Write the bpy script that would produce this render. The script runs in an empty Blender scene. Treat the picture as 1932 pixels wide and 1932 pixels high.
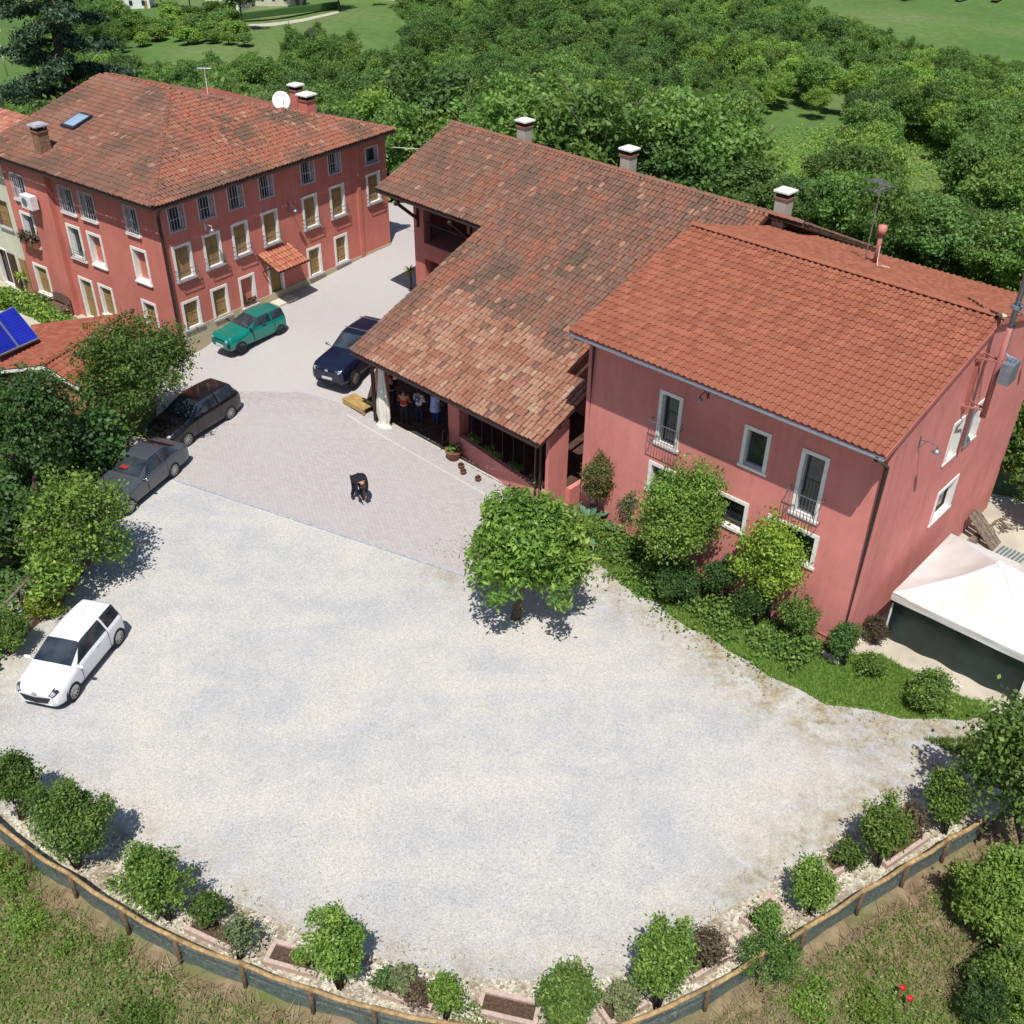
import bpy, bmesh, math, random
import numpy as np
from mathutils import Vector, Matrix, noise
random.seed(7)
PI = math.pi
SC = bpy.context.scene
COL = SC.collection
# ------------------------------------------------------------------ camera
PITCH, ROLL, FU, CH = math.radians(35.26), math.radians(-0.89), 1980.0, 23.2
_cp, _sp, _cr, _sr = math.cos(PITCH), math.sin(PITCH), math.cos(ROLL), math.sin(ROLL)
_r = Vector((1, 0, 0)); _d = Vector((0, -_sp, -_cp)); _f = Vector((0, _cp, -_sp))
CX = _cr*_r + _sr*_d; CD = -_sr*_r + _cr*_d
cam = bpy.data.cameras.new('camera'); camo = bpy.data.objects.new('camera', cam); COL.objects.link(camo)
camo.matrix_world = Matrix(((CX.x, -CD.x, -_f.x, 0), (CX.y, -CD.y, -_f.y, 0), (CX.z, -CD.z, -_f.z, CH), (0, 0, 0, 1)))
cam.sensor_width = 36; cam.lens = 36*FU/1932.0; cam.clip_start = .5; cam.clip_end = 4000
SC.camera = camo
# ------------------------------------------------------------------ sky, sun, exposure
SUNV = Vector((.03, .52, -1)).normalized()
SUN_EL = math.asin(-SUNV.z)
w = bpy.data.worlds.new('World'); SC.world = w; w.use_nodes = True
nt = w.node_tree; nt.nodes.clear()
sk = nt.nodes.new('ShaderNodeTexSky'); sk.sky_type = 'NISHITA'; sk.sun_disc = False
sk.sun_elevation = SUN_EL; sk.sun_rotation = math.radians(190); sk.air_density = 1.0; sk.dust_density = .6
bg = nt.nodes.new('ShaderNodeBackground'); bg.inputs[1].default_value = .082
wo = nt.nodes.new('ShaderNodeOutputWorld'); nt.links.new(sk.outputs[0], bg.inputs[0]); nt.links.new(bg.outputs[0], wo.inputs[0])
sl = bpy.data.lights.new('sun', 'SUN'); sl.energy = 4.4; sl.angle = math.radians(.5); sl.color = (1, .96, .9)
so = bpy.data.objects.new('sun', sl); COL.objects.link(so); so.rotation_mode = 'QUATERNION'; so.rotation_quaternion = (-SUNV).to_track_quat('Z', 'Y'); so.location = (0, 0, 60)
SC.view_settings.view_transform = 'Standard'; SC.view_settings.look = 'None'; SC.view_settings.exposure = 0.25; SC.view_settings.gamma = 1
SC.view_settings.use_curve_mapping = False
SC.render.engine = 'CYCLES'
SC.cycles.max_bounces = 5; SC.cycles.diffuse_bounces = 3; SC.cycles.glossy_bounces = 2; SC.cycles.transmission_bounces = 3; SC.cycles.transparent_max_bounces = 6

# ------------------------------------------------------------------ ground height and pixel -> place helpers
def smooth(t):
    t = max(0., min(1., t)); return t*t*(3-2*t)
PLAT = [(-13.6, 17.8), (-12.4, 16.9), (-10.9, 16.0), (-9.3, 15.05), (-7.8, 14.3), (-6.1, 13.65), (-4.4, 13.05), (-2.9, 12.62), (-1.1, 12.3), (1, 12.1), (3, 12.33), (4.65, 13.2),
        (5.5, 13.75), (7, 14.62), (8.8, 15.75), (10.15, 16.55), (11.45, 17.35), (12.9, 18.3), (15.5, 19.5), (20, 22.5), (27, 31), (27, 48), (14, 60), (-7, 64), (-26, 68), (-42, 64), (-42, 46), (-30, 40), (-22, 34), (-19, 27), (-17.6, 21.5), (-15.5, 18.8)]
PA = np.array(PLAT); PB = np.roll(PA, -1, axis=0)
def platdist(x, y):
    """signed distance arrays: >0 outside the plateau"""
    x = np.asarray(x, float); y = np.asarray(y, float)
    P = np.stack([x, y], -1)[..., None, :]; d = PB-PA
    t = np.clip(((P-PA)*d).sum(-1)/(d*d).sum(-1), 0, 1)
    dist = np.sqrt((((PA+t[..., None]*d)-P)**2).sum(-1)).min(-1)
    px, py = x[..., None], y[..., None]
    c = ((PA[:, 1] > py) != (PB[:, 1] > py)) & (px < (PB[:, 0]-PA[:, 0])*(py-PA[:, 1])/(PB[:, 1]-PA[:, 1]+1e-12)+PA[:, 0])
    inside = c.sum(-1) % 2 == 1
    return np.where(inside, -dist, dist)
def base_h(x, y):
    x = np.asarray(x, float); y = np.asarray(y, float)
    s = lambda t: np.clip(t, 0, 1)**2*(3-2*np.clip(t, 0, 1))
    road = s((x+15.8)/3.2)             # terrace left of the farmhouse stays low
    return road*(.88*s((y-38.5)/8.5)+.35*s((y-50)/6))
def hh_a(x, y):
    d = platdist(x, y); o = np.maximum(d, 0)
    b = base_h(x, y)
    fall = 34*(1-np.exp(-o/72.))
    bump = np.where(o > 5, 1.0, o/5)*(.5*np.sin(np.asarray(x)*.09+1.3)*np.cos(np.asarray(y)*.07))
    far = np.maximum(np.asarray(y)-330, 0)*.02
    return b-fall+bump*np.minimum(o/10, 3)+far
def hh(x, y): return float(hh_a(np.array([x]), np.array([y]))[0])
def raydir(u, v): return CX*((u-966)/FU)+CD*((v-966)/FU)+_f
def at(u, v, z=None):
    q = raydir(u, v)
    if z is not None: return Vector((0, 0, CH))+q*((z-CH)/q.z)
    z = 0.
    for i in range(12):
        p = Vector((0, 0, CH))+q*((z-CH)/q.z); z = .5*z+.5*hh(p.x, p.y)
    return Vector((p.x, p.y, hh(p.x, p.y)))

# ------------------------------------------------------------------ materials
def srgb(r, g, b):
    f = lambda c: (c/255/12.92) if c/255 <= .04045 else ((c/255+.055)/1.055)**2.4
    return (f(r), f(g), f(b), 1)
MATS = {}
class N:
    def __init__(s, name, rough=.8, spec=.3, metal=0.):
        s.m = bpy.data.materials.new(name); s.m.use_nodes = True; s.t = s.m.node_tree
        s.b = s.t.nodes['Principled BSDF']; s.b.inputs['Roughness'].default_value = rough; s.b.inputs['Specular IOR Level'].default_value = spec
        s.b.inputs['Metallic'].default_value = metal; MATS[name] = s.m
        s.geo = None
    def n(s, ty, **k):
        q = s.t.nodes.new(ty)
        for a, v in k.items(): setattr(q, a, v)
        return q
    def l(s, a, b): s.t.links.new(a, b)
    def pos(s):
        if not s.geo: s.geo = s.n('ShaderNodeNewGeometry')
        return s.geo.outputs['Position']
    def noise(s, scale, detail=4, rough=.6, vec=None, dist=0):
        q = s.n('ShaderNodeTexNoise'); q.inputs['Scale'].default_value = scale; q.inputs['Detail'].default_value = detail; q.inputs['Roughness'].default_value = rough; q.inputs['Distortion'].default_value = dist
        s.l(vec or s.pos(), q.inputs['Vector']); return q.outputs['Fac']
    def ramp(s, fac, stops):
        q = s.n('ShaderNodeValToRGB'); e = q.color_ramp.elements
        while len(e) < len(stops): e.new(.5)
        for i, (p, c) in enumerate(stops): e[i].position = p; e[i].color = c if len(c) == 4 else (*c, 1)
        s.l(fac, q.inputs[0]); return q.outputs[0]
    def mix(s, fac, a, b, mode='MIX'):
        q = s.n('ShaderNodeMix', data_type='RGBA', blend_type=mode)
        for i, v in ((0, fac), (6, a), (7, b)):
            if isinstance(v, (int, float)): q.inputs[i].default_value = v
            elif isinstance(v, tuple): q.inputs[i].default_value = v
            else: s.l(v, q.inputs[i])
        return q.outputs[2]
    def attr(s, name, out='Fac'): q = s.n('ShaderNodeAttribute', attribute_name=name); return q.outputs[out]
    def col(s, v):
        if isinstance(v, tuple): s.b.inputs['Base Color'].default_value = v
        else: s.l(v, s.b.inputs['Base Color'])
        return s
    def bump(s, h, st=.3, dist=.02):
        q = s.n('ShaderNodeBump'); q.inputs['Strength'].default_value = st; q.inputs['Distance'].default_value = dist; s.l(h, q.inputs['Height']); s.l(q.outputs[0], s.b.inputs['Normal']); return s
def flat(name, c, rough=.7, spec=.3, metal=0., var=.12, scale=6., bump=0.):
    n = N(name, rough, spec, metal); k = n.noise(scale, 5)
    dk = tuple(x*(1-var*1.6) for x in c[:3])+(1,); lt = tuple(min(1, x*(1+var)) for x in c[:3])+(1,)
    n.col(n.ramp(k, [(.3, dk), (.7, lt)]))
    if bump: n.bump(n.noise(scale*6, 4), bump, .01)
    return n.m
def stucco(name, c, dirt=.25):
    n = N(name, .9, .15); c = tuple(k*.88 for k in c[:3])
    a = n.noise(.55, 6, .65); b = n.noise(7, 5); g = n.noise(60, 3)
    base = n.ramp(a, [(.28, tuple(x*(1-dirt) for x in c[:3])), (.5, c[:3]), (.75, tuple(min(1, x*1.1+.012) for x in c[:3]))])
    sc = n.n('ShaderNodeMapping'); sc.inputs['Scale'].default_value = (1.6, 1.6, .16); n.l(n.pos(), sc.inputs[0])
    st = n.noise(1.2, 5, .7, sc.outputs[0])
    base = n.mix(n.ramp(st, [(.50, (0, 0, 0)), (.72, (.5, .5, .5))]), base, tuple(x*.68 for x in c[:3])+(1,))
    base = n.mix(n.ramp(b, [(.35, (.12,)*3), (.65, (0,)*3)]), base, tuple(min(1, x*1.3+.02) for x in c[:3])+(1,))
    z_ = n.n('ShaderNodeSeparateXYZ'); n.l(n.pos(), z_.inputs[0]); mz = n.n('ShaderNodeMapRange'); n.l(z_.outputs[2], mz.inputs[0]); mz.inputs[1].default_value = 1.9; mz.inputs[2].default_value = .1
    base = n.mix(n.mix(1., mz.outputs[0], n.ramp(n.noise(2.4, 6, .75), [(.42, (0,)*3), (.62, (.55,)*3)]), 'MULTIPLY'), base, tuple(x*.6+.05 for x in c[:3])+(1,))
    base = n.mix(n.ramp(n.noise(.35, 5, .7), [(.55, (0,)*3), (.62, (.22,)*3)]), base, tuple(min(1, x*1.2+.05) for x in c[:3])+(1,))
    n.col(base); n.bump(g, .25, .006); return n.m
stucco('red_plaster_right', (.70, .255, .225, 1), .18)
stucco('red_plaster_left', (.60, .20, .155, 1), .16)
stucco('red_plaster_barn', (.54, .18, .15, 1), .18)
stucco('cream_plaster', (.66, .64, .50, 1), .15)
stucco('plinth_cement', (.50, .43, .29, 1), .2)
stucco('white_plaster', (.70, .69, .66, 1), .1)
stucco('chimney_cement', (.42, .38, .33, 1), .3)
flat('white_stone', (.78, .76, .71, 1), .7, var=.08, bump=.1)
flat('brick_brown', (.27, .155, .095, 1), .9, var=.3, scale=9, bump=.3); flat('kerb_pale', (.52, .485, .46, 1), .85, var=.08); flat('grey_stone', (.40, .41, .44, 1), .8, var=.15, bump=.1)
flat('dark_interior', (.03, .028, .028, 1), .9)
flat('terracotta_dark', (.085, .045, .032, 1), .9, var=.3, scale=3)  # roof deck tone darkened to paint the shade in gaps between cover tiles
flat('wood_dark', (.07, .032, .02, 1), .7, var=.3)
flat('copper_brown', (.05, .028, .025, 1), .45, .5, .3)
flat('gutter_grey', (.35, .36, .40, 1), .35, .5, .7)
flat('iron_grey', (.16, .17, .20, 1), .5, .5, .4)
flat('iron_dark', (.03, .032, .045, 1), .5, .5, .3)
flat('grille_pale', (.60, .61, .65, 1), .5, .4, .2)
flat('curtain', (.55, .55, .55, 1), .9)
flat('galvanised', (.30, .34, .40, 1), .45, .5, .6, bump=.05)
flat('red_paint', (.40, .14, .12, 1), .55)
flat('white_paint', (.80, .80, .80, 1), .4, .5)
flat('plastic_white', (.74, .75, .76, 1), .4, .5)
flat('fence_pole', (.40, .265, .125, 1), .75, var=.3, scale=9, bump=.3)
flat('fence_post', (.13, .085, .05, 1), .85, var=.3, scale=9, bump=.3)
flat('weathered_wood', (.20, .155, .12, 1), .85, var=.35, scale=8, bump=.3)
flat('bench_wood', (.16, .10, .075, 1), .8, var=.3, scale=8)
flat('pallet_wood', (.42, .28, .10, 1), .75, var=.2)
flat('planter_concrete', (.50, .38, .32, 1), .85, var=.14, scale=12, bump=.2)
flat('soil', (.10, .062, .04, 1), .95, var=.4, scale=18, bump=.6)
flat('terracotta_pot', (.27, .12, .075, 1), .8, var=.25)
flat('bark', (.11, .085, .065, 1), .9, var=.35, scale=8, bump=.5)
flat('concrete_pale', (.48, .44, .35, 1), .9, var=.14, scale=.8, bump=.15)
flat('tarp_dark', (.010, .030, .030, 1), .42, .5, var=.3, scale=1.5)
flat('agave_leaf', (.11, .20, .12, 1), .55, .4, var=.25, scale=5)
flat('solar_blue', (.012, .02, .30, 1), .18, .6, var=.2, scale=1)
flat('sleeper', (.16, .10, .085, 1), .9, var=.3, scale=10, bump=.4)
flat('dish_white', (.82, .82, .82, 1), .35)
flat('rubber', (.018, .018, .02, 1), .8)
flat('rim_silver', (.45, .45, .46, 1), .3, .5, .8)
flat('black_plastic', (.02, .02, .024, 1), .5)
flat('chrome', (.65, .66, .7, 1), .15, .5, 1.)
flat('plate_white', (.6, .6, .62, 1), .5)
flat('lamp_red', (.35, .015, .015, 1), .3, .5)
flat('lamp_clear', (.55, .58, .65, 1), .12, .6, .4)
flat('skin', (.42, .22, .14, 1), .6)
flat('hair_brown', (.035, .018, .010, 1), .7)
flat('cloth_black', (.013, .013, .019, 1), .85)
flat('cloth_navy', (.012, .016, .05, 1), .85)
flat('cloth_red', (.33, .03, .022, 1), .85)
flat('cloth_white', (.60, .62, .70, 1), .85)
flat('cloth_blue', (.03, .045, .22, 1), .85)
flat('cloth_pale_blue', (.40, .46, .80, 1), .85)
flat('curtain_cream', (.72, .70, .60, 1), .85, var=.06)
flat('flower_red', (.5, .02, .03, 1), .7)
flat('flower_pink', (.75, .30, .38, 1), .7)
flat('stone_pale', (.62, .58, .47, 1), .85, var=.25, scale=20)
flat('steel_blue', (.25, .33, .40, 1), .4, .5, .5)
flat('mortar_pale', (.55, .46, .28, 1), .9)
for nm, c in (('paint_white', (.78, .79, .82, 1)), ('paint_green', (.0, .20, .155, 1)), ('paint_navy', (.006, .009, .03, 1)), ('paint_grey', (.075, .082, .10, 1)), ('paint_black', (.010, .0085, .010, 1))):
    n = N(nm, .3, .5, .15 if nm != 'paint_white' else 0); n.col(n.ramp(n.noise(14, 6), [(.3, tuple(x*.92 for x in c[:3])), (.7, tuple(min(1, x*1.04) for x in c[:3]))]))
    n.b.inputs['Coat Weight'].default_value = .7; n.b.inputs['Coat Roughness'].default_value = .06
n = N('car_glass', .05, .9); n.col(n.ramp(n.noise(1.6, 2), [(.35, (.012, .018, .026)), (.7, (.05, .06, .07))])); n.b.inputs['Coat Weight'].default_value = .6; n.b.inputs['Coat Roughness'].default_value = .03  # lighter bluish mottle paints a sky reflection into the glass colour
n = N('window_glass', .08, .6); n.col(n.ramp(n.noise(2.2, 4), [(.35, (.012, .014, .016)), (.7, (.05, .055, .06))]))
n = N('shutter_wood', .65, .3)
mp = n.n('ShaderNodeMapping'); mp.inputs['Scale'].default_value = (14, 14, 1.2); n.l(n.pos(), mp.inputs[0])
n.col(n.ramp(n.noise(1, 5, .7, mp.outputs[0]), [(.3, (.20, .115, .045)), (.55, (.33, .21, .085)), (.75, (.42, .29, .13))])); n.bump(n.noise(1, 4, .6, mp.outputs[0]), .3, .01)
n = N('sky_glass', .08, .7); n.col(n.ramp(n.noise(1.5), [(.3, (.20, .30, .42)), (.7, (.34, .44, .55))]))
# white canvas: a little translucent
n = N('canvas_white', .75, .2); n.col(n.ramp(n.noise(.5, 5), [(.35, (.56, .53, .47)), (.6, (.64, .635, .62))])); n.bump(n.noise(2.2, 3), .25, .05)
# fence netting
n = N('shade_net', .7, .2); n.col(n.ramp(n.noise(5), [(.3, (.07, .105, .11)), (.7, (.16, .22, .22))]))
tr = n.n('ShaderNodeBsdfTransparent'); mx = n.n('ShaderNodeMixShader'); wv = n.n('ShaderNodeTexNoise'); wv.inputs['Scale'].default_value = 26; n.l(n.pos(), wv.inputs['Vector'])
rr = n.ramp(wv.outputs['Fac'], [(.40, (.42, .42, .42)), (.62, (.85, .85, .85))]); n.l(rr, mx.inputs[0]); n.l(tr.outputs[0], mx.inputs[1]); n.l(n.b.outputs[0], mx.inputs[2]); n.l(mx.outputs[0], n.t.nodes['Material Output'].inputs[0])
# roof tiles: colour baked per tile as the clay's own colour
n = N('roof_tile', 1., .0); tc = n.attr('tcol', 'Color')
g1 = n.noise(12, 6, .8); g2 = n.noise(1.3, 5, .6)
tc = n.mix(1., tc, (.86, .86, .86, 1), 'MULTIPLY'); c1 = n.mix(n.ramp(g1, [(.36, (0,)*3), (.62, (.62,)*3)]), tc, (.10, .075, .06, 1)); c1 = n.mix(n.ramp(n.noise(38, 3), [(.42, (0,)*3), (.7, (.22,)*3)]), c1, (.50, .40, .30, 1))
n.col(c1); n.bump(n.noise(45, 3), .35, .006)
n = N('new_roof_tile', 1., .0); tc = n.mix(1., n.attr('tcol', 'Color'), (.86, .95, .90, 1), 'MULTIPLY'); n.col(n.mix(n.ramp(n.noise(1.6, 6, .75), [(.4, (0,)*3), (.75, (.22,)*3)]), tc, (.22, .08, .05, 1))); n.bump(n.noise(50, 3), .12, .002)
# leaves
def leafmat(name, c0, c1, c2, trans=.35, rough=.5):
    n = N(name, rough, .3); o = n.n('ShaderNodeObjectInfo')
    k = n.attr('rnd')
    base = n.ramp(k, [(.0, c0), (.5, c1), (1., c2)])
    m2 = n.n('ShaderNodeHueSaturation'); n.l(base, m2.inputs['Color'])
    mr = n.n('ShaderNodeMapRange'); n.l(o.outputs['Random'], mr.inputs[0]); mr.inputs[3].default_value = .72; mr.inputs[4].default_value = 1.28; n.l(mr.outputs[0], m2.inputs['Value'])
    mr2 = n.n('ShaderNodeMapRange'); n.l(n.noise(.25, 2), mr2.inputs[0]); mr2.inputs[1].default_value = .3; mr2.inputs[2].default_value = .7; mr2.inputs[3].default_value = .485; mr2.inputs[4].default_value = .515; n.l(mr2.outputs[0], m2.inputs['Hue'])
    n.l(m2.outputs[0], n.b.inputs['Base Color'])
    t = n.n('ShaderNodeBsdfTranslucent'); n.l(n.mix(1., m2.outputs[0], (1.2, 1.35, .5, 1), 'MULTIPLY'), t.inputs[0])
    mx = n.n('ShaderNodeMixShader'); mx.inputs[0].default_value = trans; n.l(n.b.outputs[0], mx.inputs[1]); n.l(t.outputs[0], mx.inputs[2]); n.l(mx.outputs[0], n.t.nodes['Material Output'].inputs[0])
    return n.m
leafmat('leaf_bright', (.065, .125, .026), (.155, .26, .045), (.29, .40, .09))
leafmat('leaf_mid', (.055, .115, .026), (.125, .215, .045), (.23, .32, .08))
leafmat('leaf_dark', (.045, .10, .03), (.075, .15, .042), (.13, .22, .06))
leafmat('leaf_yellow', (.17, .24, .03), (.27, .34, .045), (.42, .46, .09))
leafmat('leaf_forest', (.09, .17, .045), (.15, .255, .065), (.23, .34, .09), .4)
leafmat('leaf_forest_dark', (.075, .15, .045), (.115, .21, .06), (.17, .27, .08), .4)
leafmat('leaf_forest_light', (.15, .25, .045), (.22, .34, .07), (.30, .42, .10), .4)
leafmat('leaf_silver', (.10, .13, .09), (.16, .19, .14), (.24, .27, .2), .2)
leafmat('leaf_conifer', (.022, .048, .028), (.038, .075, .038), (.07, .12, .055), .1)
leafmat('leaf_brown', (.06, .045, .03), (.11, .08, .05), (.17, .13, .08), .2)
leafmat('leaf_red', (.06, .11, .03), (.12, .17, .045), (.26, .12, .07), .25)
leafmat('grass_blade', (.12, .22, .035), (.19, .31, .055), (.30, .36, .12), .45)
leafmat('grass_dry', (.22, .19, .09), (.34, .28, .15), (.48, .40, .25), .2)
leafmat('leaf_lime', (.13, .21, .028), (.21, .31, .042), (.33, .41, .08))
leafmat('leaf_olive', (.12, .16, .07), (.18, .22, .10), (.25, .28, .14), .25)
# gravel
n = N('gravel', .95, .1)
big = n.noise(.17, 5, .6, dist=.8); midn = n.noise(.8, 6, .65)
mp = n.n('ShaderNodeMapping'); mp.inputs['Rotation'].default_value = (0, 0, math.radians(-38)); mp.inputs['Scale'].default_value = (.10, .62, 1); n.l(n.pos(), mp.inputs[0]); lane = n.noise(1., 3, .5, mp.outputs[0], .4)
vo = n.n('ShaderNodeTexVoronoi'); vo.inputs['Scale'].default_value = 24; n.l(n.pos(), vo.inputs['Vector'])
vo2 = n.n('ShaderNodeTexVoronoi'); vo2.inputs['Scale'].default_value = 52; n.l(n.pos(), vo2.inputs['Vector'])
c = n.ramp(big, [(.36, (.40, .405, .43)), (.5, (.46, .46, .46)), (.66, (.53, .51, .46))])
c = n.mix(.4, c, n.ramp(midn, [(.35, (.38, .395, .43)), (.65, (.57, .545, .49))]))
c = n.mix(n.ramp(lane, [(.50, (0,)*3), (.68, (.5,)*3)]), c, (.56, .535, .485, 1))
sep = n.n('ShaderNodeSeparateColor'); n.l(vo.outputs['Color'], sep.inputs[0]); sep2 = n.n('ShaderNodeSeparateColor'); n.l(vo2.outputs['Color'], sep2.inputs[0])
c = n.mix(.28, c, n.ramp(sep.outputs[0], [(0, (.50,)*3), (.5, (1.,)*3), (1, (1.4,)*3)]), 'MULTIPLY')
c = n.mix(.30, c, n.ramp(sep2.outputs[0], [(0, (.50,)*3), (.5, (1.,)*3), (1, (1.4,)*3)]), 'MULTIPLY')
dirt = n.mix(1., n.attr('edge'), n.ramp(n.noise(1.3, 6, .75), [(.40, (0,)*3), (.6, (1.,)*3)]), 'MULTIPLY')
c = n.mix(dirt, c, n.ramp(n.noise(4, 5, .7), [(.35, (.20, .16, .10)), (.65, (.42, .36, .25))]))
n.col(n.mix(1., c, (.99, .975, .945, 1), 'MULTIPLY')); n.bump(vo.outputs['Distance'], .4, .025)
n = N('cobble_strip', .95, .1); vo = n.n('ShaderNodeTexVoronoi'); vo.inputs['Scale'].default_value = 12; n.l(n.pos(), vo.inputs['Vector'])
sep = n.n('ShaderNodeSeparateColor'); n.l(vo.outputs['Color'], sep.inputs[0])
n.col(n.mix(n.ramp(n.noise(1.2, 5), [(.45, (0,)*3), (.6, (.7,)*3)]), n.ramp(sep.outputs[0], [(0, (.26, .21, .15)), (.5, (.48, .44, .34)), (1, (.66, .62, .52))]), (.24, .18, .12, 1))); n.bump(vo.outputs['Distance'], .8, .04)
# paving
n = N('paving_bed', .95, .1); n.col(n.ramp(n.noise(6, 4), [(.3, (.36, .34, .325)), (.7, (.41, .385, .37))]))
n = N('paver', .9, .15); tc = n.attr('tcol', 'Color')
n.col(n.mix(n.ramp(n.noise(.35, 5), [(.4, (.25,)*3), (.7, (.8,)*3)]), tc, (.425, .405, .395, 1))); n.bump(n.noise(60, 3), .2, .004)
n = N('paver_road', .9, .15)
br = n.n('ShaderNodeTexBrick'); br.inputs['Scale'].default_value = 1; br.inputs['Brick Width'].default_value = .21; br.inputs['Row Height'].default_value = .105; br.inputs['Mortar Size'].default_value = .008
mp = n.n('ShaderNodeMapping'); mp.inputs['Rotation'].default_value = (0, 0, math.radians(26)); n.l(n.pos(), mp.inputs[0]); n.l(mp.outputs[0], br.inputs['Vector'])
br.inputs['Color1'].default_value = (.415, .385, .375, 1); br.inputs['Color2'].default_value = (.44, .415, .405, 1); br.inputs['Mortar'].default_value = (.40, .375, .36, 1)
n.col(n.mix(n.ramp(n.noise(.25, 6), [(.35, (0,)*3), (.65, (.75,)*3)]), br.outputs[0], (.43, .41, .395, 1))); n.bump(n.noise(30), .2, .01)
# terrain: dry and green grass, forest floor
n = N('terrain', .95, .1)
a = n.noise(.22, 6, .65); b = n.noise(1.4, 6, .7); c = n.noise(14, 4, .7)
c1 = n.ramp(a, [(.36, (.22, .17, .10)), (.45, (.15, .17, .06)), (.53, (.09, .17, .04))])
c1 = n.mix(.5, c1, n.ramp(b, [(.35, (.26, .20, .13)), (.5, (.14, .155, .055)), (.68, (.06, .115, .025))]))
c1 = n.mix(n.ramp(c, [(.3, (.45,)*3), (.6, (0,)*3)]), c1, (.07, .06, .03, 1))
sp = n.n('ShaderNodeSeparateXYZ'); n.l(n.pos(), sp.inputs[0])
mr = n.n('ShaderNodeMapRange'); n.l(sp.outputs[1], mr.inputs[0]); mr.inputs[1].default_value = 50; mr.inputs[2].default_value = 75
far = n.ramp(n.noise(.02, 6, .6), [(.35, (.085, .16, .045)), (.5, (.12, .195, .055)), (.66, (.17, .21, .085))])
far = n.mix(n.ramp(n.noise(.5, 6, .75), [(.4, (0,)*3), (.6, (.5,)*3)]), far, (.06, .115, .03, 1))
c1 = n.mix(n.mix(1., n.attr('edge'), n.ramp(n.noise(.9, 5), [(.3, (.5,)*3), (.55, (1,)*3)]), 'MULTIPLY'), c1, n.ramp(n.noise(3., 6), [(.35, (.16, .105, .07)), (.65, (.30, .22, .14))]))
n.col(n.mix(mr.outputs[0], c1, far)); n.bump(n.noise(5, 5), .6, .1)
n = N('verge_ground', .95, .1); n.col(n.ramp(n.noise(3, 5), [(.3, (.08, .15, .03)), (.6, (.12, .21, .045))]))
def M(n): return MATS[n]

# ------------------------------------------------------------------ mesh helpers
class MB:
    def __init__(s): s.v = []; s.f = []
    def add(s, vs, fs):
        o = len(s.v); s.v += [tuple(p) for p in vs]; s.f += [tuple(i+o for i in f) for f in fs]
    def box(s, x0, x1, y0, y1, z0, z1, fn=None):
        vs = [(x, y, z) for z in (z0, z1) for y in (y0, y1) for x in (x0, x1)]
        if fn: vs = [fn(*p) for p in vs]
        s.add(vs, [(0, 2, 3, 1), (4, 5, 7, 6), (0, 1, 5, 4), (2, 6, 7, 3), (0, 4, 6, 2), (1, 3, 7, 5)])
    def beam(s, p, q, w, h=None, up=(0, 0, 1)):
        h = h or w; p = Vector(p); q = Vector(q); d = (q-p).normalized(); u = Vector(up)
        if abs(d.dot(u)) > .98: u = Vector((1, 0, 0))
        x = d.cross(u).normalized(); y = x.cross(d)
        vs = [a+x*(i*w/2)+y*(j*h/2) for a in (p, q) for j in (-1, 1) for i in (-1, 1)]
        s.add(vs, [(0, 1, 3, 2), (4, 6, 7, 5), (0, 4, 5, 1), (2, 3, 7, 6), (0, 2, 6, 4), (1, 5, 7, 3)])
    def tube(s, pts, r, n=8, cap=True):
        pts = [Vector(p) for p in pts]; rs = r if isinstance(r, (list, tuple)) else [r]*len(pts)
        o = len(s.v); ref = None
        for i, p in enumerate(pts):
            d = (pts[min(i+1, len(pts)-1)]-pts[max(i-1, 0)]).normalized()
            if ref is None: ref = Vector((0, 0, 1)) if abs(d.z) < .9 else Vector((1, 0, 0))
            x = d.cross(ref).normalized(); y = x.cross(d); ref = -x.cross(d) if False else ref
            for k in range(n):
                a = 2*PI*k/n; s.v.append(tuple(p+(x*math.cos(a)+y*math.sin(a))*rs[i]))
        for i in range(len(pts)-1):
            for k in range(n):
                a = o+i*n+k; b = o+i*n+(k+1) % n; s.f.append((a, b, b+n, a+n))
        if cap: s.f.append(tuple(o+k for k in range(n))[::-1]); s.f.append(tuple(o+(len(pts)-1)*n+k for k in range(n)))
    def lathe(s, prof, n=16, c=(0, 0, 0)):
        o = len(s.v)
        for r, z in prof:
            for k in range(n): a = 2*PI*k/n; s.v.append((c[0]+r*math.cos(a), c[1]+r*math.sin(a), c[2]+z))
        for i in range(len(prof)-1):
            for k in range(n): a = o+i*n+k; b = o+i*n+(k+1) % n; s.f.append((a, b, b+n, a+n))
    def build(s, name, mat, parent=None, smoothf=False, mesh_only=False, **props):
        me = bpy.data.meshes.new(name); me.from_pydata(s.v, [], s.f); me.update()
        if mat: me.materials.append(M(mat) if isinstance(mat, str) else mat)
        if smoothf: me.polygons.foreach_set('use_smooth', [True]*len(me.polygons))
        if mesh_only: return me
        return link(name, me, parent, **props)
def link(name, me, parent=None, loc=None, rotz=None, **props):
    o = bpy.data.objects.new(name, me); COL.objects.link(o)
    if parent: o.parent = parent
    if loc is not None: o.location = loc
    if rotz is not None: o.rotation_euler = (0, 0, rotz)
    for k, v in props.items(): o[k] = v
    return o
def thing(name, label, cat, loc=(0, 0, 0), rotz=0, group=None):
    o = link(name, None, None, loc, rotz, label=label, category=cat)
    if group: o['group'] = group
    return o
def tag(o, label, cat, group=None):
    o['label'] = label; o['category'] = cat
    if group: o['group'] = group
    return o
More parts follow.
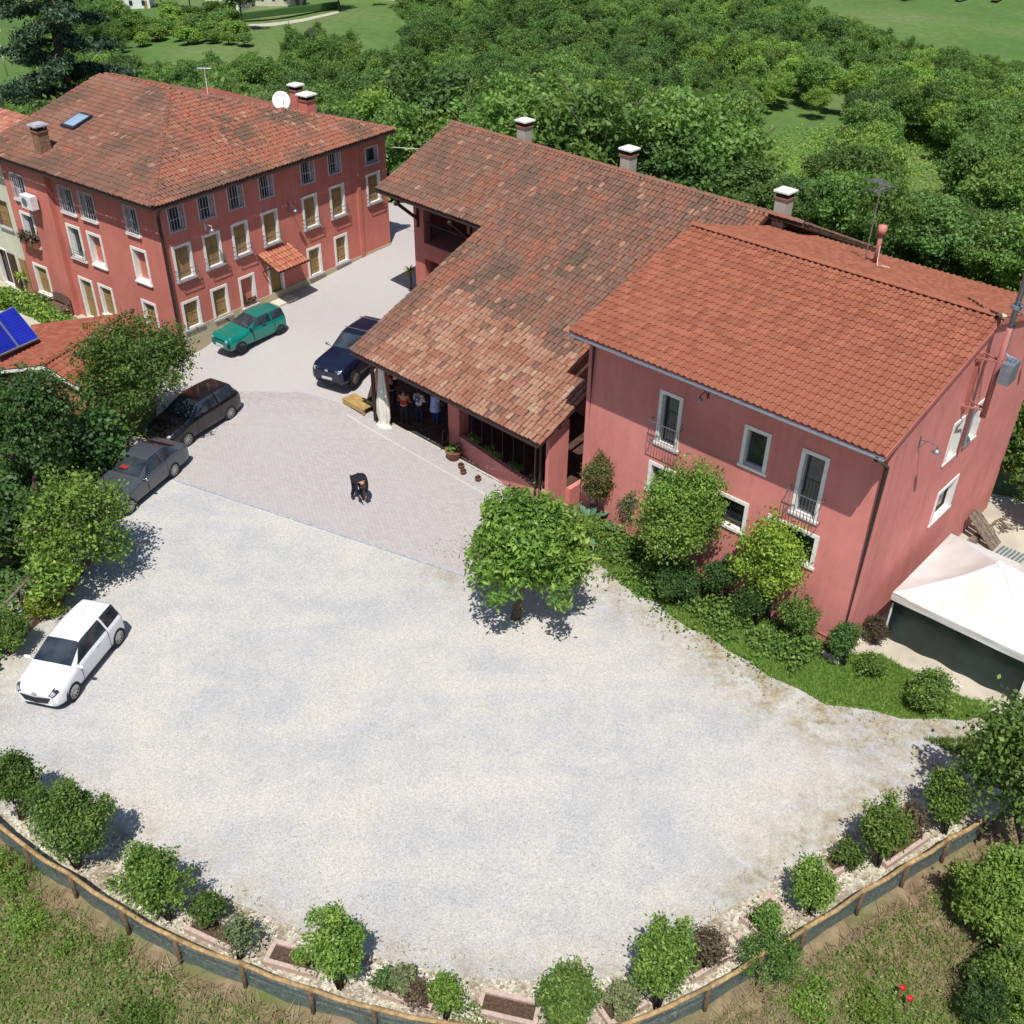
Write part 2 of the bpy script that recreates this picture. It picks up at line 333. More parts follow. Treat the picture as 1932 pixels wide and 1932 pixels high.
def np_mesh(name, V, F, mat=None, attrs=None, smoothf=False):
    """V (n,3), F (m,k) arrays; attrs: {name: (m,) or (m,3)} stored per face"""
    me = bpy.data.meshes.new(name); V = np.asarray(V, np.float32); F = np.asarray(F, np.int32); m, k = F.shape
    me.vertices.add(len(V)); me.vertices.foreach_set('co', V.ravel())
    me.loops.add(m*k); me.loops.foreach_set('vertex_index', F.ravel())
    me.polygons.add(m); me.polygons.foreach_set('loop_start', np.arange(0, m*k, k, dtype=np.int32))
    try: me.polygons.foreach_set('loop_total', np.full(m, k, np.int32))
    except Exception: pass
    me.polygons.foreach_set('use_smooth', np.full(m, bool(smoothf)))
    for an, av in (attrs or {}).items():
        av = np.asarray(av, np.float32)
        if av.ndim == 1: at_ = me.attributes.new(an, 'FLOAT', 'FACE'); at_.data.foreach_set('value', av)
        else:
            at_ = me.attributes.new(an, 'FLOAT_COLOR', 'FACE'); c4 = np.ones((m, 4), np.float32); c4[:, :3] = av; at_.data.foreach_set('color', c4.ravel())
    me.update(calc_edges=True); me.validate()
    if mat: me.materials.append(M(mat))
    return me

# ------------------------------------------------------------------ foliage helpers
def leaves_mesh(name, C, size, mat, rng, elong=1.7, up=.5, rnd=None, outward=None, quad=True, fold=0.):
    """one rhombus per centre C (n,3)"""
    n = len(C); size = np.broadcast_to(np.asarray(size, float), (n,))*rng.uniform(.65, 1.3, n)
    nrm = rng.normal(size=(n, 3)); nrm[:, 2] += up*2
    if outward is not None: nrm += outward*.45
    nrm /= np.linalg.norm(nrm, axis=1)[:, None]
    t = rng.normal(size=(n, 3)); t -= (t*nrm).sum(1)[:, None]*nrm; t /= np.linalg.norm(t, axis=1)[:, None]
    b = np.cross(nrm, t); s = size[:, None]
    V = np.stack([C+t*s*.5*elong, C+b*s*.5, C-t*s*.5*elong, C-b*s*.5], 1).reshape(-1, 3)
    F = np.arange(n*4).reshape(n, 4)
    if rnd is None: rnd = rng.uniform(0, 1, n)
    return np_mesh(name, V, F, mat, {'rnd': rnd})
def blob_points(blobs, ncl, per, clr, rng, shell=.55):
    """clustered points in ellipsoid blobs, biased to their outsides"""
    bl = np.array(blobs, float); w_ = (bl[:, 3]*bl[:, 4]*bl[:, 5])**.67; w_ /= w_.sum()
    idx = rng.choice(len(bl), ncl, p=w_); d = rng.normal(size=(ncl, 3)); d[:, 2] = d[:, 2]+.25; d /= np.linalg.norm(d, axis=1)[:, None]
    r = shell+(1-shell)*rng.uniform(0, 1, ncl)**.6; r *= rng.choice([1., 1.1, .8], ncl)
    cc = bl[idx, :3]+d*bl[idx, 3:6]*r[:, None]
    k = np.repeat(np.arange(ncl), per); off = rng.normal(size=(len(k), 3))*clr; off[:, 2] *= .6
    P = cc[k]+off; out = d[k]
    rnd = np.clip(.5+.26*np.repeat(rng.normal(size=ncl), per)+.20*rng.normal(size=len(k)), 0, 1)
    return P, out, rnd
def crown_mesh(name, blobs, ncl, per, clr, leaf, mat, seed, **k):
    rng = np.random.default_rng(seed); P, out, rnd = blob_points(blobs, ncl, per, clr, rng, k.pop('shell', .55))
    return leaves_mesh(name, P, leaf, mat, rng, rnd=rnd, outward=out, **k)
def limbs_mb(h, r, seed, spread, n=6, lean=(0, 0), top=.8):
    mb = MB(); rd = random.Random(seed); z0 = h*.35
    mb.tube([(0, 0, -.15), (lean[0]*.3, lean[1]*.3, z0*.6), (lean[0]*.6, lean[1]*.6, z0), (lean[0], lean[1], h*top)], [r*1.3, r, r*.85, r*.3], 8)
    for i in range(n):
        a = 2*PI*i/n+rd.uniform(-.4, .4); f = rd.uniform(.25, .7); zz = z0+(h*top-z0)*rd.uniform(0, .7)
        p = Vector((lean[0]*zz/h, lean[1]*zz/h, zz)); q = p+Vector((math.cos(a)*spread*.45, math.sin(a)*spread*.45, h*.16)); e = p+Vector((math.cos(a)*spread*.85, math.sin(a)*spread*.85, h*.34))
        mb.tube([p, q, e], [r*.5, r*.32, r*.12], 6)
    return mb
def tree(name, label, cat, loc, blobs, ncl, per, clr, leaf, mat, seed, trunk=(3, .12, 1.2), group=None, **k):
    t = thing(name, label, cat, loc, 0, group)
    link('crown', crown_mesh('crown', blobs, ncl, per, clr, leaf, mat, seed, **k), t)
    limbs_mb(trunk[0], trunk[1], seed, trunk[2]).build('trunk', 'bark', t, True)
    return t

# ================================================================== SETTING
def struct(o): o['kind'] = 'structure'; return o
# terrain: one warped grid, fine near the yard, coarse far off
ys = np.concatenate([np.arange(-30, 4, 3.), np.arange(4, 72, .8), np.arange(72, 130, 2.5), np.arange(130, 400, 7.), np.arange(400, 1500, 40.)])
xs_ = np.concatenate([np.arange(-1100, -160, 45.), np.arange(-160, -46, 5.), np.arange(-46, 40, .9), np.arange(40, 165, 5.), np.arange(165, 1100, 45.)])
X, Y = np.meshgrid(xs_, ys); Zt = hh_a(X, Y); dd = platdist(X, Y)
Zt = np.where(dd < -.05, Zt-.12, Zt-.02)
V = np.stack([X, Y, Zt], -1).reshape(-1, 3); nx = len(xs_); I = np.arange(len(ys)*nx).reshape(len(ys), nx)
F = np.stack([I[:-1, :-1], I[:-1, 1:], I[1:, 1:], I[1:, :-1]], -1).reshape(-1, 4)
tme = np_mesh('terrain', V, F, 'terrain', smoothf=True); dfl = dd.ravel(); at_ = tme.attributes.new('edge', 'FLOAT', 'POINT'); at_.data.foreach_set('value', np.where((dfl > 0) & (Y.ravel() < 21), np.exp(-(dfl/1.5)**2), 0).astype(np.float32))
struct(link('terrain', tme))
def sheet(name, poly, off, mat, step=1.0, thick=None):
    bm = bmesh.new(); vs = [bm.verts.new((p[0], p[1], 0)) for p in poly]; bm.faces.new(vs)
    x0, x1 = min(p[0] for p in poly), max(p[0] for p in poly); y0, y1 = min(p[1] for p in poly), max(p[1] for p in poly)
    for ax, lo, hi in ((0, x0, x1), (1, y0, y1)):
        k = math.ceil(lo/step)*step
        while k < hi:
            co = [0, 0, 0]; no = [0, 0, 0]; co[ax] = k; no[ax] = 1
            bmesh.ops.bisect_plane(bm, geom=bm.verts[:]+bm.edges[:]+bm.faces[:], plane_co=co, plane_no=no); k += step
    co = np.array([v.co[:2] for v in bm.verts]); h = hh_a(co[:, 0], co[:, 1])
    for v, z in zip(bm.verts, h): v.co.z = z+off
    bmesh.ops.recalc_face_normals(bm, faces=bm.faces[:])
    if bm.faces and sum(f.normal.z for f in bm.faces) < 0: bmesh.ops.reverse_faces(bm, faces=bm.faces[:])
    me = bpy.data.meshes.new(name); bm.to_mesh(me); bm.free(); me.materials.append(M(mat)); me.polygons.foreach_set('use_smooth', [True]*len(me.polygons))
    return struct(link(name, me))
def wp(u, v, z=None): p = at(u, v, z); return (p.x, p.y)
rdm = random.Random(3)
def wob(pts, amp=.18, step=.7):
    out = []
    for i in range(len(pts)):
        p, q = Vector(pts[i]), Vector(pts[(i+1) % len(pts)]); k = max(1, int((q-p).length/step))
        for j in range(k):
            r = p.lerp(q, j/k); nn = Vector((-(q-p).y, (q-p).x)).normalized()
            out.append(tuple(r+nn*rdm.uniform(-amp, amp)) if (j or True) else tuple(r))
    return out
FENCE = [wp(u, v, .75) for u, v in ((-40, 1520), (0, 1552), (47, 1596), (132, 1650), (231, 1715), (330, 1770), (455, 1818), (585, 1866), (705, 1902), (853, 1932), (1030, 1941), (1207, 1932), (1337, 1863), (1402, 1822), (1508, 1758), (1628, 1681), (1713, 1630), (1790, 1583), (1839, 1555), (1890, 1527))]
GR_IN = [(p[0]*.995, p[1]+.15) for p in FENCE]
gravel_poly = GR_IN + [(15.2, 20.2)] + [wp(u, v) for u, v in ((1932, 1400), (1830, 1345), (1700, 1325), (1560, 1285), (1450, 1230), (1300, 1140), (1180, 1070), (1110, 1030), (960, 1050))] + [(-2.2, 31.5), (-13.6, 37.2), (-16.3, 38), (-17, 30.5), (-17, 27), (-17.6, 23), (-16.2, 19.3)]
gy = sheet('gravel_yard', gravel_poly, 0.0, 'gravel', .7)
co_ = np.array([v.co[:2] for v in gy.data.vertices]); vedge = np.array(([(p[0]*.93, p[1]+.9) for p in FENCE] + [(15.2, 20.2)] + [wp(u, v) for u, v in ((1932, 1420), (1830, 1362), (1700, 1357), (1560, 1326), (1450, 1276), (1300, 1182), (1180, 1102), (1118, 1060))]+[(-2.2, 29.3), (-13.6, 35.2)]+[(-16.3, 33), (-17, 30.5), (-16.4, 27), (-16.6, 23), (-15.4, 19.3)]))
va, vb = vedge, np.roll(vedge, -1, 0); vd = vb-va; tt_ = np.clip(((co_[:, None]-va)*vd).sum(-1)/(vd*vd).sum(-1), 0, 1); dist_ = np.sqrt((((va+tt_[..., None]*vd)-co_[:, None])**2).sum(-1)); dist_[:, len(FENCE)+9:len(FENCE)+12] = 99; dist_ = dist_.min(1)
ed_ = gy.data.attributes.new('edge', 'FLOAT', 'POINT'); ed_.data.foreach_set('value', (np.exp(-(dist_/(1.25+.13*np.clip(co_[:, 0]-3, 0, 9)))**2)*(.8+.4*(co_[:, 0] > 6))).clip(0, 1).astype(np.float32))
strip = [(p[0]*.995, p[1]+.12) for p in FENCE] + [(p[0]*.9, p[1]+1.55) for p in FENCE[::-1]]
sheet('cobble_strip', strip, .012, 'cobble_strip', .5)
pave_poly = [wp(300, 893), wp(340, 910), wp(560, 978), wp(870, 1085), wp(960, 1052), wp(1030, 985), (1.2, 33.2), (-6, 40), (-9.5, 41.5), (-13.4, 41.5), (-15.2, 38.3), (-14.4, 36.2)]
sheet('paving', pave_poly, .008, 'paving_bed')
road_poly = [(-9.5, 41.5), (-6, 40), (-1, 44), (-5, 53), (-5.5, 58), (-3.5, 66), (-7.6, 66.5), (-9.3, 61), (-15.9, 46.2), (-16.8, 44), (-16.0, 41.2), (-15.2, 38.3), (-13.4, 41.5)]
sheet('road', road_poly, .012, 'paver_road')
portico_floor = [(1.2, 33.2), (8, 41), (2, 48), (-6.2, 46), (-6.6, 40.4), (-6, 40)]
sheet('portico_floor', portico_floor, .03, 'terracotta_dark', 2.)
verge_poly = wob([wp(u, v) for u, v in ((1035, 985), (1110, 1052), (1180, 1102), (1300, 1182), (1450, 1276), (1560, 1326), (1700, 1357), (1830, 1362), (1880, 1338), (1760, 1290), (1660, 1240), (1585, 1232))] + [(9.5, 26.1), (2.7, 32.3)], .14)
sheet('grass_verge', verge_poly, .022, 'verge_ground', .8)
sheet('gable_path', [(10.7, 25.0), wp(1600, 1235), wp(1760, 1296), wp(1880, 1345), (19, 21.5), (23, 28), (21.5, 33.5), (19.0, 34.6)], .016, 'concrete_pale')
sheet('terrace', [(-15.9, 45.1), (-23.5, 50.7), (-31, 56), (-33, 52), (-21.8, 44.6), (-17.2, 41.6)], .02, 'concrete_pale', 1.)

def kerb(name, a, b, w_, h, mat, n=40):
    a, b = Vector((*a, 0)), Vector((*b, 0)); L_ = (b-a).length; n = int(L_/.5); d = (b-a)/n; m = bmesh.new(); o0 = None
    for k in range(n):
        p, q = a+d*k, a+d*(k+.985); s_ = Vector((-d.y, d.x, 0)).normalized()*w_/2
        vs = [m.verts.new((c.x, c.y, hh(c.x, c.y)+z)) for z in (-.05, h) for c in (p-s_, q-s_, q+s_, p+s_)]
        for f in ((4, 5, 6, 7), (0, 1, 5, 4), (1, 2, 6, 5), (2, 3, 7, 6), (3, 0, 4, 7)): m.faces.new([vs[i] for i in f])
    me = bpy.data.meshes.new(name); m.to_mesh(me); m.free(); me.materials.append(M(mat)); return struct(link(name, me))
kerb('paving_kerb', wp(330, 906), wp(878, 1087), .10, .045, 'grey_stone'); kerb('portico_kerb', wp(654, 783), wp(935, 945), .10, .032, 'kerb_pale')
# pavers: the nearest ones single, the rest joined
PD = math.radians(-26.1); pdx = np.array([math.cos(PD), math.sin(PD)]); pdy = np.array([-pdx[1], pdx[0]])
pp = np.array(pave_poly); org = np.array(wp(340, 910))
cs = []
for r in range(0, 95):
    for c in range(-20, 90):
        p = org+pdx*((c+.5*(r % 2))*.212)+pdy*(.07+r*.108); cs.append(p)
cs = np.array(cs)
def inpoly(P, poly):
    a = np.array(poly); b = np.roll(a, -1, 0); px, py = P[:, 0:1], P[:, 1:2]
    return (((a[:, 1] > py) != (b[:, 1] > py)) & (px < (b[:, 0]-a[:, 0])*(py-a[:, 1])/(b[:, 1]-a[:, 1]+1e-12)+a[:, 0])).sum(1) % 2 == 1
cs = cs[inpoly(cs, pave_poly)]; cs = cs[np.argsort((cs**2).sum(1))]
rng = np.random.default_rng(5)
PAVC = .9*np.array([(.45, .405, .395), (.45, .42, .412), (.475, .435, .425), (.465, .44, .432), (.435, .39, .38), (.49, .46, .45)])
PROF = np.array([[-.5, -.5, 0], [.5, -.5, 0], [.5, .5, 0], [-.5, .5, 0], [-.47, -.44, 1], [.47, -.44, 1], [.47, .44, 1], [-.47, .44, 1]])*np.array([.206, .103, .011])
PFC = np.array([[4, 5, 6, 7], [0, 1, 5, 4], [1, 2, 6, 5], [2, 3, 7, 6], [3, 0, 4, 7]])
Rm = np.array([[pdx[0], pdy[0], 0], [pdx[1], pdy[1], 0], [0, 0, 1]])
def pav_arr(P, cols):
    n = len(P); z = hh_a(P[:, 0], P[:, 1])+.009+rng.uniform(-.002, .003, n)
    ctr = np.concatenate([P, z[:, None]], 1); V = (PROF@Rm.T)[None]+ctr[:, None]
    F = PFC[None]+np.arange(n)[:, None, None]*8
    return V.reshape(-1, 3), F.reshape(-1, 4), np.repeat(cols, 5, 0)
paving_o = bpy.data.objects['paving']
pm = [np_mesh('paver', PROF@Rm.T, PFC, 'paver', {'tcol': np.repeat(PAVC[i:i+1], 5, 0)}) for i in range(6)]
for i in range(300):
    p = cs[i]; link('paver', pm[rng.integers(6)], paving_o, (p[0], p[1], hh(*p)+.009+rng.uniform(-.002, .003)))
V, F, c = pav_arr(cs[300:], PAVC[rng.integers(0, 6, len(cs)-300)]*rng.uniform(.96, 1.04, (len(cs)-300, 1)))
link('paver_field', np_mesh('paver_field', V, F, 'paver', {'tcol': c}), paving_o, kind='stuff')

# loose gravel stones
def stones(name, P, size, mat, cols=None, sq=.6):
    n = len(P); o = np.array([[1, 0, 0], [0, 1, 0], [-1, 0, 0], [0, -1, 0], [0, 0, 1.]]); a = rng.uniform(0, 6.28, n)
    s = (size*rng.uniform(.5, 1.4, n))[:, None]
    V = np.stack([np.stack([(q[0]*np.cos(a)-q[1]*np.sin(a))*s[:, 0]*(1. if abs(q[0]) else .7), (q[0]*np.sin(a)+q[1]*np.cos(a))*s[:, 0]*(1. if abs(q[0]) else .7), np.full(n, q[2])*s[:, 0]*sq], -1) for q in o], 1)
    z = hh_a(P[:, 0], P[:, 1]); V += np.concatenate([P, z[:, None]], 1)[:, None]
    F = np.array([[0, 1, 4], [1, 2, 4], [2, 3, 4], [3, 0, 4]])[None]+np.arange(n)[:, None, None]*5
    at_ = {'tcol': np.repeat(cols, 4, 0)} if cols is not None else None
    me = np_mesh(name, V.reshape(-1, 3), F.reshape(-1, 3), mat, at_); return link(name, me, None, kind='stuff')
n = N('loose_stone', .95, .1); n.col(n.attr('tcol', 'Color'))
P = np.stack([rng.uniform(-15.5, 15, 90000), 12.3+19*rng.uniform(0, 1, 90000)**1.5], 1); P = P[inpoly(P, gravel_poly)]
g = rng.uniform(.28, .56, len(P))[:, None]*np.array([[1, .985, .96]]); tag_ = stones('loose_gravel', P, .020, 'loose_stone', g)
P = np.stack([rng.uniform(-14, 14, 30000), rng.uniform(12, 20, 30000)], 1); P = P[inpoly(P, strip)]
g = rng.uniform(.22, .70, len(P))[:, None]*np.array([[1, .93, .80]]); stones('strip_cobbles', P, .05, 'loose_stone', g, .7)

# ================================================================== BUILDING HELPERS
def local_frame(o, ang):
    t = math.radians(ang); return Matrix.Translation(o) @ Matrix.Rotation(t, 4, 'Z')
def cells(mb, Wf, u0, u1, z0, z1, ops, n1=0.):
    """wall sheet with rectangular openings, in wall coordinates"""
    us = sorted({u0, u1, *[k for o in ops for k in o[:2] if u0 < k < u1]}); zs = sorted({z0, z1, *[k for o in ops for k in o[2:4] if z0 < k < z1]})
    for i in range(len(us)-1):
        for j in range(len(zs)-1):
            cu, cz = (us[i]+us[i+1])/2, (zs[j]+zs[j+1])/2
            if any(o[0] < cu < o[1] and o[2] < cz < o[3] for o in ops): continue
            mb.add([Wf(us[i], zs[j], n1), Wf(us[i+1], zs[j], n1), Wf(us[i+1], zs[j+1], n1), Wf(us[i], zs[j+1], n1)], [(0, 1, 2, 3)])
def wbox(mb, Wf, u0, u1, z0, z1, o0, o1): mb.box(u0, u1, z0, z1, o0, o1, Wf)
def window(par, Wf, u0, u1, z0, z1, kind='shutter', fw=.13, depth=.22, frame='white_stone', sill='white_stone', rail=None, wall=None, bars=0, sillout=.12, name='window', pane='window_glass'):
    """outer surround u0..z1; opening inside it; frame mesh with pane, sill, railing as children"""
    mb = MB(); pr = .035
    wbox(mb, Wf, u0, u0+fw, z0, z1, -.01, pr); wbox(mb, Wf, u1-fw, u1, z0, z1, -.01, pr); wbox(mb, Wf, u0+fw, u1-fw, z1-fw, z1, -.01, pr)
    if sill is None or kind == 'niche': wbox(mb, Wf, u0+fw, u1-fw, z0, z0+fw*.6, -.01, pr)
    a, b, c, d = u0+fw, u1-fw, z0+(fw*.6 if (sill is None or kind == 'niche') else 0.02), z1-fw
    e = .03
    for q in ((a-e, a, c, d), (b, b+e, c, d)): wbox(mb, Wf, *q, -depth, -.011)
    wbox(mb, Wf, a-e, b+e, d, d+e, -depth, -.011); wbox(mb, Wf, a-e, b+e, c-e, c, -depth, -.011)
    f = mb.build(name, frame, par)
    if kind == 'shutter':
        mid = (a+b)/2
        for x0, x1 in ((a+.01, mid-.008), (mid+.008, b-.01)):
            m = MB(); wbox(m, Wf, x0, x1, c+.01, d-.01, -.16, -.12)
            for zz in (c+.25, (c+d)/2, d-.28): wbox(m, Wf, x0+.03, x1-.03, zz, zz+.07, -.12, -.105)
            m.build('shutter', 'shutter_wood', f)
        m = MB(); wbox(m, Wf, a, b, c, d, -depth-.02, -depth); m.build('backing', 'dark_interior', f)
    elif kind == 'glass':
        m = MB(); wbox(m, Wf, a, b, c, d, -depth-.01, -depth+.02); m.build('pane', pane, f)
        m = MB(); mid = (a+b)/2
        for q in ((a, a+.05, c, d), (b-.05, b, c, d), (a+.05, b-.05, c, c+.06), (a+.05, b-.05, d-.05, d)): wbox(m, Wf, *q, -depth+.022, -depth+.06)
        if b-a > .9: wbox(m, Wf, mid-.035, mid+.035, c+.06, d-.05, -depth+.022, -depth+.06)
        m.build('sash', 'wood_dark' if b-a > .9 else 'iron_grey', f)
    elif kind == 'curtained':
        m = MB(); wbox(m, Wf, a, b, c, d, -depth-.01, -depth+.02); m.build('pane', 'window_glass', f)
        m = MB()
        for k in range(5):
            x = a+(b-a)*(.80+.20*k/5); wbox(m, Wf, x, x+(b-a)*.03, c+.02, d-.05, -depth+.03, -depth+(.07 if k % 2 else .045))
        m.build('curtain', 'curtain', f)
    elif kind == 'niche':
        m = MB(); wbox(m, Wf, a, b, c, d, -depth-.02, -depth+.01); m.build('infill', wall, f)
    if sill and kind != 'niche':
        m = MB(); wbox(m, Wf, u0-.05, u1+.05, z0-.09, z0, -.01, sillout); m.build('sill', sill, f)
    elif kind == 'niche':
        m = MB(); wbox(m, Wf, u0-.03, u1+.03, z0-.07, z0, -.01, .1); m.build('sill', sill or 'white_stone', f)
    if bars:
        m = MB()
        for k in range(bars):
            x = u0+.08+(u1-u0-.16)*k/(bars-1); m.tube([Wf(x, z0+.03, .13), Wf(x, z1-.03, .13)], .011, 5)
        for zz in (z0+.05, z1-.06, (z0+z1)/2): m.tube([Wf(u0+.05, zz, .13), Wf(u1-.05, zz, .13)], .012, 5)
        for x in (u0+.05, u1-.05):
            for zz in (z0+.05, z1-.06): m.tube([Wf(x, zz, -.02), Wf(x, zz, .13)], .012, 5)
        m.build('window_grille', 'grille_pale', f)
    if rail:
        h, out, nb, mat = rail; m = MB()
        r0, r1 = (u0-.12, u1+.12) if nb > 0 else (u0-.02, u1+.02)
        if nb > 0:      # upright bars
            m.tube([Wf(r0, z0+h, out), Wf(r1, z0+h, out)], .016, 6); m.tube([Wf(r0, z0+.06, out), Wf(r1, z0+.06, out)], .014, 6)
            for k in range(nb): x = r0+(r1-r0)*k/(nb-1); m.tube([Wf(x, z0+.06, out), Wf(x, z0+h, out)], .010, 5); 
            for x in (r0, r1):
                for zz in (z0+.06, z0+h): m.tube([Wf(x, zz, -.02), Wf(x, zz, out)], .014, 5)
        else:           # horizontal bars
            for k in range(-nb): zz = z0+.08+(h-.08)*k/(-nb-1); m.tube([Wf(r0, zz, out), Wf(r1, zz, out)], .014, 5); m.tube([Wf(r0, zz, -.02), Wf(r0, zz, out)], .012, 5); m.tube([Wf(r1, zz, -.02), Wf(r1, zz, out)], .012, 5)
            for x in (r0, r1): m.tube([Wf(x, z0+.08, out), Wf(x, z0+h, out)], .012, 5)
        m.build('railing', mat, f)
    return f
# tiles -------------------------------------------------------------
def coppo(w=.175, L=.43, r1=1.0, n=4, rise=.075):
    V = []; 
    for y, k, dz in ((0, 1.0, .028), (L, .86, .0)):
        for i in range(n+1):
            a = PI*i/n; V.append((-math.cos(a)*w/2*k, y, math.sin(a)*rise*k+dz))
    for i in range(n+1):
        a = PI*i/n; V.append((-math.cos(a)*(w/2-.014), .0, math.sin(a)*(rise-.016)+.02))
    V += V[:n+1]; m = n+1; F = [(i, i+1, m+i+1, m+i) for i in range(n)]+[(2*m+i, 2*m+i+1, 3*m+i+1, 3*m+i) for i in range(n)]
    return np.array(V), np.array(F)
def romana(w=.238, L=.40):
    xs = [-.113, -.03, -.012, .02, .062, .098, .113]; zs = [.012, .006, .022, .052, .062, .044, .012]
    V = [(x, 0, z*1.0+.036) for x, z in zip(xs, zs)]+[(x, L, z+.0) for x, z in zip(xs, zs)]+[(x, .012, z-.004) for x, z in zip(xs, zs)]
    n = len(xs); V += V[:n]; F = [(i, i+1, n+i+1, n+i) for i in range(n-1)]+[(2*n+i, 2*n+i+1, 3*n+i+1, 3*n+i) for i in range(n-1)]
    return np.array(V), np.array(F)
class Roofer:
    """collects tiles of one house, in its local frame"""
    def __init__(s, house, roofo, VF, mat, pal, frame): s.h = house; s.r = roofo; s.V, s.F = VF; s.mat = mat; s.pal = pal; s.fr = frame; s.items = []; s.rg = np.random.default_rng(11)
    def plane(s, P0, e, up, poly, sp, row, palfn, jit=.012, lift=.03, hs=1.):
        P0 = Vector(P0); e = Vector(e).normalized(); up = Vector(up).normalized(); nrm = e.cross(up)
        flip = nrm.z < 0
        if flip: nrm = -nrm
        pol = np.array(poly); u0, v0 = pol.min(0); u1, v1 = pol.max(0)
        U, Vv = np.meshgrid(np.arange(u0+sp/2, u1, sp), np.arange(v0, v1, row)); Q = np.stack([U.ravel(), Vv.ravel()], 1)
        Q = Q[inpoly(Q+np.array([[0, row*.45]]), poly)]
        ee, uu, nn = (np.array(k) for k in (e, up, nrm)); p0 = np.array(P0)
        for q in Q:
            c = p0+ee*(q[0]+s.rg.normal()*jit)+uu*(q[1]+s.rg.normal()*jit)+nn*(lift+abs(s.rg.normal())*jit*.5)
            a = s.rg.normal()*jit*1.5; x = ee*math.cos(a)+uu*math.sin(a); y = uu*math.cos(a)-ee*math.sin(a)
            if flip: x = -x
            s.items.append((c, x, y, nn*hs, palfn(q[0], q[1], c)))
        # ridge of the deck below
    def finish(s, single=300, name='roof_tile'):
        Mw = np.array(s.fr); cam_ = np.array((0, 0, CH))
        C = np.array([i[0] for i in s.items]); W = C@Mw[:3, :3].T+Mw[:3, 3]; d = np.linalg.norm(W-cam_, axis=1); order = np.argsort(d)
        cols = np.array([s.pal[i[4]] for i in s.items]); ms = {}
        X_ = np.array([i[1] for i in s.items]); Y_ = np.array([i[2] for i in s.items]); Nn = np.array([i[3] for i in s.items])
        for k in order[:single]:
            pi = s.items[k][4]
            if pi not in ms: ms[pi] = np_mesh(name, s.V, s.F, s.mat, {'tcol': np.repeat(np.array([s.pal[pi]]), len(s.F), 0)}, True)
            o = bpy.data.objects.new(name, ms[pi]); COL.objects.link(o); o.parent = s.r
            o.matrix_local = Matrix(((X_[k][0], Y_[k][0], Nn[k][0], C[k][0]), (X_[k][1], Y_[k][1], Nn[k][1], C[k][1]), (X_[k][2], Y_[k][2], Nn[k][2], C[k][2]), (0, 0, 0, 1)))
        r = order[single:]; n = len(r)
        Va = C[r][:, None]+s.V[None, :, 0:1]*X_[r][:, None]+s.V[None, :, 1:2]*Y_[r][:, None]+s.V[None, :, 2:3]*Nn[r][:, None]
        Fa = s.F[None]+np.arange(n)[:, None, None]*len(s.V)
        cc = np.clip(cols[r]*s.rg.uniform(.85, 1.15, (n, 1)), 0, 1)
        link(name+'_field', np_mesh(name+'_field', Va.reshape(-1, 3), Fa.reshape(-1, 4), s.mat, {'tcol': np.repeat(cc, len(s.F), 0)}, True), s.r, kind='stuff')
def lin(*c): return [tuple(srgb(*k)[:3]) for k in c]
def ridge_tiles(par, p, q, mat, cols, w=.24, L=.38, name='ridge_tile'):
    """half round caps from p to q, one object each, sharing meshes"""
    V0, F0 = coppo(w, L+.05, n=4, rise=.095); p = Vector(p); q = Vector(q); d = (q-p); n_ = int(d.length/L); d.normalize()
    x = d.cross(Vector((0, 0, 1))).normalized(); z = x.cross(d)
    ms = [np_mesh(name, V0, F0, mat, {'tcol': np.repeat(np.array([c]), len(F0), 0)}, True) for c in cols]
    for k in range(n_):
        c = p+d*(k*L); o = bpy.data.objects.new(name, ms[rdm.randrange(len(ms))]); COL.objects.link(o); o.parent = par
        o.matrix_local = Matrix(((x.x, d.x, z.x, c.x), (x.y, d.y, z.y, c.y), (x.z, d.z, z.z, c.z+.03), (0, 0, 0, 1)))
def slab(mb, pts, t):
    """thin slab under a planar polygon"""
    n = len(pts); nrm = (Vector(pts[1])-Vector(pts[0])).cross(Vector(pts[2])-Vector(pts[0])).normalized()
    if nrm.z < 0: nrm = -nrm
    lo = [tuple(Vector(p)-nrm*t) for p in pts]; mb.add(list(pts)+lo, [tuple(range(n)), tuple(range(2*n-1, n-1, -1))]+[(i, (i+1) % n, n+(i+1) % n, n+i) for i in range(n)])
def chimney(par, x, y, z0, z1, wd, body, capc='white_stone', name='chimney'):
    m = MB(); m.box(x-wd/2, x+wd/2, y-wd/2, y+wd/2, z0, z1); c = m.build(name, body, par)
    m = MB(); m.box(x-wd/2-.05, x+wd/2+.05, y-wd/2-.05, y+wd/2+.05, z1+.002, z1+.07); m.build('brick_band', 'terracotta_pot', c)
    m = MB()
    for dx in (-1, 1):
        for dy in (-1, 1): m.box(x+dx*wd*.42-.04, x+dx*wd*.42+.04, y+dy*wd*.42-.04, y+dy*wd*.42+.04, z1+.072, z1+.26)
    m.box(x-wd*.3, x+wd*.3, y-wd*.3, y+wd*.3, z1+.072, z1+.2); m.build('flue_opening', 'dark_interior', c)
    m = MB(); m.box(x-wd/2-.09, x+wd/2+.09, y-wd/2-.09, y+wd/2+.09, z1+.262, z1+.33); m.box(x-wd/2-.0, x+wd/2+.0, y-wd/2, y+wd/2, z1+.332, z1+.37); m.build('chimney_cap', capc, c)
    return c

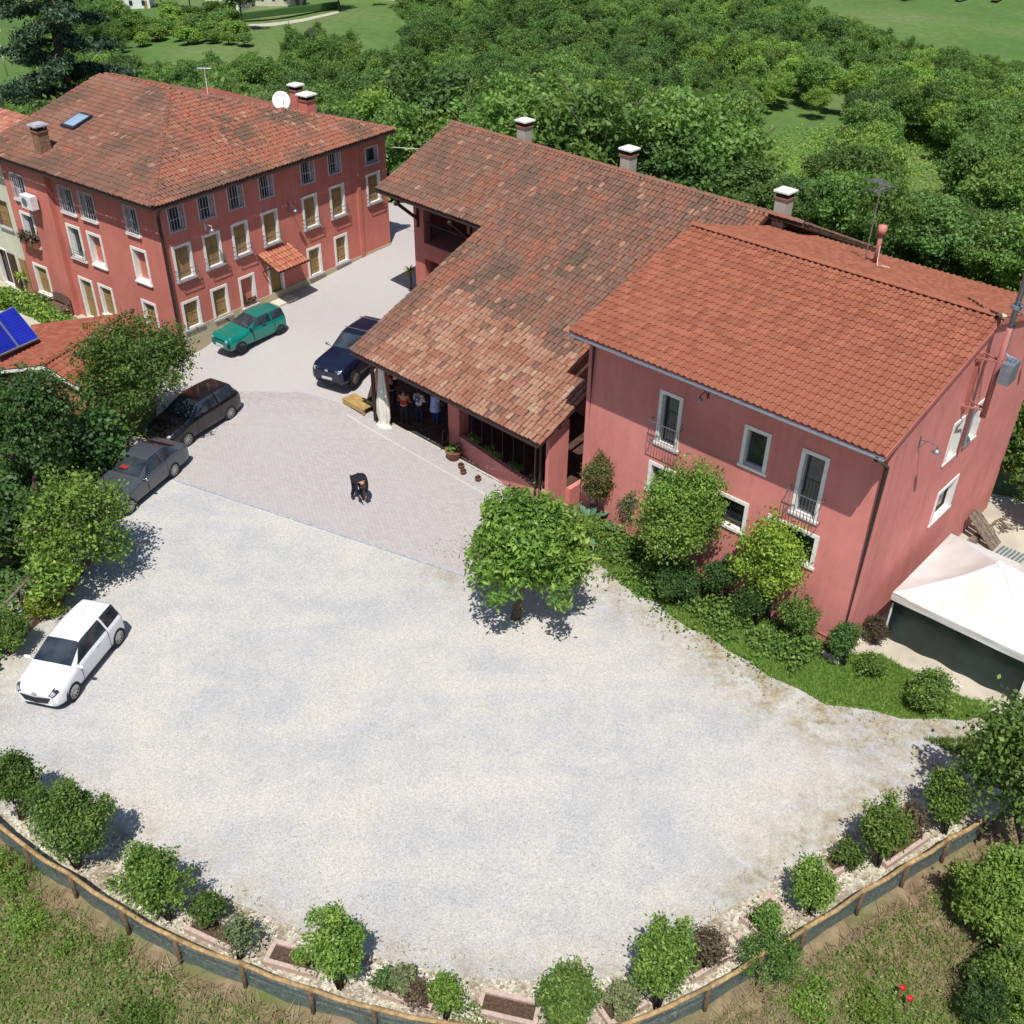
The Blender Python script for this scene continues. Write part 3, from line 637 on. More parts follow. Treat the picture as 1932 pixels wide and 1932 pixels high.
# ================================================================== RIGHT HOUSE (plain orange tiles)
RO = Vector((10.74, 25.07, 0)); RA = -42.2; RF = local_frame(RO, RA)
rh = thing('red_house', 'large red house with plain orange tiled roof and white framed windows beside the white gazebo', 'house', RO, math.radians(RA))
Wa = lambda u, z, o: (u, -o, z); Wg = lambda u, z, o: (o, u, z)
AL, BE = -11.05, 11.5
sl_ = (9.90-8.10)/(5.72+1.03)
zr = lambda b: 8.10+sl_*(b+1.03) if b < 5.72 else 9.90-sl_*(b-5.72)
f_ops = [(-8.0, -7.08, 4.72, 6.72), (-4.76, -3.8, 5.3, 6.72), (-2.74, -1.82, 4.42, 6.72), (-8.15, -7.0, 2.75, 3.9), (-6.15, -4.16, 2.78, 3.96), (-3.45, -1.62, 2.74, 3.95)]
g_ops = [(4.42, 5.32, 5.3, 6.76), (5.98, 6.9, 5.3, 6.76), (4.85, 6.5, 2.66, 3.96)]
ins = lambda o, f=.12: (o[0]+f, o[1]-f, o[2]+.02, o[3]-f)
m = MB(); cells(m, Wa, AL, 0, -.6, zr(0)-.12, [ins(o) for o in f_ops])
cells(m, Wg, 0, BE, -.6, 7.9, [ins(o) for o in g_ops])
m.add([(0, 0, 7.9), (0, BE, 7.9), (0, BE, zr(BE)-.12), (0, 5.72, 9.78), (0, 0, zr(0)-.12)], [(0, 1, 2, 3, 4)])
m.add([(AL, 0, -.6), (AL, BE, -.6), (AL, BE, zr(BE)-.12), (AL, 5.72, 9.78), (AL, 0, zr(0)-.12)], [(4, 3, 2, 1, 0)])
m.add([(0, BE, -.6), (AL, BE, -.6), (AL, BE, zr(BE)-.12), (0, BE, zr(BE)-.12)], [(0, 1, 2, 3)])
m.build('wall', 'red_plaster_right', rh)
for i, o in enumerate(f_ops):
    kw = dict(kind='glass', sill='white_stone', sillout=.06)
    if i in (0, 2): kw['rail'] = (.88, .30, 11, 'iron_grey')
    window(rh, Wa, *o, **kw)
for o in g_ops: window(rh, Wg, *o, kind='glass', sill='white_stone', sillout=.05)
m = MB(); wbox(m, Wa, AL, -.02, .42, .46, -.01, .03); m.build('wall_band', 'red_plaster_barn', rh)
x0, x1, y0, y1 = -11.15, .12, -1.03, 12.35
m = MB(); slab(m, [(x0, y0, zr(y0)), (x1, y0, zr(y0)), (x1, 5.72, 9.90), (x0, 5.72, 9.90)], .16); slab(m, [(x0, 5.72, 9.90), (x1, 5.72, 9.90), (x1, y1, zr(y1)), (x0, y1, zr(y1))], .16)
rr_ = m.build('roof', 'red_plaster_barn', rh)
pal = lin((188, 104, 84), (186, 102, 82), (190, 106, 85), (184, 101, 81), (191, 108, 87), (188, 105, 84)); pal = [(c[0]*.70, c[1]*.86, c[2]*.90) for c in pal]
rf = Roofer(rh, rr_, romana(), 'new_roof_tile', pal, RF); pf = lambda u, v, c: int(rdm.random()*6)
sn = math.sqrt(1+sl_*sl_)
rf.plane((x0, y0-.05, zr(y0)-.05*sl_), (1, 0, 0), (0, 1, sl_), [(0, 0), (x1-x0+.02, 0), (x1-x0+.02, 6.75*sn), (0, 6.75*sn)], .225, .32, pf, .003, .0)
rf.plane((x0, y1+.05, zr(y1)-.05*sl_), (1, 0, 0), (0, -1, sl_), [(0, 0), (x1-x0+.02, 0), (x1-x0+.02, 6.6*sn), (0, 6.6*sn)], .225, .33, pf, .0015, .02, .6)
rf.finish()
ridge_tiles(rr_, (x0, 5.72, 9.94), (x1, 5.72, 9.94), 'new_roof_tile', pal[:3], .26, .38)
m = MB(); m.lathe([(.0, 0), (.1, .02), (.13, .1), (.0, .16)], 8, (x1-.05, 5.72, 9.93)); m.build('ridge_mortar', 'mortar_pale', rr_)
def gutter(par, p, q, r, mat, n=6):
    p, q = Vector(p), Vector(q); d = (q-p).normalized(); s_ = d.cross(Vector((0, 0, 1))).normalized(); m = MB(); 
    for k in range(n):
        a0, a1 = PI*k/n, PI*(k+1)/n
        P = [c+s_*(math.cos(a)*r)-Vector((0, 0, math.sin(a)*r)) for c in (p, q) for a in (a0, a1)]; Q = [c+s_*(math.cos(a)*(r-.01))-Vector((0, 0, math.sin(a)*(r-.01))) for c in (p, q) for a in (a0, a1)]
        m.add(P, [(0, 1, 3, 2)]); m.add(Q, [(0, 2, 3, 1)])
    for sg in (1, -1): c = s_*(r*sg); m.tube([p+c, q+c], .012, 5)
    return m.build('gutter', mat, par)
gutter(rh, (x0+.1, y0-.09, zr(y0)-.06), (x1, y0-.09, zr(y0)-.06), .075, 'gutter_grey')
m = MB(); zc = zr(y0)-.14
m.tube([(-.1, y0-.08, zc), (-.12, -.55, zc-.35), (-.12, -.08, zc-.75), (-.12, -.08, -.3)], .075, 8); m.build('downpipe', 'copper_brown', rh)
m = MB(); m.tube([(AL+.25, y0-.08, zc), (AL+.25, -.55, zc-.3), (AL+.25, -.08, zc-.65), (AL+.25, -.08, 4.4)], .05, 8); m.build('downpipe', 'copper_brown', rh)
# lamps on the house
def wall_lamp(par_M, name, label, W, u, z, arm, mat='iron_grey', down=.16, head=.13):
    t = thing(name, label, 'wall lamp'); t.matrix_world = par_M
    m = MB(); m.tube([W(u, z-.3, .02), W(u, z+.12, .02)], .022, 6); m.tube([W(u, z, .02), W(u, z+.03, arm*.5), W(u, z, arm)], .016, 6); m.tube([W(u, z-.25, .03), W(u, z-.02, arm*.35)], .01, 5); m.tube([W(u, z, arm), W(u, z-down, arm)], .012, 5)
    m.build('bracket', mat, t)
    c = W(u, z-down, arm); m = MB(); m.lathe([(.03, .06), (head*.6, .03), (head, -.04), (head*.93, -.05), (.0, .0)], 12, c); m.build('lamp_shade', 'galvanised', t, True)
    m = MB(); m.lathe([(.0, -.1), (.05, -.08), (.06, -.03), (.03, .01)], 10, c); m.build('bulb_glass', 'plastic_white', t, True)
    return t
wall_lamp(RF, 'wall_lamp', 'street style lamp on an arm near the front edge of the sunlit gable', Wg, 1.66, 7.42, .55)
wall_lamp(RF, 'wall_lamp', 'small lamp high under the front eave of the big red house', Wa, -6.2, 7.35, .5, 'wood_dark', .12, .1)
wall_lamp(RF, 'wall_lamp', 'lamp on an arm at the far end of the sunlit gable beyond the mast', Wg, 9.3, 8.3, .6)
# mast with box on gable
mt = thing('mast', 'tall grey and red steel mast with a grey cabinet on the big red house gable', 'mast'); mt.matrix_world = RF
m = MB(); m.tube([(.62, 4.85, 7.1), (.62, 4.85, 10.1)], .095, 12); m.build('lower_pole', 'red_paint', mt, True)
m = MB(); m.tube([(.62, 4.85, 10.1), (.62, 4.85, 16.5)], .085, 12); m.build('upper_pole', 'galvanised', mt, True)
m = MB()
for zz in (7.35, 9.0):
    m.beam((-.02, 4.6, zz), (.62, 4.8, zz), .05); m.beam((-.02, 5.1, zz), (.62, 4.9, zz), .05); m.beam((.0, 4.55, zz), (.0, 5.15, zz), .07)
m.box(0, .1, 4.75, 4.95, 7.2, 9.1); m.build('wall_bracket', 'red_paint', mt)
m = MB(); m.box(.78, 1.12, 4.55, 5.15, 8.45, 9.1); 
for k in range(6): m.box(.80+.05*k, .82+.05*k, 5.152, 5.19, 8.5, 9.05)
m.build('radio_cabinet', 'galvanised', mt)
m = MB()
for dx in (.0, .14, .28): m.tube([(.84+dx*.8, 4.8, 9.1), (.84+dx*.8, 4.8, 9.24), (.72, 4.85, 9.3), (.72, 4.85, 10.2)], .022, 6)
m.build('cable', 'steel_blue', mt)
m = MB(); m.lathe([(.16, -.05), (.16, .05), (.09, .06)], 14, (.62, 4.85, 10.75)); m.lathe([(.09, -.06), (.16, -.05)], 14, (.62, 4.85, 10.75)); m.tube([(.62, 4.85, 10.9), (.95, 4.6, 10.95), (1.3, 4.6, 10.95)], .03, 6); m.tube([(.62, 4.85, 10.65), (.95, 4.6, 10.7), (1.3, 4.6, 10.7)], .03, 6); m.build('pole_collar', 'galvanised', mt)
m = MB(); m.tube([(.72, 4.6, 12.9), (.72, 4.6, 14.5)], .13, 14); m.build('antenna_panel', 'gutter_grey', mt, True)
# antenna and flue pipe on the back slope
az = zr(9.4)
an = thing('tv_antenna', 'thin tv antenna on a pole beside the red flue pipe on the back roof slope', 'antenna'); an.matrix_world = RF
AP = (-6.1, 9.4)
m = MB(); m.tube([(AP[0], AP[1], az-.1), (AP[0]+.02, AP[1], az+2.9)], .022, 6); m.build('pole', 'gutter_grey', an)
def yagi(par, c, ax, L=.9, n=8):
    m = MB(); c = Vector(c); a = Vector(ax).normalized(); s_ = a.cross(Vector((0, 0, 1))); m.tube([c-a*L*.5, c+a*L*.5], .014, 5)
    for k in range(n): p = c+a*(L*(k/(n-1)-.5)); w_ = .3-.012*k; m.tube([p-s_*w_, p+s_*w_], .009, 4)
    m.build('aerial', 'gutter_grey', par)
yagi(an, (AP[0], AP[1], az+2.85), (.9, -.4, 0)); yagi(an, (AP[0], AP[1], az+2.6), (.2, .9, 0), .6, 5)
fl = thing('flue_pipe', 'short red flue pipe with a round cap on the back slope of the orange roof', 'flue pipe'); fl.matrix_world = RF
m = MB(); m.tube([(AP[0]+.35, AP[1]+.1, az-.1), (AP[0]+.35, AP[1]+.1, az+1.15)], .085, 12); m.build('pipe', 'red_paint', fl, True)
m = MB(); m.lathe([(.0, .32), (.15, .30), (.16, .0), (.09, -.01)], 12, (AP[0]+.35, AP[1]+.1, az+1.1)); m.build('pipe_cap', 'red_plaster_right', fl, True)
m = MB(); m.tube([(AP[0]+.45, AP[1], az+.7), (AP[0]+.5, AP[1]-.1, az+.3), (AP[0]+.7, AP[1]-.5, az+.2), (AP[0]+.9, AP[1]-.6, zr(8.8)+.12), (AP[0]+1.15, AP[1]-.5, zr(8.9)+.12)], .012, 5); m.build('loose_cable', 'white_stone', fl)

# ================================================================== BARN WITH PORTICO
BO = Vector((1.30, 32.64, 0)); BA = -43.0; BF = local_frame(BO, BA)
bh = thing('barn', 'long red barn whose mossy tiled roof sweeps down to an open portico', 'barn', BO, math.radians(BA))
S = .4146; zb = lambda b: 3.63+S*(b+.8); SNB = math.sqrt(1+S*S)
RB = 12.0; ZR = zb(RB)
zback = lambda b: ZR-S*(b-RB)
front = [(-10.23, -.8), (.28, -.8), (.28, 2.21), (-1.15, 2.21), (-1.15, 7.6), (.62, 7.6), (.75, 12.0), (-17.5, 12.0), (-17.5, 6.95), (-10.23, 6.95)]
m = MB(); T3 = lambda p: (p[0], p[1], zb(p[1]))
for q in (((-10.23, -.8), (.28, -.8), (.28, 2.21), (-10.23, 2.21)), ((-10.23, 2.21), (-1.15, 2.21), (-1.15, 6.95), (-10.23, 6.95)), ((-17.5, 6.95), (-1.15, 6.95), (-1.15, 12), (-17.5, 12)), ((-1.15, 7.6), (.62, 7.6), (.75, 12), (-1.15, 12))): slab(m, [T3(p) for p in q], .14)
slab(m, [(-17.5, 12, ZR), (2.3, 12, ZR), (2.6, 18.6, zback(18.6)), (-17.5, 18.6, zback(18.6))], .14)
br_ = m.build('roof', 'terracotta_dark', bh)
palB = lin((140, 98, 84), (156, 100, 82), (122, 92, 80), (172, 102, 82), (108, 86, 74), (150, 112, 96), (132, 90, 74), (186, 108, 82), (194, 142, 118), (202, 152, 126), (184, 122, 100), (210, 172, 144), (176, 108, 88), (190, 130, 106))
palB = [tuple(k*.86 for k in c) for c in palB]
def palbarn(u, v, c):
    x, y = c[0], c[1]; q = noise.noise(Vector((x*.7, y*.7, 3))); r = rdm.random()
    edge = 2.9+.9*noise.noise(Vector((x*1.1, y*1.1, 9)))-.09*(x+5)
    if y < edge and x > -9.2+.3*noise.noise(Vector((y, 0, 0))):
        k = noise.noise(Vector((x*.9+5, y*1.4, 1)))+.25*(r-.5)
        if r < .06: return 0
        return (9 if k > .18 else 8 if k > .02 else 13 if k > -.12 else 10 if k > -.25 else 12) if rdm.random() < .75 else rdm.choice([8, 10, 11, 12, 13])
    if r < .022+.05*(q > .15): return 7
    if r < .05: return 8
    p_ = q*.62+.42*(rdm.random()-.5)
    return 3 if p_ > .3 else 1 if p_ > .1 else 5 if p_ > 0 else 0 if p_ > -.15 else 6 if p_ > -.27 else 2 if p_ > -.36 else 4
bf = Roofer(bh, br_, coppo(.185), 'roof_tile', palB, BF)
poly = [(p[0]+17.5, (p[1]+.8)*SNB) for p in front]
bf.plane((-17.5, -.85, zb(-.85)), (1, 0, 0), (0, 1, S), poly, .205, .35, palbarn, .010, .02)
bf.plane((-17.5, 18.65, zback(18.65)), (1, 0, 0), (0, -1, S), [(0, 0), (20.0, 0), (19.8, 6.55*SNB), (0, 6.55*SNB)], .205, .36, lambda u, v, c: rdm.choice([0, 1, 2, 3, 5, 6]), .01, .02)
bf.finish()
ridge_tiles(br_, (-17.5, 12, ZR+.02), (2.3, 12, ZR+.02), 'roof_tile', [palB[i] for i in (0, 1, 3, 5)], .25, .38)
m = MB()
for k in range(8): m.beam((.7+.22*k, 12.1, ZR-.2), (.7+.22*k, 18.4, zback(18.4)-.2), .08, .1)
m.build('rafter', 'wood_dark', br_)
Wb = lambda u, z, o: (u, 7.95-o, z)        # loggia wall plane, b = 7.95
m = MB()
# loggia front: pillars and beams as one plastered wall with big openings
cells(m, lambda u, z, o: (u, 8.2-o, z), -16.25, -1.2, -.4, zb(8.2)-.16, [(-15.55, -12.55, 1.0, 3.55), (-15.55, -12.55, 4.35, 9), (-11.95, -8.6, 1.0, 3.55), (-11.95, -8.6, 4.35, 9), (-8, -4.7, 0, 9), (-4.1, -1.5, 0, 9)])
cells(m, lambda u, z, o: (u, 8.6-o, z), -16.25, -1.2, -.4, zb(8.6)-.16, [(-15.55, -12.55, 1.0, 3.55), (-15.55, -12.55, 4.35, 9), (-11.95, -8.6, 1.0, 3.55), (-11.95, -8.6, 4.35, 9), (-8, -4.7, 0, 9), (-4.1, -1.5, 0, 9)])
for u0, u1 in ((-16.25, -15.55), (-12.55, -11.95), (-8.6, -8.0)):
    m.add([(u0, 8.2, 0), (u0, 8.6, 0), (u0, 8.6, zb(8.6)-.2), (u0, 8.2, zb(8.2)-.2)], [(0, 1, 2, 3)]); m.add([(u1, 8.2, 0), (u1, 8.6, 0), (u1, 8.6, zb(8.6)-.2), (u1, 8.2, zb(8.2)-.2)], [(0, 3, 2, 1)])
for zz in (3.55, 4.35): m.add([(-16.25, 8.2, zz), (-8, 8.2, zz), (-8, 8.6, zz), (-16.25, 8.6, zz)], [(0, 1, 2, 3)])
# left gable of the barn
m.add([(-16.25, 8.2, -.4), (-16.25, 17.8, -.4), (-16.25, 17.8, zback(17.8)-.16), (-16.25, 12, ZR-.16), (-16.25, 8.2, zb(8.2)-.16)], [(4, 3, 2, 1, 0)])
m.add([(.3, 7.9, -.4), (.3, 17.8, -.4), (.3, 17.8, zback(17.8)-.16), (.3, 12, ZR-.16), (.3, 7.9, zb(7.9)-.16)], [(0, 1, 2, 3, 4)])
m.add([(-16.25, 17.8, -.4), (.3, 17.8, -.4), (.3, 17.8, zback(17.8)-.16), (-16.25, 17.8, zback(17.8)-.16)], [(0, 1, 2, 3)])
# portico back wall and inner walls
m.add([(-10.1, 6.6, -.2), (.9, 6.6, -.2), (.9, 6.6, zb(6.6)-.15), (-10.1, 6.6, zb(6.6)-.15)], [(0, 1, 2, 3)])
m.build('wall', 'red_plaster_barn', bh)
m = MB(); m.add([(-16.2, 11.6, 0), (-8, 11.6, 0), (-8, 11.6, zb(11.6)-.2), (-16.2, 11.6, zb(11.6)-.2)], [(0, 1, 2, 3)]); m.build('inner_wall', 'white_plaster', bh)
m = MB(); m.box(-16.2, -8, 8.6, 11.55, 3.9, 4.3); m.build('loggia_floor', 'red_plaster_barn', bh)
m = MB(); m.box(-14.2, -13.0, 11.5, 11.58, 6.0, 7.3); m.build('inner_window', 'dark_interior', bh)
m = MB(); m.tube([(-15.5, 8.3, 5.35), (-12.6, 8.3, 5.35)], .03, 6)
for k in range(22): x = -15.45+2.85*k/21; m.tube([(x, 8.3, 4.4), (x, 8.3, 5.35)], .012, 4)
m.build('railing', 'iron_dark', bh)
for x in (-15.9, -12.25):
    m = MB(); m.beam((x, 8.15, zb(8.2)-1.9), (x, 6.9, zb(6.9)-.3), .14); m.beam((x, 8.2, zb(8.2)-.25), (x, 6.75, zb(6.75)-.25), .15); m.beam((x, 8.18, zb(8.2)-2.3), (x, 8.18, zb(8.2)-.3), .15, .1); m.build('eave_brace', 'wood_dark', bh)
m = MB(); m.beam((-17.3, 7.3, zb(7.3)-.26), (-10.3, 7.3, zb(7.3)-.26), .16, .16); m.build('eave_beam', 'wood_dark', bh)
# portico pillars
def pillar(u0, u1, b0, b1, h, name='pillar', mat='red_plaster_barn'): m = MB(); m.box(u0, u1, b0, b1, -.3, h); return m.build(name, mat, bh)
pillar(-6.13, -5.5, .74, 1.3, zb(.74)-.2); pillar(-.14, .28-.26, .02, 1.1, zb(.1)-.2, mat='red_plaster_right')
pillar(-9.95, -9.62, .25, .6, zb(.25)-.2)
m = MB(); m.tube([(-10.0, .0, .05), (-10.0, .0, 3.55)], .05, 8); m.tube([(-9.86, -.02, .05), (-9.86, -.02, 3.5)], .05, 8); m.build('downpipe', 'copper_brown', bh)
m = MB(); m.tube([(-.5, -.12, .0), (-.5, -.12, 3.5)], .05, 8); m.build('downpipe', 'copper_brown', bh)
m = MB(); m.tube([(-.28, -.1, .0), (-.28, -.1, 3.5), (-.1, -.5, 3.7)], .05, 8); m.build('downpipe', 'copper_brown', bh)
m = MB(); m.beam((-10.0, .35, zb(.35)-.24), (.2, .35, zb(.35)-.24), .2, .2); m.build('lintel_beam', 'wood_dark', bh)
m = MB()
for k in range(14): x = -9.9+.76*k; m.beam((x, -.7, zb(-.7)-.2), (x, 6.5, zb(6.5)-.2), .1, .1)
m.build('rafter', 'wood_dark', bh)
gutter(bh, (-10.2, -.9, zb(-.8)-.06), (.28, -.9, zb(-.8)-.06), .06, 'copper_brown')
gutter(bh, (-17.5, 6.87, zb(6.95)-.08), (-10.3, 6.87, zb(6.95)-.08), .06, 'copper_brown')
# low wall under the wire opening, slightly skewed to the eave
def skew(u, z, o):   # from pillar (-5.4,.72) to corner (-.14,.06)
    t = (u+5.4)/5.26; return (u, .72+(.06-.72)*t-o, z)
m = MB(); m.box(-5.45, -.14, -.1, .86, -.22, 0, skew); m.build('low_wall', 'red_plaster_right', bh)
m = MB(); m.box(.02, .22, 1.1, 4.5, -.1, .75); m.build('low_wall', 'red_plaster_right', bh)
m = MB()
for k in range(9): u = -5.4+5.2*k/8; m.tube([skew(u, .86, -.1), skew(u, 3.4, -.1)], .012, 4)
m.build('wire_post', 'iron_dark', bh)
m = MB(); m.box(-10.1, .1, -.25, .0, .02, .05, lambda x, y, z: (x, .62+y-.03*(x+10)*.0, z)); m.build('floor_curb', 'stone_pale', bh)
for i, x in enumerate((-12.95, -6.75, 1.05)):
    chimney(bh, x, 12.45, zback(12.45)-.3, ZR+.62, .52, 'chimney_cement')

# ================================================================== LEFT FARMHOUSE (hipped roof)
LO = Vector((-15.75, 45.07, 0)); LAa = 54.0; LF = local_frame(LO, LAa)
lh = thing('farmhouse', 'three storey red farmhouse with weathered hipped tile roof and brown shuttered windows', 'house', LO, math.radians(LAa))
Wl = lambda u, z, o: (u, -o, z); Ws = lambda u, z, o: (-o, u, z)
LEN = 14.75; AX = 7.1; ZA = 9.85; BX = 7.25; ZE = 7.62
shut, glass = 'shutter', 'glass'
fr = [(.40, 1.36, 6.05, 7.28, 't'), (2.09, 3.09, 6.12, 7.30, 't'), (3.83, 4.83, 6.13, 7.33, 't'), (5.76, 6.72, 6.15, 7.33, 't'), (8.50, 9.48, 6.15, 7.36, 't'), (10.41, 11.34, 6.18, 7.38, 't'), (13.15, 14.16, 6.10, 6.97, 'q'),
      (.34, 1.40, 3.80, 5.43, 'm'), (2.07, 3.12, 3.86, 5.46, 'm'), (3.80, 4.83, 3.90, 5.49, 'm'), (5.70, 6.75, 3.90, 5.53, 'm'), (8.41, 9.47, 3.94, 5.58, 'm'), (10.36, 11.44, 3.98, 5.60, 'm'), (13.11, 14.20, 3.98, 5.56, 'm'),
      (.31, 1.35, 1.37, 2.76, 'g'), (2.05, 3.08, 1.27, 2.82, 'g'), (3.79, 4.81, 1.26, 2.83, 'n'), (8.40, 9.41, 1.38, 2.90, 'g'), (10.39, 11.38, 1.44, 2.95, 'g'), (5.66, 6.70, .95, 2.88, 'd')]
lf = [(1.60, 2.52, 5.70, 7.0, 'T'), (4.80, 5.93, 5.63, 6.93, 'T'), (6.45, 7.55, 5.60, 6.88, 'T'), (9.95, 11.05, 5.57, 6.84, 'T'), (1.44, 2.60, 3.35, 5.03, 'N'), (4.83, 5.98, 3.30, 4.96, 'N'), (6.48, 7.62, 3.28, 4.98, 'C'), (9.90, 11.08, 3.25, 4.92, 'C'),
      (1.5, 2.6, .72, 2.4, 'G'), (4.86, 6.0, .70, 2.30, 'G'), (9.84, 11.12, .6, 2.20, 'G'), (6.48, 7.62, .02, 2.27, 'D')]
m = MB(); cells(m, Wl, 0, LEN, 0.6, ZE-.05, [ins(o) for o in fr])
m2 = MB(); wbox(m2, Wl, 0, LEN, -.3, 1.35, -.1, .04); 
cells(m, Ws, 0, 8.12, -.3, ZE-.05, [ins(o) for o in lf])
Ws2 = lambda u, z, o: (-.28-o, u, z)
cells(m, Ws2, 8.12, 11.75, -.3, ZE-.12, [ins(o) for o in lf])
m.add([(-.28, 8.12, -.3), (0, 8.12, -.3), (0, 8.12, ZE), (-.28, 8.12, ZE)], [(0, 1, 2, 3)])
m.add([(LEN, 0, -.3), (LEN, 14, -.3), (LEN, 14, ZE), (LEN, 0, ZE)], [(0, 1, 2, 3)]); m.add([(0, 14, -.3), (LEN, 14, -.3), (LEN, 14, ZE), (0, 14, ZE)], [(3, 2, 1, 0)])
wbox(m, Wl, 12.35, 12.62, .6, ZE-.1, -.02, .07)
m.build('wall', 'red_plaster_left', lh)
m2.build('plinth', 'plinth_cement', lh)
for u0, u1, z0, z1, k in fr:
    if k == 't': window(lh, Wl, u0, u1, z0, z1, 'curtained', .05, .2, 'grille_pale', None, bars=6)
    elif k == 'q': window(lh, Wl, u0, u1, z0, z1, 'glass', .07, .3, 'grille_pale', 'grey_stone')
    elif k == 'm': window(lh, Wl, u0, u1, z0, z1, 'shutter', .12, sill='grey_stone', rail=(.52, .24, -3, 'iron_grey'))
    elif k == 'g': window(lh, Wl, u0, u1, z0, z1, 'shutter', .12, sill='grey_stone')
    elif k == 'n': window(lh, Wl, u0, u1, z0, z1, 'niche', .12, wall='red_plaster_left')
    elif k == 'd': window(lh, Wl, u0, u1, z0, z1, 'shutter', .13, sill=None, name='door')
for u0, u1, z0, z1, k in lf:
    W_ = Ws if u1 < 8.2 else Ws2
    if k == 'T': window(lh, W_, u0, u1, z0, z1, 'curtained', .05, .2, 'grille_pale', 'white_stone', bars=6)
    elif k == 'N': window(lh, W_, u0, u1, z0, z1, 'niche', .13, .25, wall='red_plaster_left')
    elif k == 'C': window(lh, W_, u0, u1, z0, z1, 'curtained', .13, .2, rail=(.5, .2, -4, 'iron_grey') if u0 < 8 else None)
    elif k == 'G': window(lh, W_, u0, u1, z0, z1, 'shutter', .13)
    elif k == 'D': window(lh, W_, u0, u1, z0, z1, 'shutter', .13, sill=None, name='door')
E0 = (-.62, -.58); E1x = 14.98
A_ = (AX, BX, ZA)
m = MB(); c0 = (E0[0], E0[1], ZE); c1 = (E1x, E0[1], ZE); far = (AX, 12.9, ZA-.02); lw_ = (E0[0], 15.6, ZE)
slab(m, [c0, c1, A_], .14); slab(m, [c0, A_, far, (2.9, 12.9, ZE+(2.9-E0[0])/(AX-E0[0])*(ZA-ZE))], .12); slab(m, [c0, (2.9, 12.9, ZE+(2.9-E0[0])/(AX-E0[0])*(ZA-ZE)), (E0[0], 12.9, ZE)], .12)
slab(m, [A_, c1, (AX, 12.9, ZA-.02)], .14)
lr_ = m.build('roof', 'terracotta_dark', lh)
palL = lin((150, 98, 82), (168, 104, 86), (136, 98, 80), (186, 108, 84), (122, 88, 72), (186, 104, 80), (168, 120, 102), (182, 122, 98), (194, 148, 126), (146, 104, 88)); palL = [tuple(k*.86 for k in c) for c in palL]
def pl_front(u, v, c):
    q = .8*noise.noise(Vector((c[0]*.5, c[1]*.5, 2)))+.28*(rdm.random()-.5); r = rdm.random()
    band = noise.noise(Vector((u*.22, v*.5, 7)))
    if r < .03: return 8
    if band > .02 and r < .5: return 5
    return 3 if q > .2 else 7 if q > .12 else 1 if q > .0 else 0 if q > -.15 else 2 if q > -.25 else 4
def pl_left(u, v, c):
    q = noise.noise(Vector((c[0]*.45, c[1]*.45, 12)))+.4*(rdm.random()-.5); r = rdm.random()
    if r < .06: return 5
    if r < .08: return 8
    hi = (c[2]-8.8)*.12
    q += hi
    return 6 if q > .22 else 1 if q > .05 else 0 if q > -.08 else 9 if q > -.2 else 2 if q > -.3 else 4
lfz = Roofer(lh, lr_, coppo(.160, .40, rise=.07), 'roof_tile', palL, LF)
hb = BX-E0[1]; sf = (ZA-ZE)/hb; snf = math.sqrt(1+sf*sf)
lfz.plane((E0[0], E0[1]-.05, ZE-.05*sf), (1, 0, 0), (0, 1, sf), [(0, 0), (E1x-E0[0], 0), (AX-E0[0]+.1, hb*snf), (AX-E0[0]-.1, hb*snf)], .175, .33, pl_front, .012, .02)
ha = AX-E0[0]; sg_ = (ZA-ZE)/ha; sng = math.sqrt(1+sg_*sg_)
lfz.plane((E0[0]-.05, 12.95, ZE-.05*sg_), (0, -1, 0), (1, 0, sg_), [(0, 0), (12.95-E0[1], 0), (12.95-BX, ha*sng), (0, ha*sng)], .175, .33, pl_left, .014, .02)
lfz.plane((E1x+.05, E0[1], ZE), (0, 1, 0), (-1, 0, (ZA-ZE)/(E1x-AX)), [(0, 0), (13.4, 8.1), (hb, 8.1)], .175, .34, lambda u, v, c: rdm.choice([0, 1, 2, 3]), .012, .02)
lfz.finish()
ridge_tiles(lr_, c0, A_, 'roof_tile', [palL[i] for i in (0, 1, 3)], .22); ridge_tiles(lr_, c1, A_, 'roof_tile', [palL[i] for i in (0, 1, 3)], .22); ridge_tiles(lr_, A_, far, 'roof_tile', [palL[i] for i in (0, 1, 3)], .22)
gutter(lh, (E0[0]+.1, E0[1]-.1, ZE-.08), (E1x, E0[1]-.1, ZE-.08), .07, 'copper_brown'); gutter(lh, (E0[0]-.1, 12.9, ZE-.08), (E0[0]-.1, E0[1], ZE-.08), .07, 'copper_brown')
m = MB(); wbox(m, Wl, -.1, LEN, ZE-.28, ZE-.15, -.02, .3); m.build('cornice', 'plinth_cement', lh)
m = MB(); m.tube([(-.3, -.6, ZE-.12), (-.12, -.12, ZE-.6), (-.1, -.1, .3)], .075, 8); m.build('downpipe', 'copper_brown', lh)
# skylight
sx, sy = 3.0, 9.6; sz = ZE+(sx-E0[0])*sg_+.1
fr_ = lambda x, y, z: (sx+x, sy+y, sz+x*sg_+z)
m = MB(); m.box(-.62, .62, -.5, .5, -.08, .1, fr_); sk_ = m.build('skylight', 'iron_dark', lh)
m = MB(); m.box(-.48, .48, -.4, .4, .1, .12, fr_); m.build('skylight_pane', 'sky_glass', sk_)
chimney(lh, .55, 8.95, ZE+.1, 8.95, .55, 'brick_brown', 'grey_stone')
chimney(lh, 12.0, 2.75, 8.0, 9.15, .62, 'red_plaster_left', 'white_stone'); chimney(lh, 12.75, 4.3, 7.8, 9.25, .5, 'red_plaster_left', 'white_stone')
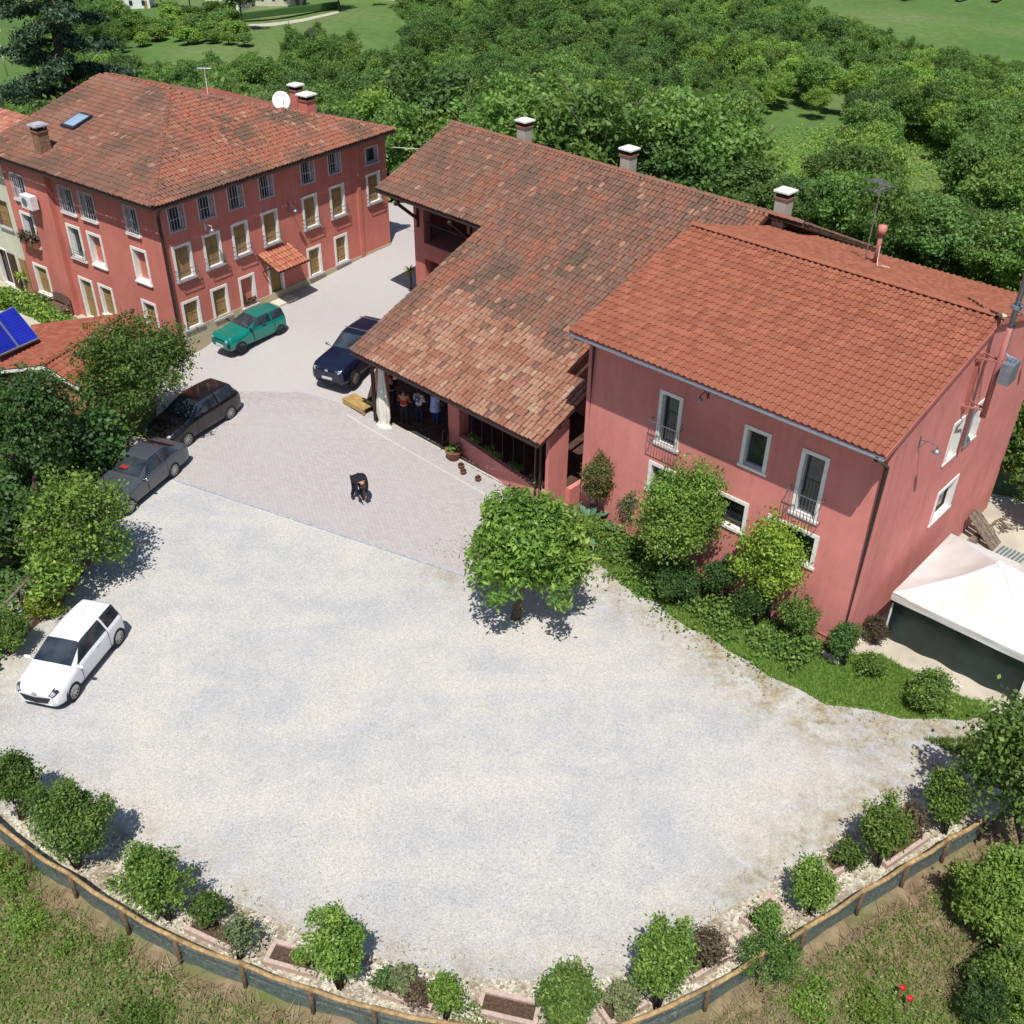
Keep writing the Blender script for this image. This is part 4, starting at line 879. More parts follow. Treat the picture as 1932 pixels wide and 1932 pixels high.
# canopy over the front door
sc_ = .42
m = MB(); slab(m, [(5.2, -1.35, 2.98), (7.35, -1.35, 2.98), (7.35, -.02, 3.52), (5.2, -.02, 3.52)], .07); cn = m.build('door_canopy', 'wood_dark', lh)
cf = Roofer(lh, cn, coppo(.19), 'roof_tile', lin((206, 120, 90), (196, 106, 78), (214, 134, 100)), LF)
cf.plane((5.2, -1.4, 2.99), (1, 0, 0), (0, 1, .406), [(0, 0), (2.15, 0), (2.15, 1.42), (0, 1.42)], .205, .36, lambda u, v, c: rdm.randrange(3), .006, .02)
cf.finish(60)
m = MB()
for x in (5.35, 7.2): m.beam((x, -.05, 2.65), (x, -.7, 3.05), .06)
m.build('canopy_strut', 'wood_dark', lh)
# step at the door
m = MB(); m.box(5.55, 6.85, -.75, -.06, .6, 1.0); m.build('doorstep', 'stone_pale', lh)
wall_lamp(LF, 'wall_lamp', 'white wall lamp high between farmhouse front windows near the corner', Wl, 2.35, 5.95, .5, 'plastic_white')
wall_lamp(LF, 'wall_lamp', 'wall lamp on the farmhouse front right of the window above the door', Wl, 7.5, 5.45, .5, 'iron_grey')
# dish
ds = thing('satellite_dish', 'large round white satellite dish on the ridge side of the farmhouse roof', 'satellite dish'); ds.matrix_world = LF
dc = Vector((10.95, 3.5, 9.2)); dn = (RF.inverted() and (LF.inverted() @ Vector((0, 0, 30)))-dc); dn = Vector((-.45, -.85, .35)).normalized()
q = dn.to_track_quat('Z', 'Y'); m = MB(); prof = [(.0, -.10), (.2, -.088), (.36, -.05), (.47, 0.), (.475, .012), (.36, -.035), (.2, -.07), (.0, -.08)]
mm = MB(); mm.lathe(prof, 24); m.add([tuple(dc+q @ Vector(v)) for v in mm.v], mm.f); m.build('dish', 'dish_white', ds, True)
m = MB(); m.tube([dc-dn*.1, (10.95, 3.8, 9.05), (10.95, 3.8, 8.4)], .03, 6); m.tube([dc+q @ Vector((0, -.45, .0)), dc+dn*.42+q @ Vector((0, -.1, 0))], .015, 5); m.build('mount_arm', 'gutter_grey', ds)
m = MB(); c_ = dc+dn*.42+q @ Vector((0, -.1, 0)); m.tube([c_-dn*.05, c_+dn*.06], .035, 8); m.build('receiver', 'iron_grey', ds)
an = thing('tv_antenna', 'slim tv antenna on the top ridge of the farmhouse roof, against the trees', 'antenna'); an.matrix_world = LF
ap = (8.4, 6.05, 9.3); m = MB(); m.tube([ap, (ap[0], ap[1], 10.9)], .022, 6); m.build('pole', 'white_stone', an); yagi(an, (ap[0], ap[1], 10.85), (.6, -.8, 0), .7, 5)
# air conditioner
ac = thing('air_conditioner', 'white box air conditioner on the farmhouse side wall below the eave', 'air conditioner'); ac.matrix_world = LF
Wm = lambda u, z, o: (-.28-o, u, z)
m = MB(); wbox(m, Wm, 8.95, 9.85, 5.45, 6.1, .12, .48); m.build('case', 'plastic_white', ac)
m = MB(); mm = MB(); mm.lathe([(.22, 0), (.22, .012), (.18, .014), (.0, .014)], 16); m.add([Wm(9.5+v[0], 5.78+v[1], .482+v[2]) for v in mm.v], mm.f); m.build('fan_grille', 'gutter_grey', ac)
m = MB(); wbox(m, Wm, 9.0, 9.05, 5.4, 5.449, 0, .5); wbox(m, Wm, 9.75, 9.8, 5.4, 5.449, 0, .5); m.build('bracket', 'iron_grey', ac)

# neighbour roof and cream house beyond
ch = thing('cream_house', 'pale cream house with brown shutters joined to the left end of the farmhouse', 'house', LO, math.radians(LAa))
Wc = lambda u, z, o: (-.05-o, u, z)
m = MB(); co = [(12.6, 13.7, 3.5, 4.95), (14.3, 15.6, 4.8, 6.4), (12.35, 13.35, .25, 2.0)]
cells(m, Wc, 11.75, 24, -.4, 6.9, [ins(o, 0) for o in co[:1]]+[co[1], (13.9, 15.0, -.02, 2.1)]); m.add([(-.05, 11.75, -.4), (6, 11.75, -.4), (6, 11.75, 7.2), (-.05, 11.75, 7.2)], [(0, 1, 2, 3)])
m.build('wall', 'cream_plaster', ch)
window(ch, Wc, 12.6, 13.7, 3.5, 4.95, 'shutter', .02, frame='weathered_wood', sill='grey_stone', name='window'); window(ch, Wc, 14.3, 15.6, 4.8, 6.4, 'glass', .06, frame='grey_stone', sill=None); window(ch, Wc, 13.9, 15.0, -.02, 2.1, 'glass', .08, frame='white_stone', sill=None, name='door')
m = MB(); wbox(m, Wc, 12.2, 12.75, .1, 1.95, .03, .08); m.build('open_shutter', 'shutter_wood', ch); m = MB(); wbox(m, Wc, 13.2, 13.8, .05, 2.0, .03, .08); m.build('open_shutter', 'wood_dark', ch)
m = MB(); nz = lambda x: 7.12+(x+.75)*.3
slab(m, [(-.75, 12.6, 7.12), (-.75, 25, 7.12), (3.1, 25, nz(3.1)), (3.1, 12.6, nz(3.1))], .14); nr = m.build('roof', 'terracotta_dark', ch)
nf = Roofer(ch, nr, coppo(.185), 'roof_tile', lin((196, 118, 96), (206, 132, 108), (180, 104, 84), (214, 150, 126)), LF)
nf.plane((-.8, 12.6, 7.1), (0, 1, 0), (1, 0, .3), [(0, 0), (8, 0), (8, 4.0), (0, 4.0)], .205, .36, lambda u, v, c: rdm.randrange(4), .012, .02); nf.finish(120)

# ================================================================== OUTBUILDING AND SOLAR PANELS
oo = Vector((-19.7, 39.2, 0)); OA = 69.8; OF = local_frame(oo, OA)   # a along ridge away, b to the left
ob = thing('garden_shed', 'low outbuilding with orange tile roof and white edged gable below the farmhouse', 'outbuilding', oo, math.radians(OA))
m = MB(); RZ = 2.6; so_ = .42
m.add([(.25, -1.5, 0), (.25, 2.6, 0), (.25, 2.6, RZ-so_*2.6-.1), (.25, 0, RZ-.1), (.25, -1.5, RZ-so_*1.5-.1)], [(4, 3, 2, 1, 0)])
m.add([(.25, -1.3, 0), (5.4, -1.3, 0), (5.4, -1.3, 1.9), (.25, -1.3, 1.9)], [(0, 1, 2, 3)]); m.build('wall', 'red_plaster_barn', ob)
m = MB(); slab(m, [(0, 0, RZ), (0, -1.75, RZ-so_*1.75), (5.6, -1.75, RZ-so_*1.75), (5.6, 0, RZ)], .1); slab(m, [(0, 0, RZ), (5.6, 0, RZ), (5.6, 5.8, RZ-.28*5.8), (0, 5.8, RZ-.28*5.8)], .1)
orf = m.build('roof', 'terracotta_dark', ob)
pal2 = lin((188, 98, 78), (180, 90, 72), (194, 104, 84)); pal2 = [(c[0]*.66, c[1]*.85, c[2]*.9) for c in pal2]
of_ = Roofer(ob, orf, romana(), 'new_roof_tile', pal2, OF)
of_.plane((0, -1.8, RZ-so_*1.8), (1, 0, 0), (0, 1, so_), [(0, 0), (5.6, 0), (5.6, 1.9), (0, 1.9)], .225, .33, lambda u, v, c: rdm.randrange(3), .004, .0)
of_.plane((0, 5.85, RZ-.28*5.85), (1, 0, 0), (0, -1, .28), [(0, 0), (5.6, 0), (5.6, 6.0), (0, 6.0)], .225, .33, lambda u, v, c: rdm.randrange(3), .004, .0); of_.finish()
ridge_tiles(orf, (0, 0, RZ+.03), (5.6, 0, RZ+.03), 'new_roof_tile', pal2, .24)
m = MB(); m.beam((-.03, .02, RZ-.08), (-.03, -1.8, RZ-so_*1.8-.08), .03, .12); m.beam((-.03, .02, RZ-.08), (-.03, 5.8, RZ-.28*5.8-.08), .03, .12); m.build('fascia_board', 'white_paint', ob)
lowr = thing('lean_to_roof', 'small patch of red tiled lean-to roof half hidden in the dark bushes', 'roof', oo, math.radians(OA))
m = MB(); slab(m, [(-1.9, -1.4, .9), (-1.9, 1.6, .9), (-.3, 1.6, 1.2), (-.3, -1.4, 1.2)], .1); lr2 = m.build('roof_deck', 'terracotta_dark', lowr)
q = Roofer(lowr, lr2, romana(), 'new_roof_tile', pal2, OF); q.plane((-1.95, 1.6, .9), (0, -1, 0), (1, 0, .19), [(0, 0), (3, 0), (3, 1.7), (0, 1.7)], .225, .33, lambda u, v, c: rdm.randrange(3), .004, 0); q.finish(80)
# solar collectors: two blue panels on a tilted stand
def solar(label, pts):
    t = thing('solar_panel', label, 'solar panel', group='solar collectors on the outbuilding roof')
    P = [Vector(p) for p in pts]; c = sum(P, Vector())/4; nrm = (P[1]-P[0]).cross(P[3]-P[0]).normalized()
    if nrm.z < 0: nrm = -nrm
    m = MB(); slab(m, [tuple(p) for p in P], .09); m.build('panel_frame', 'galvanised', t)
    Q = [c+(p-c)*.95+nrm*.006 for p in P]; m = MB(); m.add(Q, [(0, 1, 2, 3)]); m.build('collector_glass', 'solar_blue', t)
    m = MB()
    for k in range(1, 12):
        a = Q[0].lerp(Q[1], k/12)+nrm*.004; b = Q[3].lerp(Q[2], k/12)+nrm*.004; m.beam(a, b, .008, .004)
    m.build('glass_seam', 'solar_blue', t)
    m = MB(); 
    for p in (P[0], P[3]): m.beam(p-nrm*.1, (p.x, p.y, p.z-.9), .05)
    m.build('stand_leg', 'galvanised', t)
zt, zl = 3.0, 2.15
s1 = [at(160*.1563, (1050+315*.3106)*.503125, zt), at(475*.1563, (1050+700*.3106)*.503125, zl), at(232*.1563, (1050+808*.3106)*.503125, zl), at(-60*.1563, (1050+425*.3106)*.503125, zt)]
solar('blue solar collector panel on the shed roof, the right one of the pair', s1)
d_ = (s1[2]-s1[1])*1.03; s2 = [s1[3]+d_*.04, s1[2]+d_*.03, s1[2]+d_*1.0, s1[3]+d_*1.0]
solar('blue solar collector panel on the shed roof, cut by the left picture edge', s2)

# ================================================================== GAZEBO
gz = thing('gazebo', 'white pointed party gazebo with a dark green tarpaulin side beside the big red house', 'gazebo'); gz.matrix_world = RF
gx0, gx1, gy0, gy1, gzv = .55, 5.0, 1.35, 5.7, 2.15; gc = Vector((2.78, 3.5, 3.35))
m = MB(); n_ = 14
def gpt(side, s, t):
    cs_ = [(gx0, gy0), (gx1, gy0), (gx1, gy1), (gx0, gy1)]; a = Vector((*cs_[side], gzv)); b = Vector((*cs_[(side+1) % 4], gzv)); e = a.lerp(b, s); p = e.lerp(gc, t)
    sag = -.20*math.sin(PI*t)*(.55+.45*math.sin(PI*s)) - .05*math.sin(PI*s)*(1-t); p.z += sag+.035*noise.noise(Vector((p.x*1.6, p.y*1.6, 2)))+.015*math.sin(s*22)*(1-t)*t*2; return p
for sd in range(4):
    o = len(m.v)
    for j in range(n_+1):
        for i in range(n_+1): m.v.append(tuple(gpt(sd, i/n_, j/n_*.97)))
    for j in range(n_):
        for i in range(n_): a = o+j*(n_+1)+i; m.f.append((a, a+1, a+n_+2, a+n_+1))
m.build('canopy', 'canvas_white', gz, True)
m = MB(); m.lathe([(.14, -.08), (.10, .02), (.0, .05)], 12, tuple(gc)); m.build('peak_cap', 'white_paint', gz, True)
def curtain_strip(p, q, z1, z0, lean, amp, n, name, mat, par):
    m = MB(); p, q = Vector(p), Vector(q); d = (q-p); nn = Vector((d.y, -d.x, 0)).normalized(); o = len(m.v); R_ = 8
    for j in range(R_+1):
        t = j/R_
        for i in range(n+1):
            s = i/n; c = p+d*s; z = z1+(z0-z1)*t; w_ = amp*(math.sin(s*n*.9)*.5+noise.noise(Vector((s*5, t*2.5, z1))))*(.3+.7*t)
            m.v.append((c.x+nn.x*(w_)+lean[0]*t, c.y+nn.y*(w_)+lean[1]*t, z))
    for j in range(R_):
        for i in range(n): a = o+j*(n+1)+i; m.f.append((a, a+1, a+n+2, a+n+1))
    return m.build(name, mat, par, True)
for a, b in (((gx0, gy0, 0), (gx1, gy0, 0)), ((gx1, gy0, 0), (gx1, gy1, 0)), ((gx1, gy1, 0), (gx0, gy1, 0)), ((gx0, gy1, 0), (gx0, gy0, 0))): curtain_strip(a, b, gzv-.02, gzv-.28, (0, 0), .015, 20, 'valance', 'canvas_white', gz)
curtain_strip((gx0, gy0+.1, 0), (gx1-.05, gy0+.1, 0), gzv-.12, .02, (0, .35), .07, 30, 'tarpaulin_side', 'tarp_dark', gz)
for x in (gx0+.05, gx1-.05):
    for y in (gy0+.2, gy1-.05): m = MB(); m.box(x-.025, x+.025, y-.025, y+.025, 0, gzv-.01); m.build('leg', 'white_paint', gz)
fw = thing('umbrella_base', 'round black weight with a white clip at the foot of the gazebo corner', 'weight'); fw.matrix_world = RF
m = MB(); m.lathe([(.0, 0), (.22, 0), (.22, .06), (.05, .08), (.04, .3), (.0, .3)], 14, (gx1+.1, gy0-.25, .02)); m.build('base_plate', 'black_plastic', fw, True); m = MB(); m.box(gx1+.0, gx1+.14, gy0-.2, gy0-.16, .35, .75); m.build('clip', 'plastic_white', fw)
pt_ = thing('paint_tin', 'white scrap of plastic lying at the bottom edge of the green tarpaulin', 'scrap'); pt_.matrix_world = RF
m = MB(); m.box(2.9, 3.15, 1.2, 1.3, .02, .08); m.box(3.15, 3.45, 1.23, 1.26, .02, .05); m.build('scrap_piece', 'plastic_white', pt_)
# planks and tubes by the gable
def pile(label, name, cat, items, mat, part):
    t = thing(name, label, cat); t.matrix_world = RF
    for a, b, w_, h_ in items: m = MB(); m.beam(a, b, w_, h_); m.build(part, mat, t)
pile('grey timber planks leaning and lying against the far foot of the gable', 'plank_pile', 'planks', [((.35, 6.3+.3*k, .06+.05*k), (.6, 8.9+.2*k, .1+.05*k), .2, .05) for k in range(4)]+[((.12, 9.0+.28*k, 1.0), (1.3, 8.9+.28*k, .05), .22, .05) for k in range(3)], 'weathered_wood', 'plank')
pile('bundle of blue grey steel tubes lying on the ground behind the gazebo', 'tube_bundle', 'metal tubes', [((1.2+.14*k, 6.4, .06), (1.5+.14*k, 9.4, .06), .06, .06) for k in range(7)], 'steel_blue', 'tube')
jk = thing('scrap_heap', 'small heap of branches and odds and ends past the far gable corner', 'scrap heap'); jk.matrix_world = RF
m = MB()
for k in range(34): a = rdm.uniform(0, 6.3); c = Vector((.9+rdm.gauss(0, .3), 10.6+rdm.gauss(0, .4), .05)); m.beam(c, c+Vector((math.cos(a)*.3, math.sin(a)*.3, rdm.uniform(.02, .2))), .03)
m.build('branch', 'weathered_wood', jk)

# ================================================================== CARS
def car(name, label, P, loc, heading):
    """x forward, y left.  P: L, W, H, wb, profile stations [(x, zb, belt, half width belt, roof z, half roof w)]"""
    t = thing(name, label, 'car', loc, heading)
    st = P['st']; paint = P['paint']
    rings = []
    for x, zb_, mid, belt, w_, rz, rw in st:
        cab = rz-belt
        rings.append([(w_*.86, zb_), (w_*.985, zb_+.10), (w_*1.0, mid), (w_*.985, belt-.10), (w_*.93, belt), (w_*.93+(rw-w_*.93)*.85, belt+cab*.80), (rw*.90, belt+cab*.965), (rw*.5, rz-.004), (0, rz)])
    G_ = np.array([[(s[0], p[0], p[1]) for p in r] for s, r in zip(st, rings)])
    ns, nr_ = G_.shape[:2]
    def S_(s, q):
        def cr(a, k, f):   # catmull-rom along axis 0
            g = lambda i: a[min(max(i, 0), len(a)-1)]
            p0, p1, p2, p3 = g(k-1), g(k), g(k+1), g(k+2); tt = .35
            m1 = (p2-p0)*tt; m2 = (p3-p1)*tt; f2, f3 = f*f, f*f*f
            return (2*f3-3*f2+1)*p1+(f3-2*f2+f)*m1+(-2*f3+3*f2)*p2+(f3-f2)*m2
        ks = min(int(s), ns-2); fs = s-ks; kq = min(int(q), nr_-2); fq = q-kq
        row = cr(G_, ks, fs); return cr(row, kq, fq)
    def Nrm(s, q):
        e = .05; a = S_(min(s+e, ns-1), q)-S_(max(s-e, 0), q); b = S_(s, min(q+e, nr_-1))-S_(s, max(q-e, 0)); n_ = np.cross(a, b); n_ /= np.linalg.norm(n_)+1e-9
        return -n_ if n_[2]+n_[1]*.5 < 0 else n_
    def patch(s0, s1, q0, q1, off, name_, mat, n1=8, n2=6, both=True, full=False):
        m = MB()
        for sg in ((1, -1) if both else (1,)):
            o = len(m.v)
            for i in range(n1+1):
                for j in range(n2+1):
                    f = i/n1; g = j/n2
                    s = (s0[0]+(s0[1]-s0[0])*g)*(1-f)+(s1[0]+(s1[1]-s1[0])*g)*f if isinstance(s0, tuple) else s0+(s1-s0)*f
                    q = q0+(q1-q0)*g; p = S_(s, q)+Nrm(s, q)*off; m.v.append((p[0], p[1]*sg, p[2]))
            for i in range(n1):
                for j in range(n2): a = o+i*(n2+1)+j; m.f.append((a, a+1, a+n2+2, a+n2+1)[::sg])
            if both and q1 < 7.9: m.build(name_, mat, t, True); m = MB()
        return m.build(name_, mat, t, True) if m.v else None
    m = MB(); RS, RQ = 6, 4
    for sg in (1, -1):
        o = len(m.v); I_ = (ns-1)*RS; J_ = (nr_-1)*RQ
        for i in range(I_+1):
            for j in range(J_+1): p = S_(i/RS, j/RQ); m.v.append((p[0], p[1]*sg, p[2]))
        for i in range(I_):
            for j in range(J_): a = o+i*(J_+1)+j; m.f.append((a, a+1, a+J_+2, a+J_+1)[::sg])
        # end caps
        for i in (0, I_): base = len(m.v); p = m.v[o+i*(J_+1)+J_]; 
    # close front and rear
    for i in (0, ns-1):
        k = [S_(i, j/RQ) for j in range((nr_-1)*RQ+1)]; ring = [(p[0], p[1], p[2]) for p in k]+[(p[0], -p[1], p[2]) for p in k[::-1][1:]]; m.add(ring, [tuple(range(len(ring)))])
    body = m.build('body', paint, t, True)
    m = MB(); m.box(P['st'][0][0]+.25, P['st'][-1][0]-.25, -P['W']/2+.12, P['W']/2-.12, .16, .42) if P['st'][0][0] < P['st'][-1][0] else m.box(P['st'][-1][0]+.25, P['st'][0][0]-.25, -P['W']/2+.12, P['W']/2-.12, .16, .42)
    m.build('underbody', 'black_plastic', t)
    g = P['glass']   # station indices: windscreen (bottom, top), side (front, back), rear (top, bottom)
    patch(g['ws'][0], g['ws'][1], 5.05, 8, .006, 'windscreen', 'car_glass', 8, 8)
    patch(g['rw'][0], g['rw'][1], 5.15, 8, .006, 'rear_window', 'car_glass', 8, 8)
    for (a0, a1, b0, b1) in g['sides']: patch((a0, a1), (b0, b1), 4.12, 5.55, .006, 'side_window', 'car_glass', 8, 4)
    for q0, q1, s0, s1, nm, mt_, off in P.get('patches', []): patch(s0, s1, q0, q1, off, nm, mt_, 6, 6)
    for s_a in P.get('seams', (5.35, 7.5, 9.3)): patch(s_a, s_a+.035, .5, 4.1, .004, 'door_seam', 'black_plastic', 1, 10)
    patch(.9, 1.3, 4.9, 7.9, .003, 'bonnet_seam', 'black_plastic', 1, 6) if P.get('bseam') else None
    # wheels
    r = P['wr']; hw = P['W']/2
    for fx in (P['xf'], P['xf']-P['wb']):
        for sg in (1, -1):
            m = MB(); mm = MB(); mm.lathe([(r+.055, -.004), (r+.055, .006), (0, .006)], 28); m.add([(fx+v[0], sg*(hw-.012+v[2]), max(.17, r+.015+v[1])) for v in mm.v], mm.f); m.build('wheel_arch', 'black_plastic', t)
            m = MB(); mm = MB(); mm.lathe([(r*.70, .0), (r*.72, .012), (r*.93, .018), (r, .0), (r, -.17), (r*.7, -.18)], 28); m.add([(fx+v[0], sg*(hw+.006+v[2]), r+v[1]) for v in mm.v], mm.f); wh = m.build('wheel', 'rubber', t, True)
            m = MB(); mm = MB(); mm.lathe([(r*.71, .008), (r*.66, .0), (r*.66, -.03), (0, -.035)], 28); m.add([(fx+v[0], sg*(hw+.006+v[2]), r+v[1]) for v in mm.v], mm.f); m.build('hub', 'black_plastic', wh)
            m = MB()
            for k in range(P['spokes']):
                a = 2*PI*k/P['spokes']; c, s = math.cos(a), math.sin(a); w_ = .022 if P['spokes'] > 6 else .034
                for rr0, rr1 in ((.05, r*.68),):
                    pts = [(c*rr0-s*w_, s*rr0+c*w_), (c*rr0+s*w_, s*rr0-c*w_), (c*rr1+s*w_*.8, s*rr1-c*w_*.8), (c*rr1-s*w_*.8, s*rr1+c*w_*.8)]
                    m.add([(fx+p[0], sg*(hw+.006), r+p[1]) for p in pts]+[(fx+p[0], sg*(hw-.02), r+p[1]) for p in pts], [(0, 1, 2, 3), (0, 4, 5, 1), (2, 6, 7, 3), (1, 5, 6, 2), (3, 7, 4, 0)])
            mm = MB(); mm.lathe([(.065, -.02), (.06, .004), (.0, .006)], 12); m.add([(fx+v[0], sg*(hw+.006+v[2]), r+v[1]) for v in mm.v], mm.f)
            mm = MB(); mm.lathe([(r*.72, -.02), (r*.72, .008), (r*.66, .004)], 28); m.add([(fx+v[0], sg*(hw+.006+v[2]), r+v[1]) for v in mm.v], mm.f)
            m.build('rim', P.get('rim', 'rim_silver'), wh)
    # mirrors, handles, plates
    mx_, mz_ = P['mirror']
    for sg in (1, -1):
        m = MB(); mm = MB(); mm.lathe([(.0, -.12), (.06, -.09), (.075, 0), (.06, .09), (.0, .12)], 10); m.add([(mx_+v[0]*.7, sg*(hw+.10+v[2]), mz_+v[1]) for v in mm.v], mm.f); m.tube([(mx_, sg*(hw-.08), mz_-.06), (mx_, sg*(hw+.06), mz_-.01)], .02, 6); m.build('wing_mirror', P.get('mirror_mat', paint), t, True)
        for hx in P['handles']: m = MB(); m.box(hx-.09, hx+.09, hw-.018 if sg > 0 else -hw-.0, hw+.0 if sg > 0 else -hw+.018, P['hz'], P['hz']+.03); m.build('door_handle', P.get('handle_mat', paint), t)
    xf_ = max(s[0] for s in st); xr_ = min(s[0] for s in st)
    m = MB(); m.box(xf_+.002, xf_+.022, -.26, .26, P['plate'], P['plate']+.11); m.build('number_plate', 'plate_white', t)
    m = MB(); m.box(xr_-.022, xr_-.002, -.26, .26, P['plate']+.2, P['plate']+.31); m.build('number_plate', 'plate_white', t)
    if P.get('badge'): mm = MB(); mm.lathe([(.0, 0), (.07, .0), (.075, .015), (.0, .02)], 14); m = MB(); m.add([(xf_+.005+v[2], v[0]*1.2, P['badge']+v[1]*.8) for v in mm.v], mm.f); m.build('badge', 'chrome', t)
    return t, S_, hw
# stations from nose to tail: x, bottom, mid, belt, half width, roof z, half roof width
def hatch(L, W, H, xf, hood, short=1., cw=.62, fo=.80):
    h = W/2; L = L-(.8-fo)
    return [(xf+fo, .30, .42, .60, h*.72, .66, h*.58), (xf+fo-.08, .24, .46, .68, h*.86, .76, h*.70), (xf+.45, .2, .5, .74, h*.96, .86, h*.78), (xf+.45-cw*.72, .2, .5, hood-.12, h*1., hood, h*.80), (xf-cw+.18, .2, .5, hood-.03, h*1., hood+.06, h*.80), (xf-cw, .2, .5, hood, h*1., hood+.12, h*.78),
            (xf-.68-cw, .2, .5, hood+.02, h*1., H-.05, h*.66), (xf-1.7, .2, .5, hood+.03, h*1., H, h*.68), (xf-2.4, .2, .5, hood+.04, h*1., H-.01, h*.66), (xf-2.9*short, .2, .5, hood+.06, h*.99, H-.07, h*.62), (xf-L+1.02, .22, .52, hood+.06, h*.96, hood+.30, h*.62), (xf-L+.86, .24, .54, hood-.02, h*.92, hood+.08, h*.66), (xf-L+.80, .32, .52, .66, h*.80, .72, h*.6)]
def placecar(fr, rr, wb):
    a, b = at(*fr), at(*rr); d = (a-b).normalized(); return a, b, math.atan2(d.y, d.x)
# wheel contacts seen are those on the car's left side for a car facing down left: find its centre line
def carloc(fr, rr, W, xf, side=-1):
    a, b, hd = placecar(fr, rr, 1); f = Vector((math.cos(hd), math.sin(hd), 0)); l = Vector((-f.y, f.x, 0)); mid = (a+b)/2
    return mid, f, l, hd
def put(name, label, P, fr, rr):
    a, b, hd = placecar(fr, rr, 1); f = Vector((math.cos(hd), math.sin(hd), 0)); l = Vector((-f.y, f.x, 0)); mid = (a+b)/2
    c = mid-l*(P['W']/2)-f*(P['xf']-P['wb']/2); c.z = hh(c.x, c.y)+.012
    return car(name, label, P, c, hd)
base = dict(handles=(-.25,), hz=.86, plate=.34)
P = dict(base, L=3.72, W=1.60, H=1.40, wb=2.51, xf=1.25, wr=.31, spokes=10, paint='paint_white', mirror=(.85, .98), badge=.70, st=hatch(3.72, 1.60, 1.40, 1.25, .90, 1., .34, .70), glass=dict(ws=(4.95, 6.05), rw=(9.05, 10.1), sides=[(5.25, 6.1, 7.55, 7.5), (7.65, 7.6, 9.35, 8.9)]),
    patches=[(3.9, 6.0, .30, 1.85, 'headlight', 'car_glass', .006), (4.3, 5.7, .5, 1.3, 'headlight_lens', 'lamp_clear', .012), (3.9, 5.2, 10.9, 11.6, 'tail_light', 'lamp_red', .006), (2.4, 4.1, 0, .12, 'fog_recess', 'gutter_grey', .006)])
wc_, _, _ = put('parked_car', 'white hatchback parked alone on the gravel beside the left planting', P, (145.4, 1319), (228.5, 1216))
m = MB(); zz = .60
m.add([(1.955, -.52, .62), (1.972, -.38, .40), (1.978, 0, .35), (1.972, .38, .40), (1.955, .52, .62), (1.972, .2, .60), (1.978, 0, .585), (1.972, -.2, .60)], [(0, 1, 2, 3, 4, 5, 6, 7)]); m.build('grille', 'black_plastic', wc_)
m = MB(); m.tube([(-.9, 0, 1.38), (-.98, 0, 1.54)], .006, 4); m.build('aerial', 'black_plastic', wc_)
P = dict(base, L=3.42, W=1.50, H=1.30, wb=2.385, xf=1.2, wr=.28, spokes=8, rim='black_plastic', paint='paint_green', mirror=(.60, .98), mirror_mat='black_plastic', handle_mat='black_plastic', st=hatch(3.42, 1.50, 1.30, 1.2, .85, .95, .55, .66), glass=dict(ws=(4.95, 6.05), rw=(9.05, 10.1), sides=[(5.25, 6.1, 7.35, 7.35), (7.45, 7.45, 9.3, 8.9)]),
    patches=[(4.3, 6.0, 0.0, .75, 'headlight', 'lamp_clear', .006), (0, 3.2, 0, 1.2, 'bumper', 'black_plastic', .008), (3.9, 5.0, 11.0, 11.6, 'tail_light', 'lamp_red', .006), (0, 2.9, 11.2, 12, 'bumper', 'black_plastic', .008), (6.0, 8, 0, .45, 'grille', 'black_plastic', .007)])
put('parked_car', 'old green three door hatchback parked along the farmhouse front', P, (463.3, 668.5), (527, 633.6))
P = dict(base, L=4.2, W=1.78, H=1.52, wb=2.58, xf=1.32, wr=.325, spokes=10, paint='paint_black', mirror=(.66, 1.04), st=hatch(4.2, 1.78, 1.50, 1.32, .96, 1.05, .45), glass=dict(ws=(4.95, 6.05), rw=(9.05, 10.1), sides=[(5.25, 6.1, 7.45, 7.4), (7.55, 7.5, 9.4, 8.9)]),
    patches=[(4.3, 5.8, .3, 1.2, 'headlight', 'lamp_clear', .006), (3.9, 5.2, 10.9, 11.6, 'tail_light', 'lamp_red', .006)])
put('parked_car', 'black hatchback parked half under the big green tree', P, (356.8, 842.5), (437.5, 790.4))
h = .87
st = [(2.12, .30, .42, .58, h*.70, .62, h*.55), (2.05, .24, .46, .64, h*.86, .71, h*.68), (1.8, .2, .48, .72, h*.96, .82, h*.76), (1.2, .2, .5, .82, h, .92, h*.78), (.75, .2, .5, .88, h, .97, h*.78), (.45, .2, .5, .90, h, 1.02, h*.76), (-.30, .2, .5, .91, h, 1.34, h*.62), (-.75, .2, .5, .92, h, 1.38, h*.64), (-1.3, .2, .5, .93, h, 1.35, h*.62), (-1.95, .2, .5, .93, h, 1.06, h*.64), (-2.15, .2, .5, .92, h*.99, 1.0, h*.74), (-2.42, .24, .52, .86, h*.94, .93, h*.7), (-2.5, .30, .5, .66, h*.82, .72, h*.6)]
P = dict(base, L=4.6, W=1.74, H=1.38, wb=2.725, xf=1.36, wr=.32, spokes=14, paint='paint_grey', mirror=(.40, .98), mirror_mat='chrome', st=st, glass=dict(ws=(5.0, 6.05), rw=(8.1, 9.05), sides=[(5.3, 6.1, 7.3, 7.25), (7.4, 7.35, 8.9, 8.2)]), handles=(-.45,), hz=.80,
    patches=[(4.4, 6.0, .2, 1.0, 'headlight', 'lamp_clear', .006), (4.0, 5.2, 11.0, 11.8, 'tail_light', 'lamp_red', .006)])
gc_, _, _ = put('parked_car', 'grey two door coupe at the paving edge, bonnet behind the bright green tree', P, (251.3, 967.5), (330.7, 901))
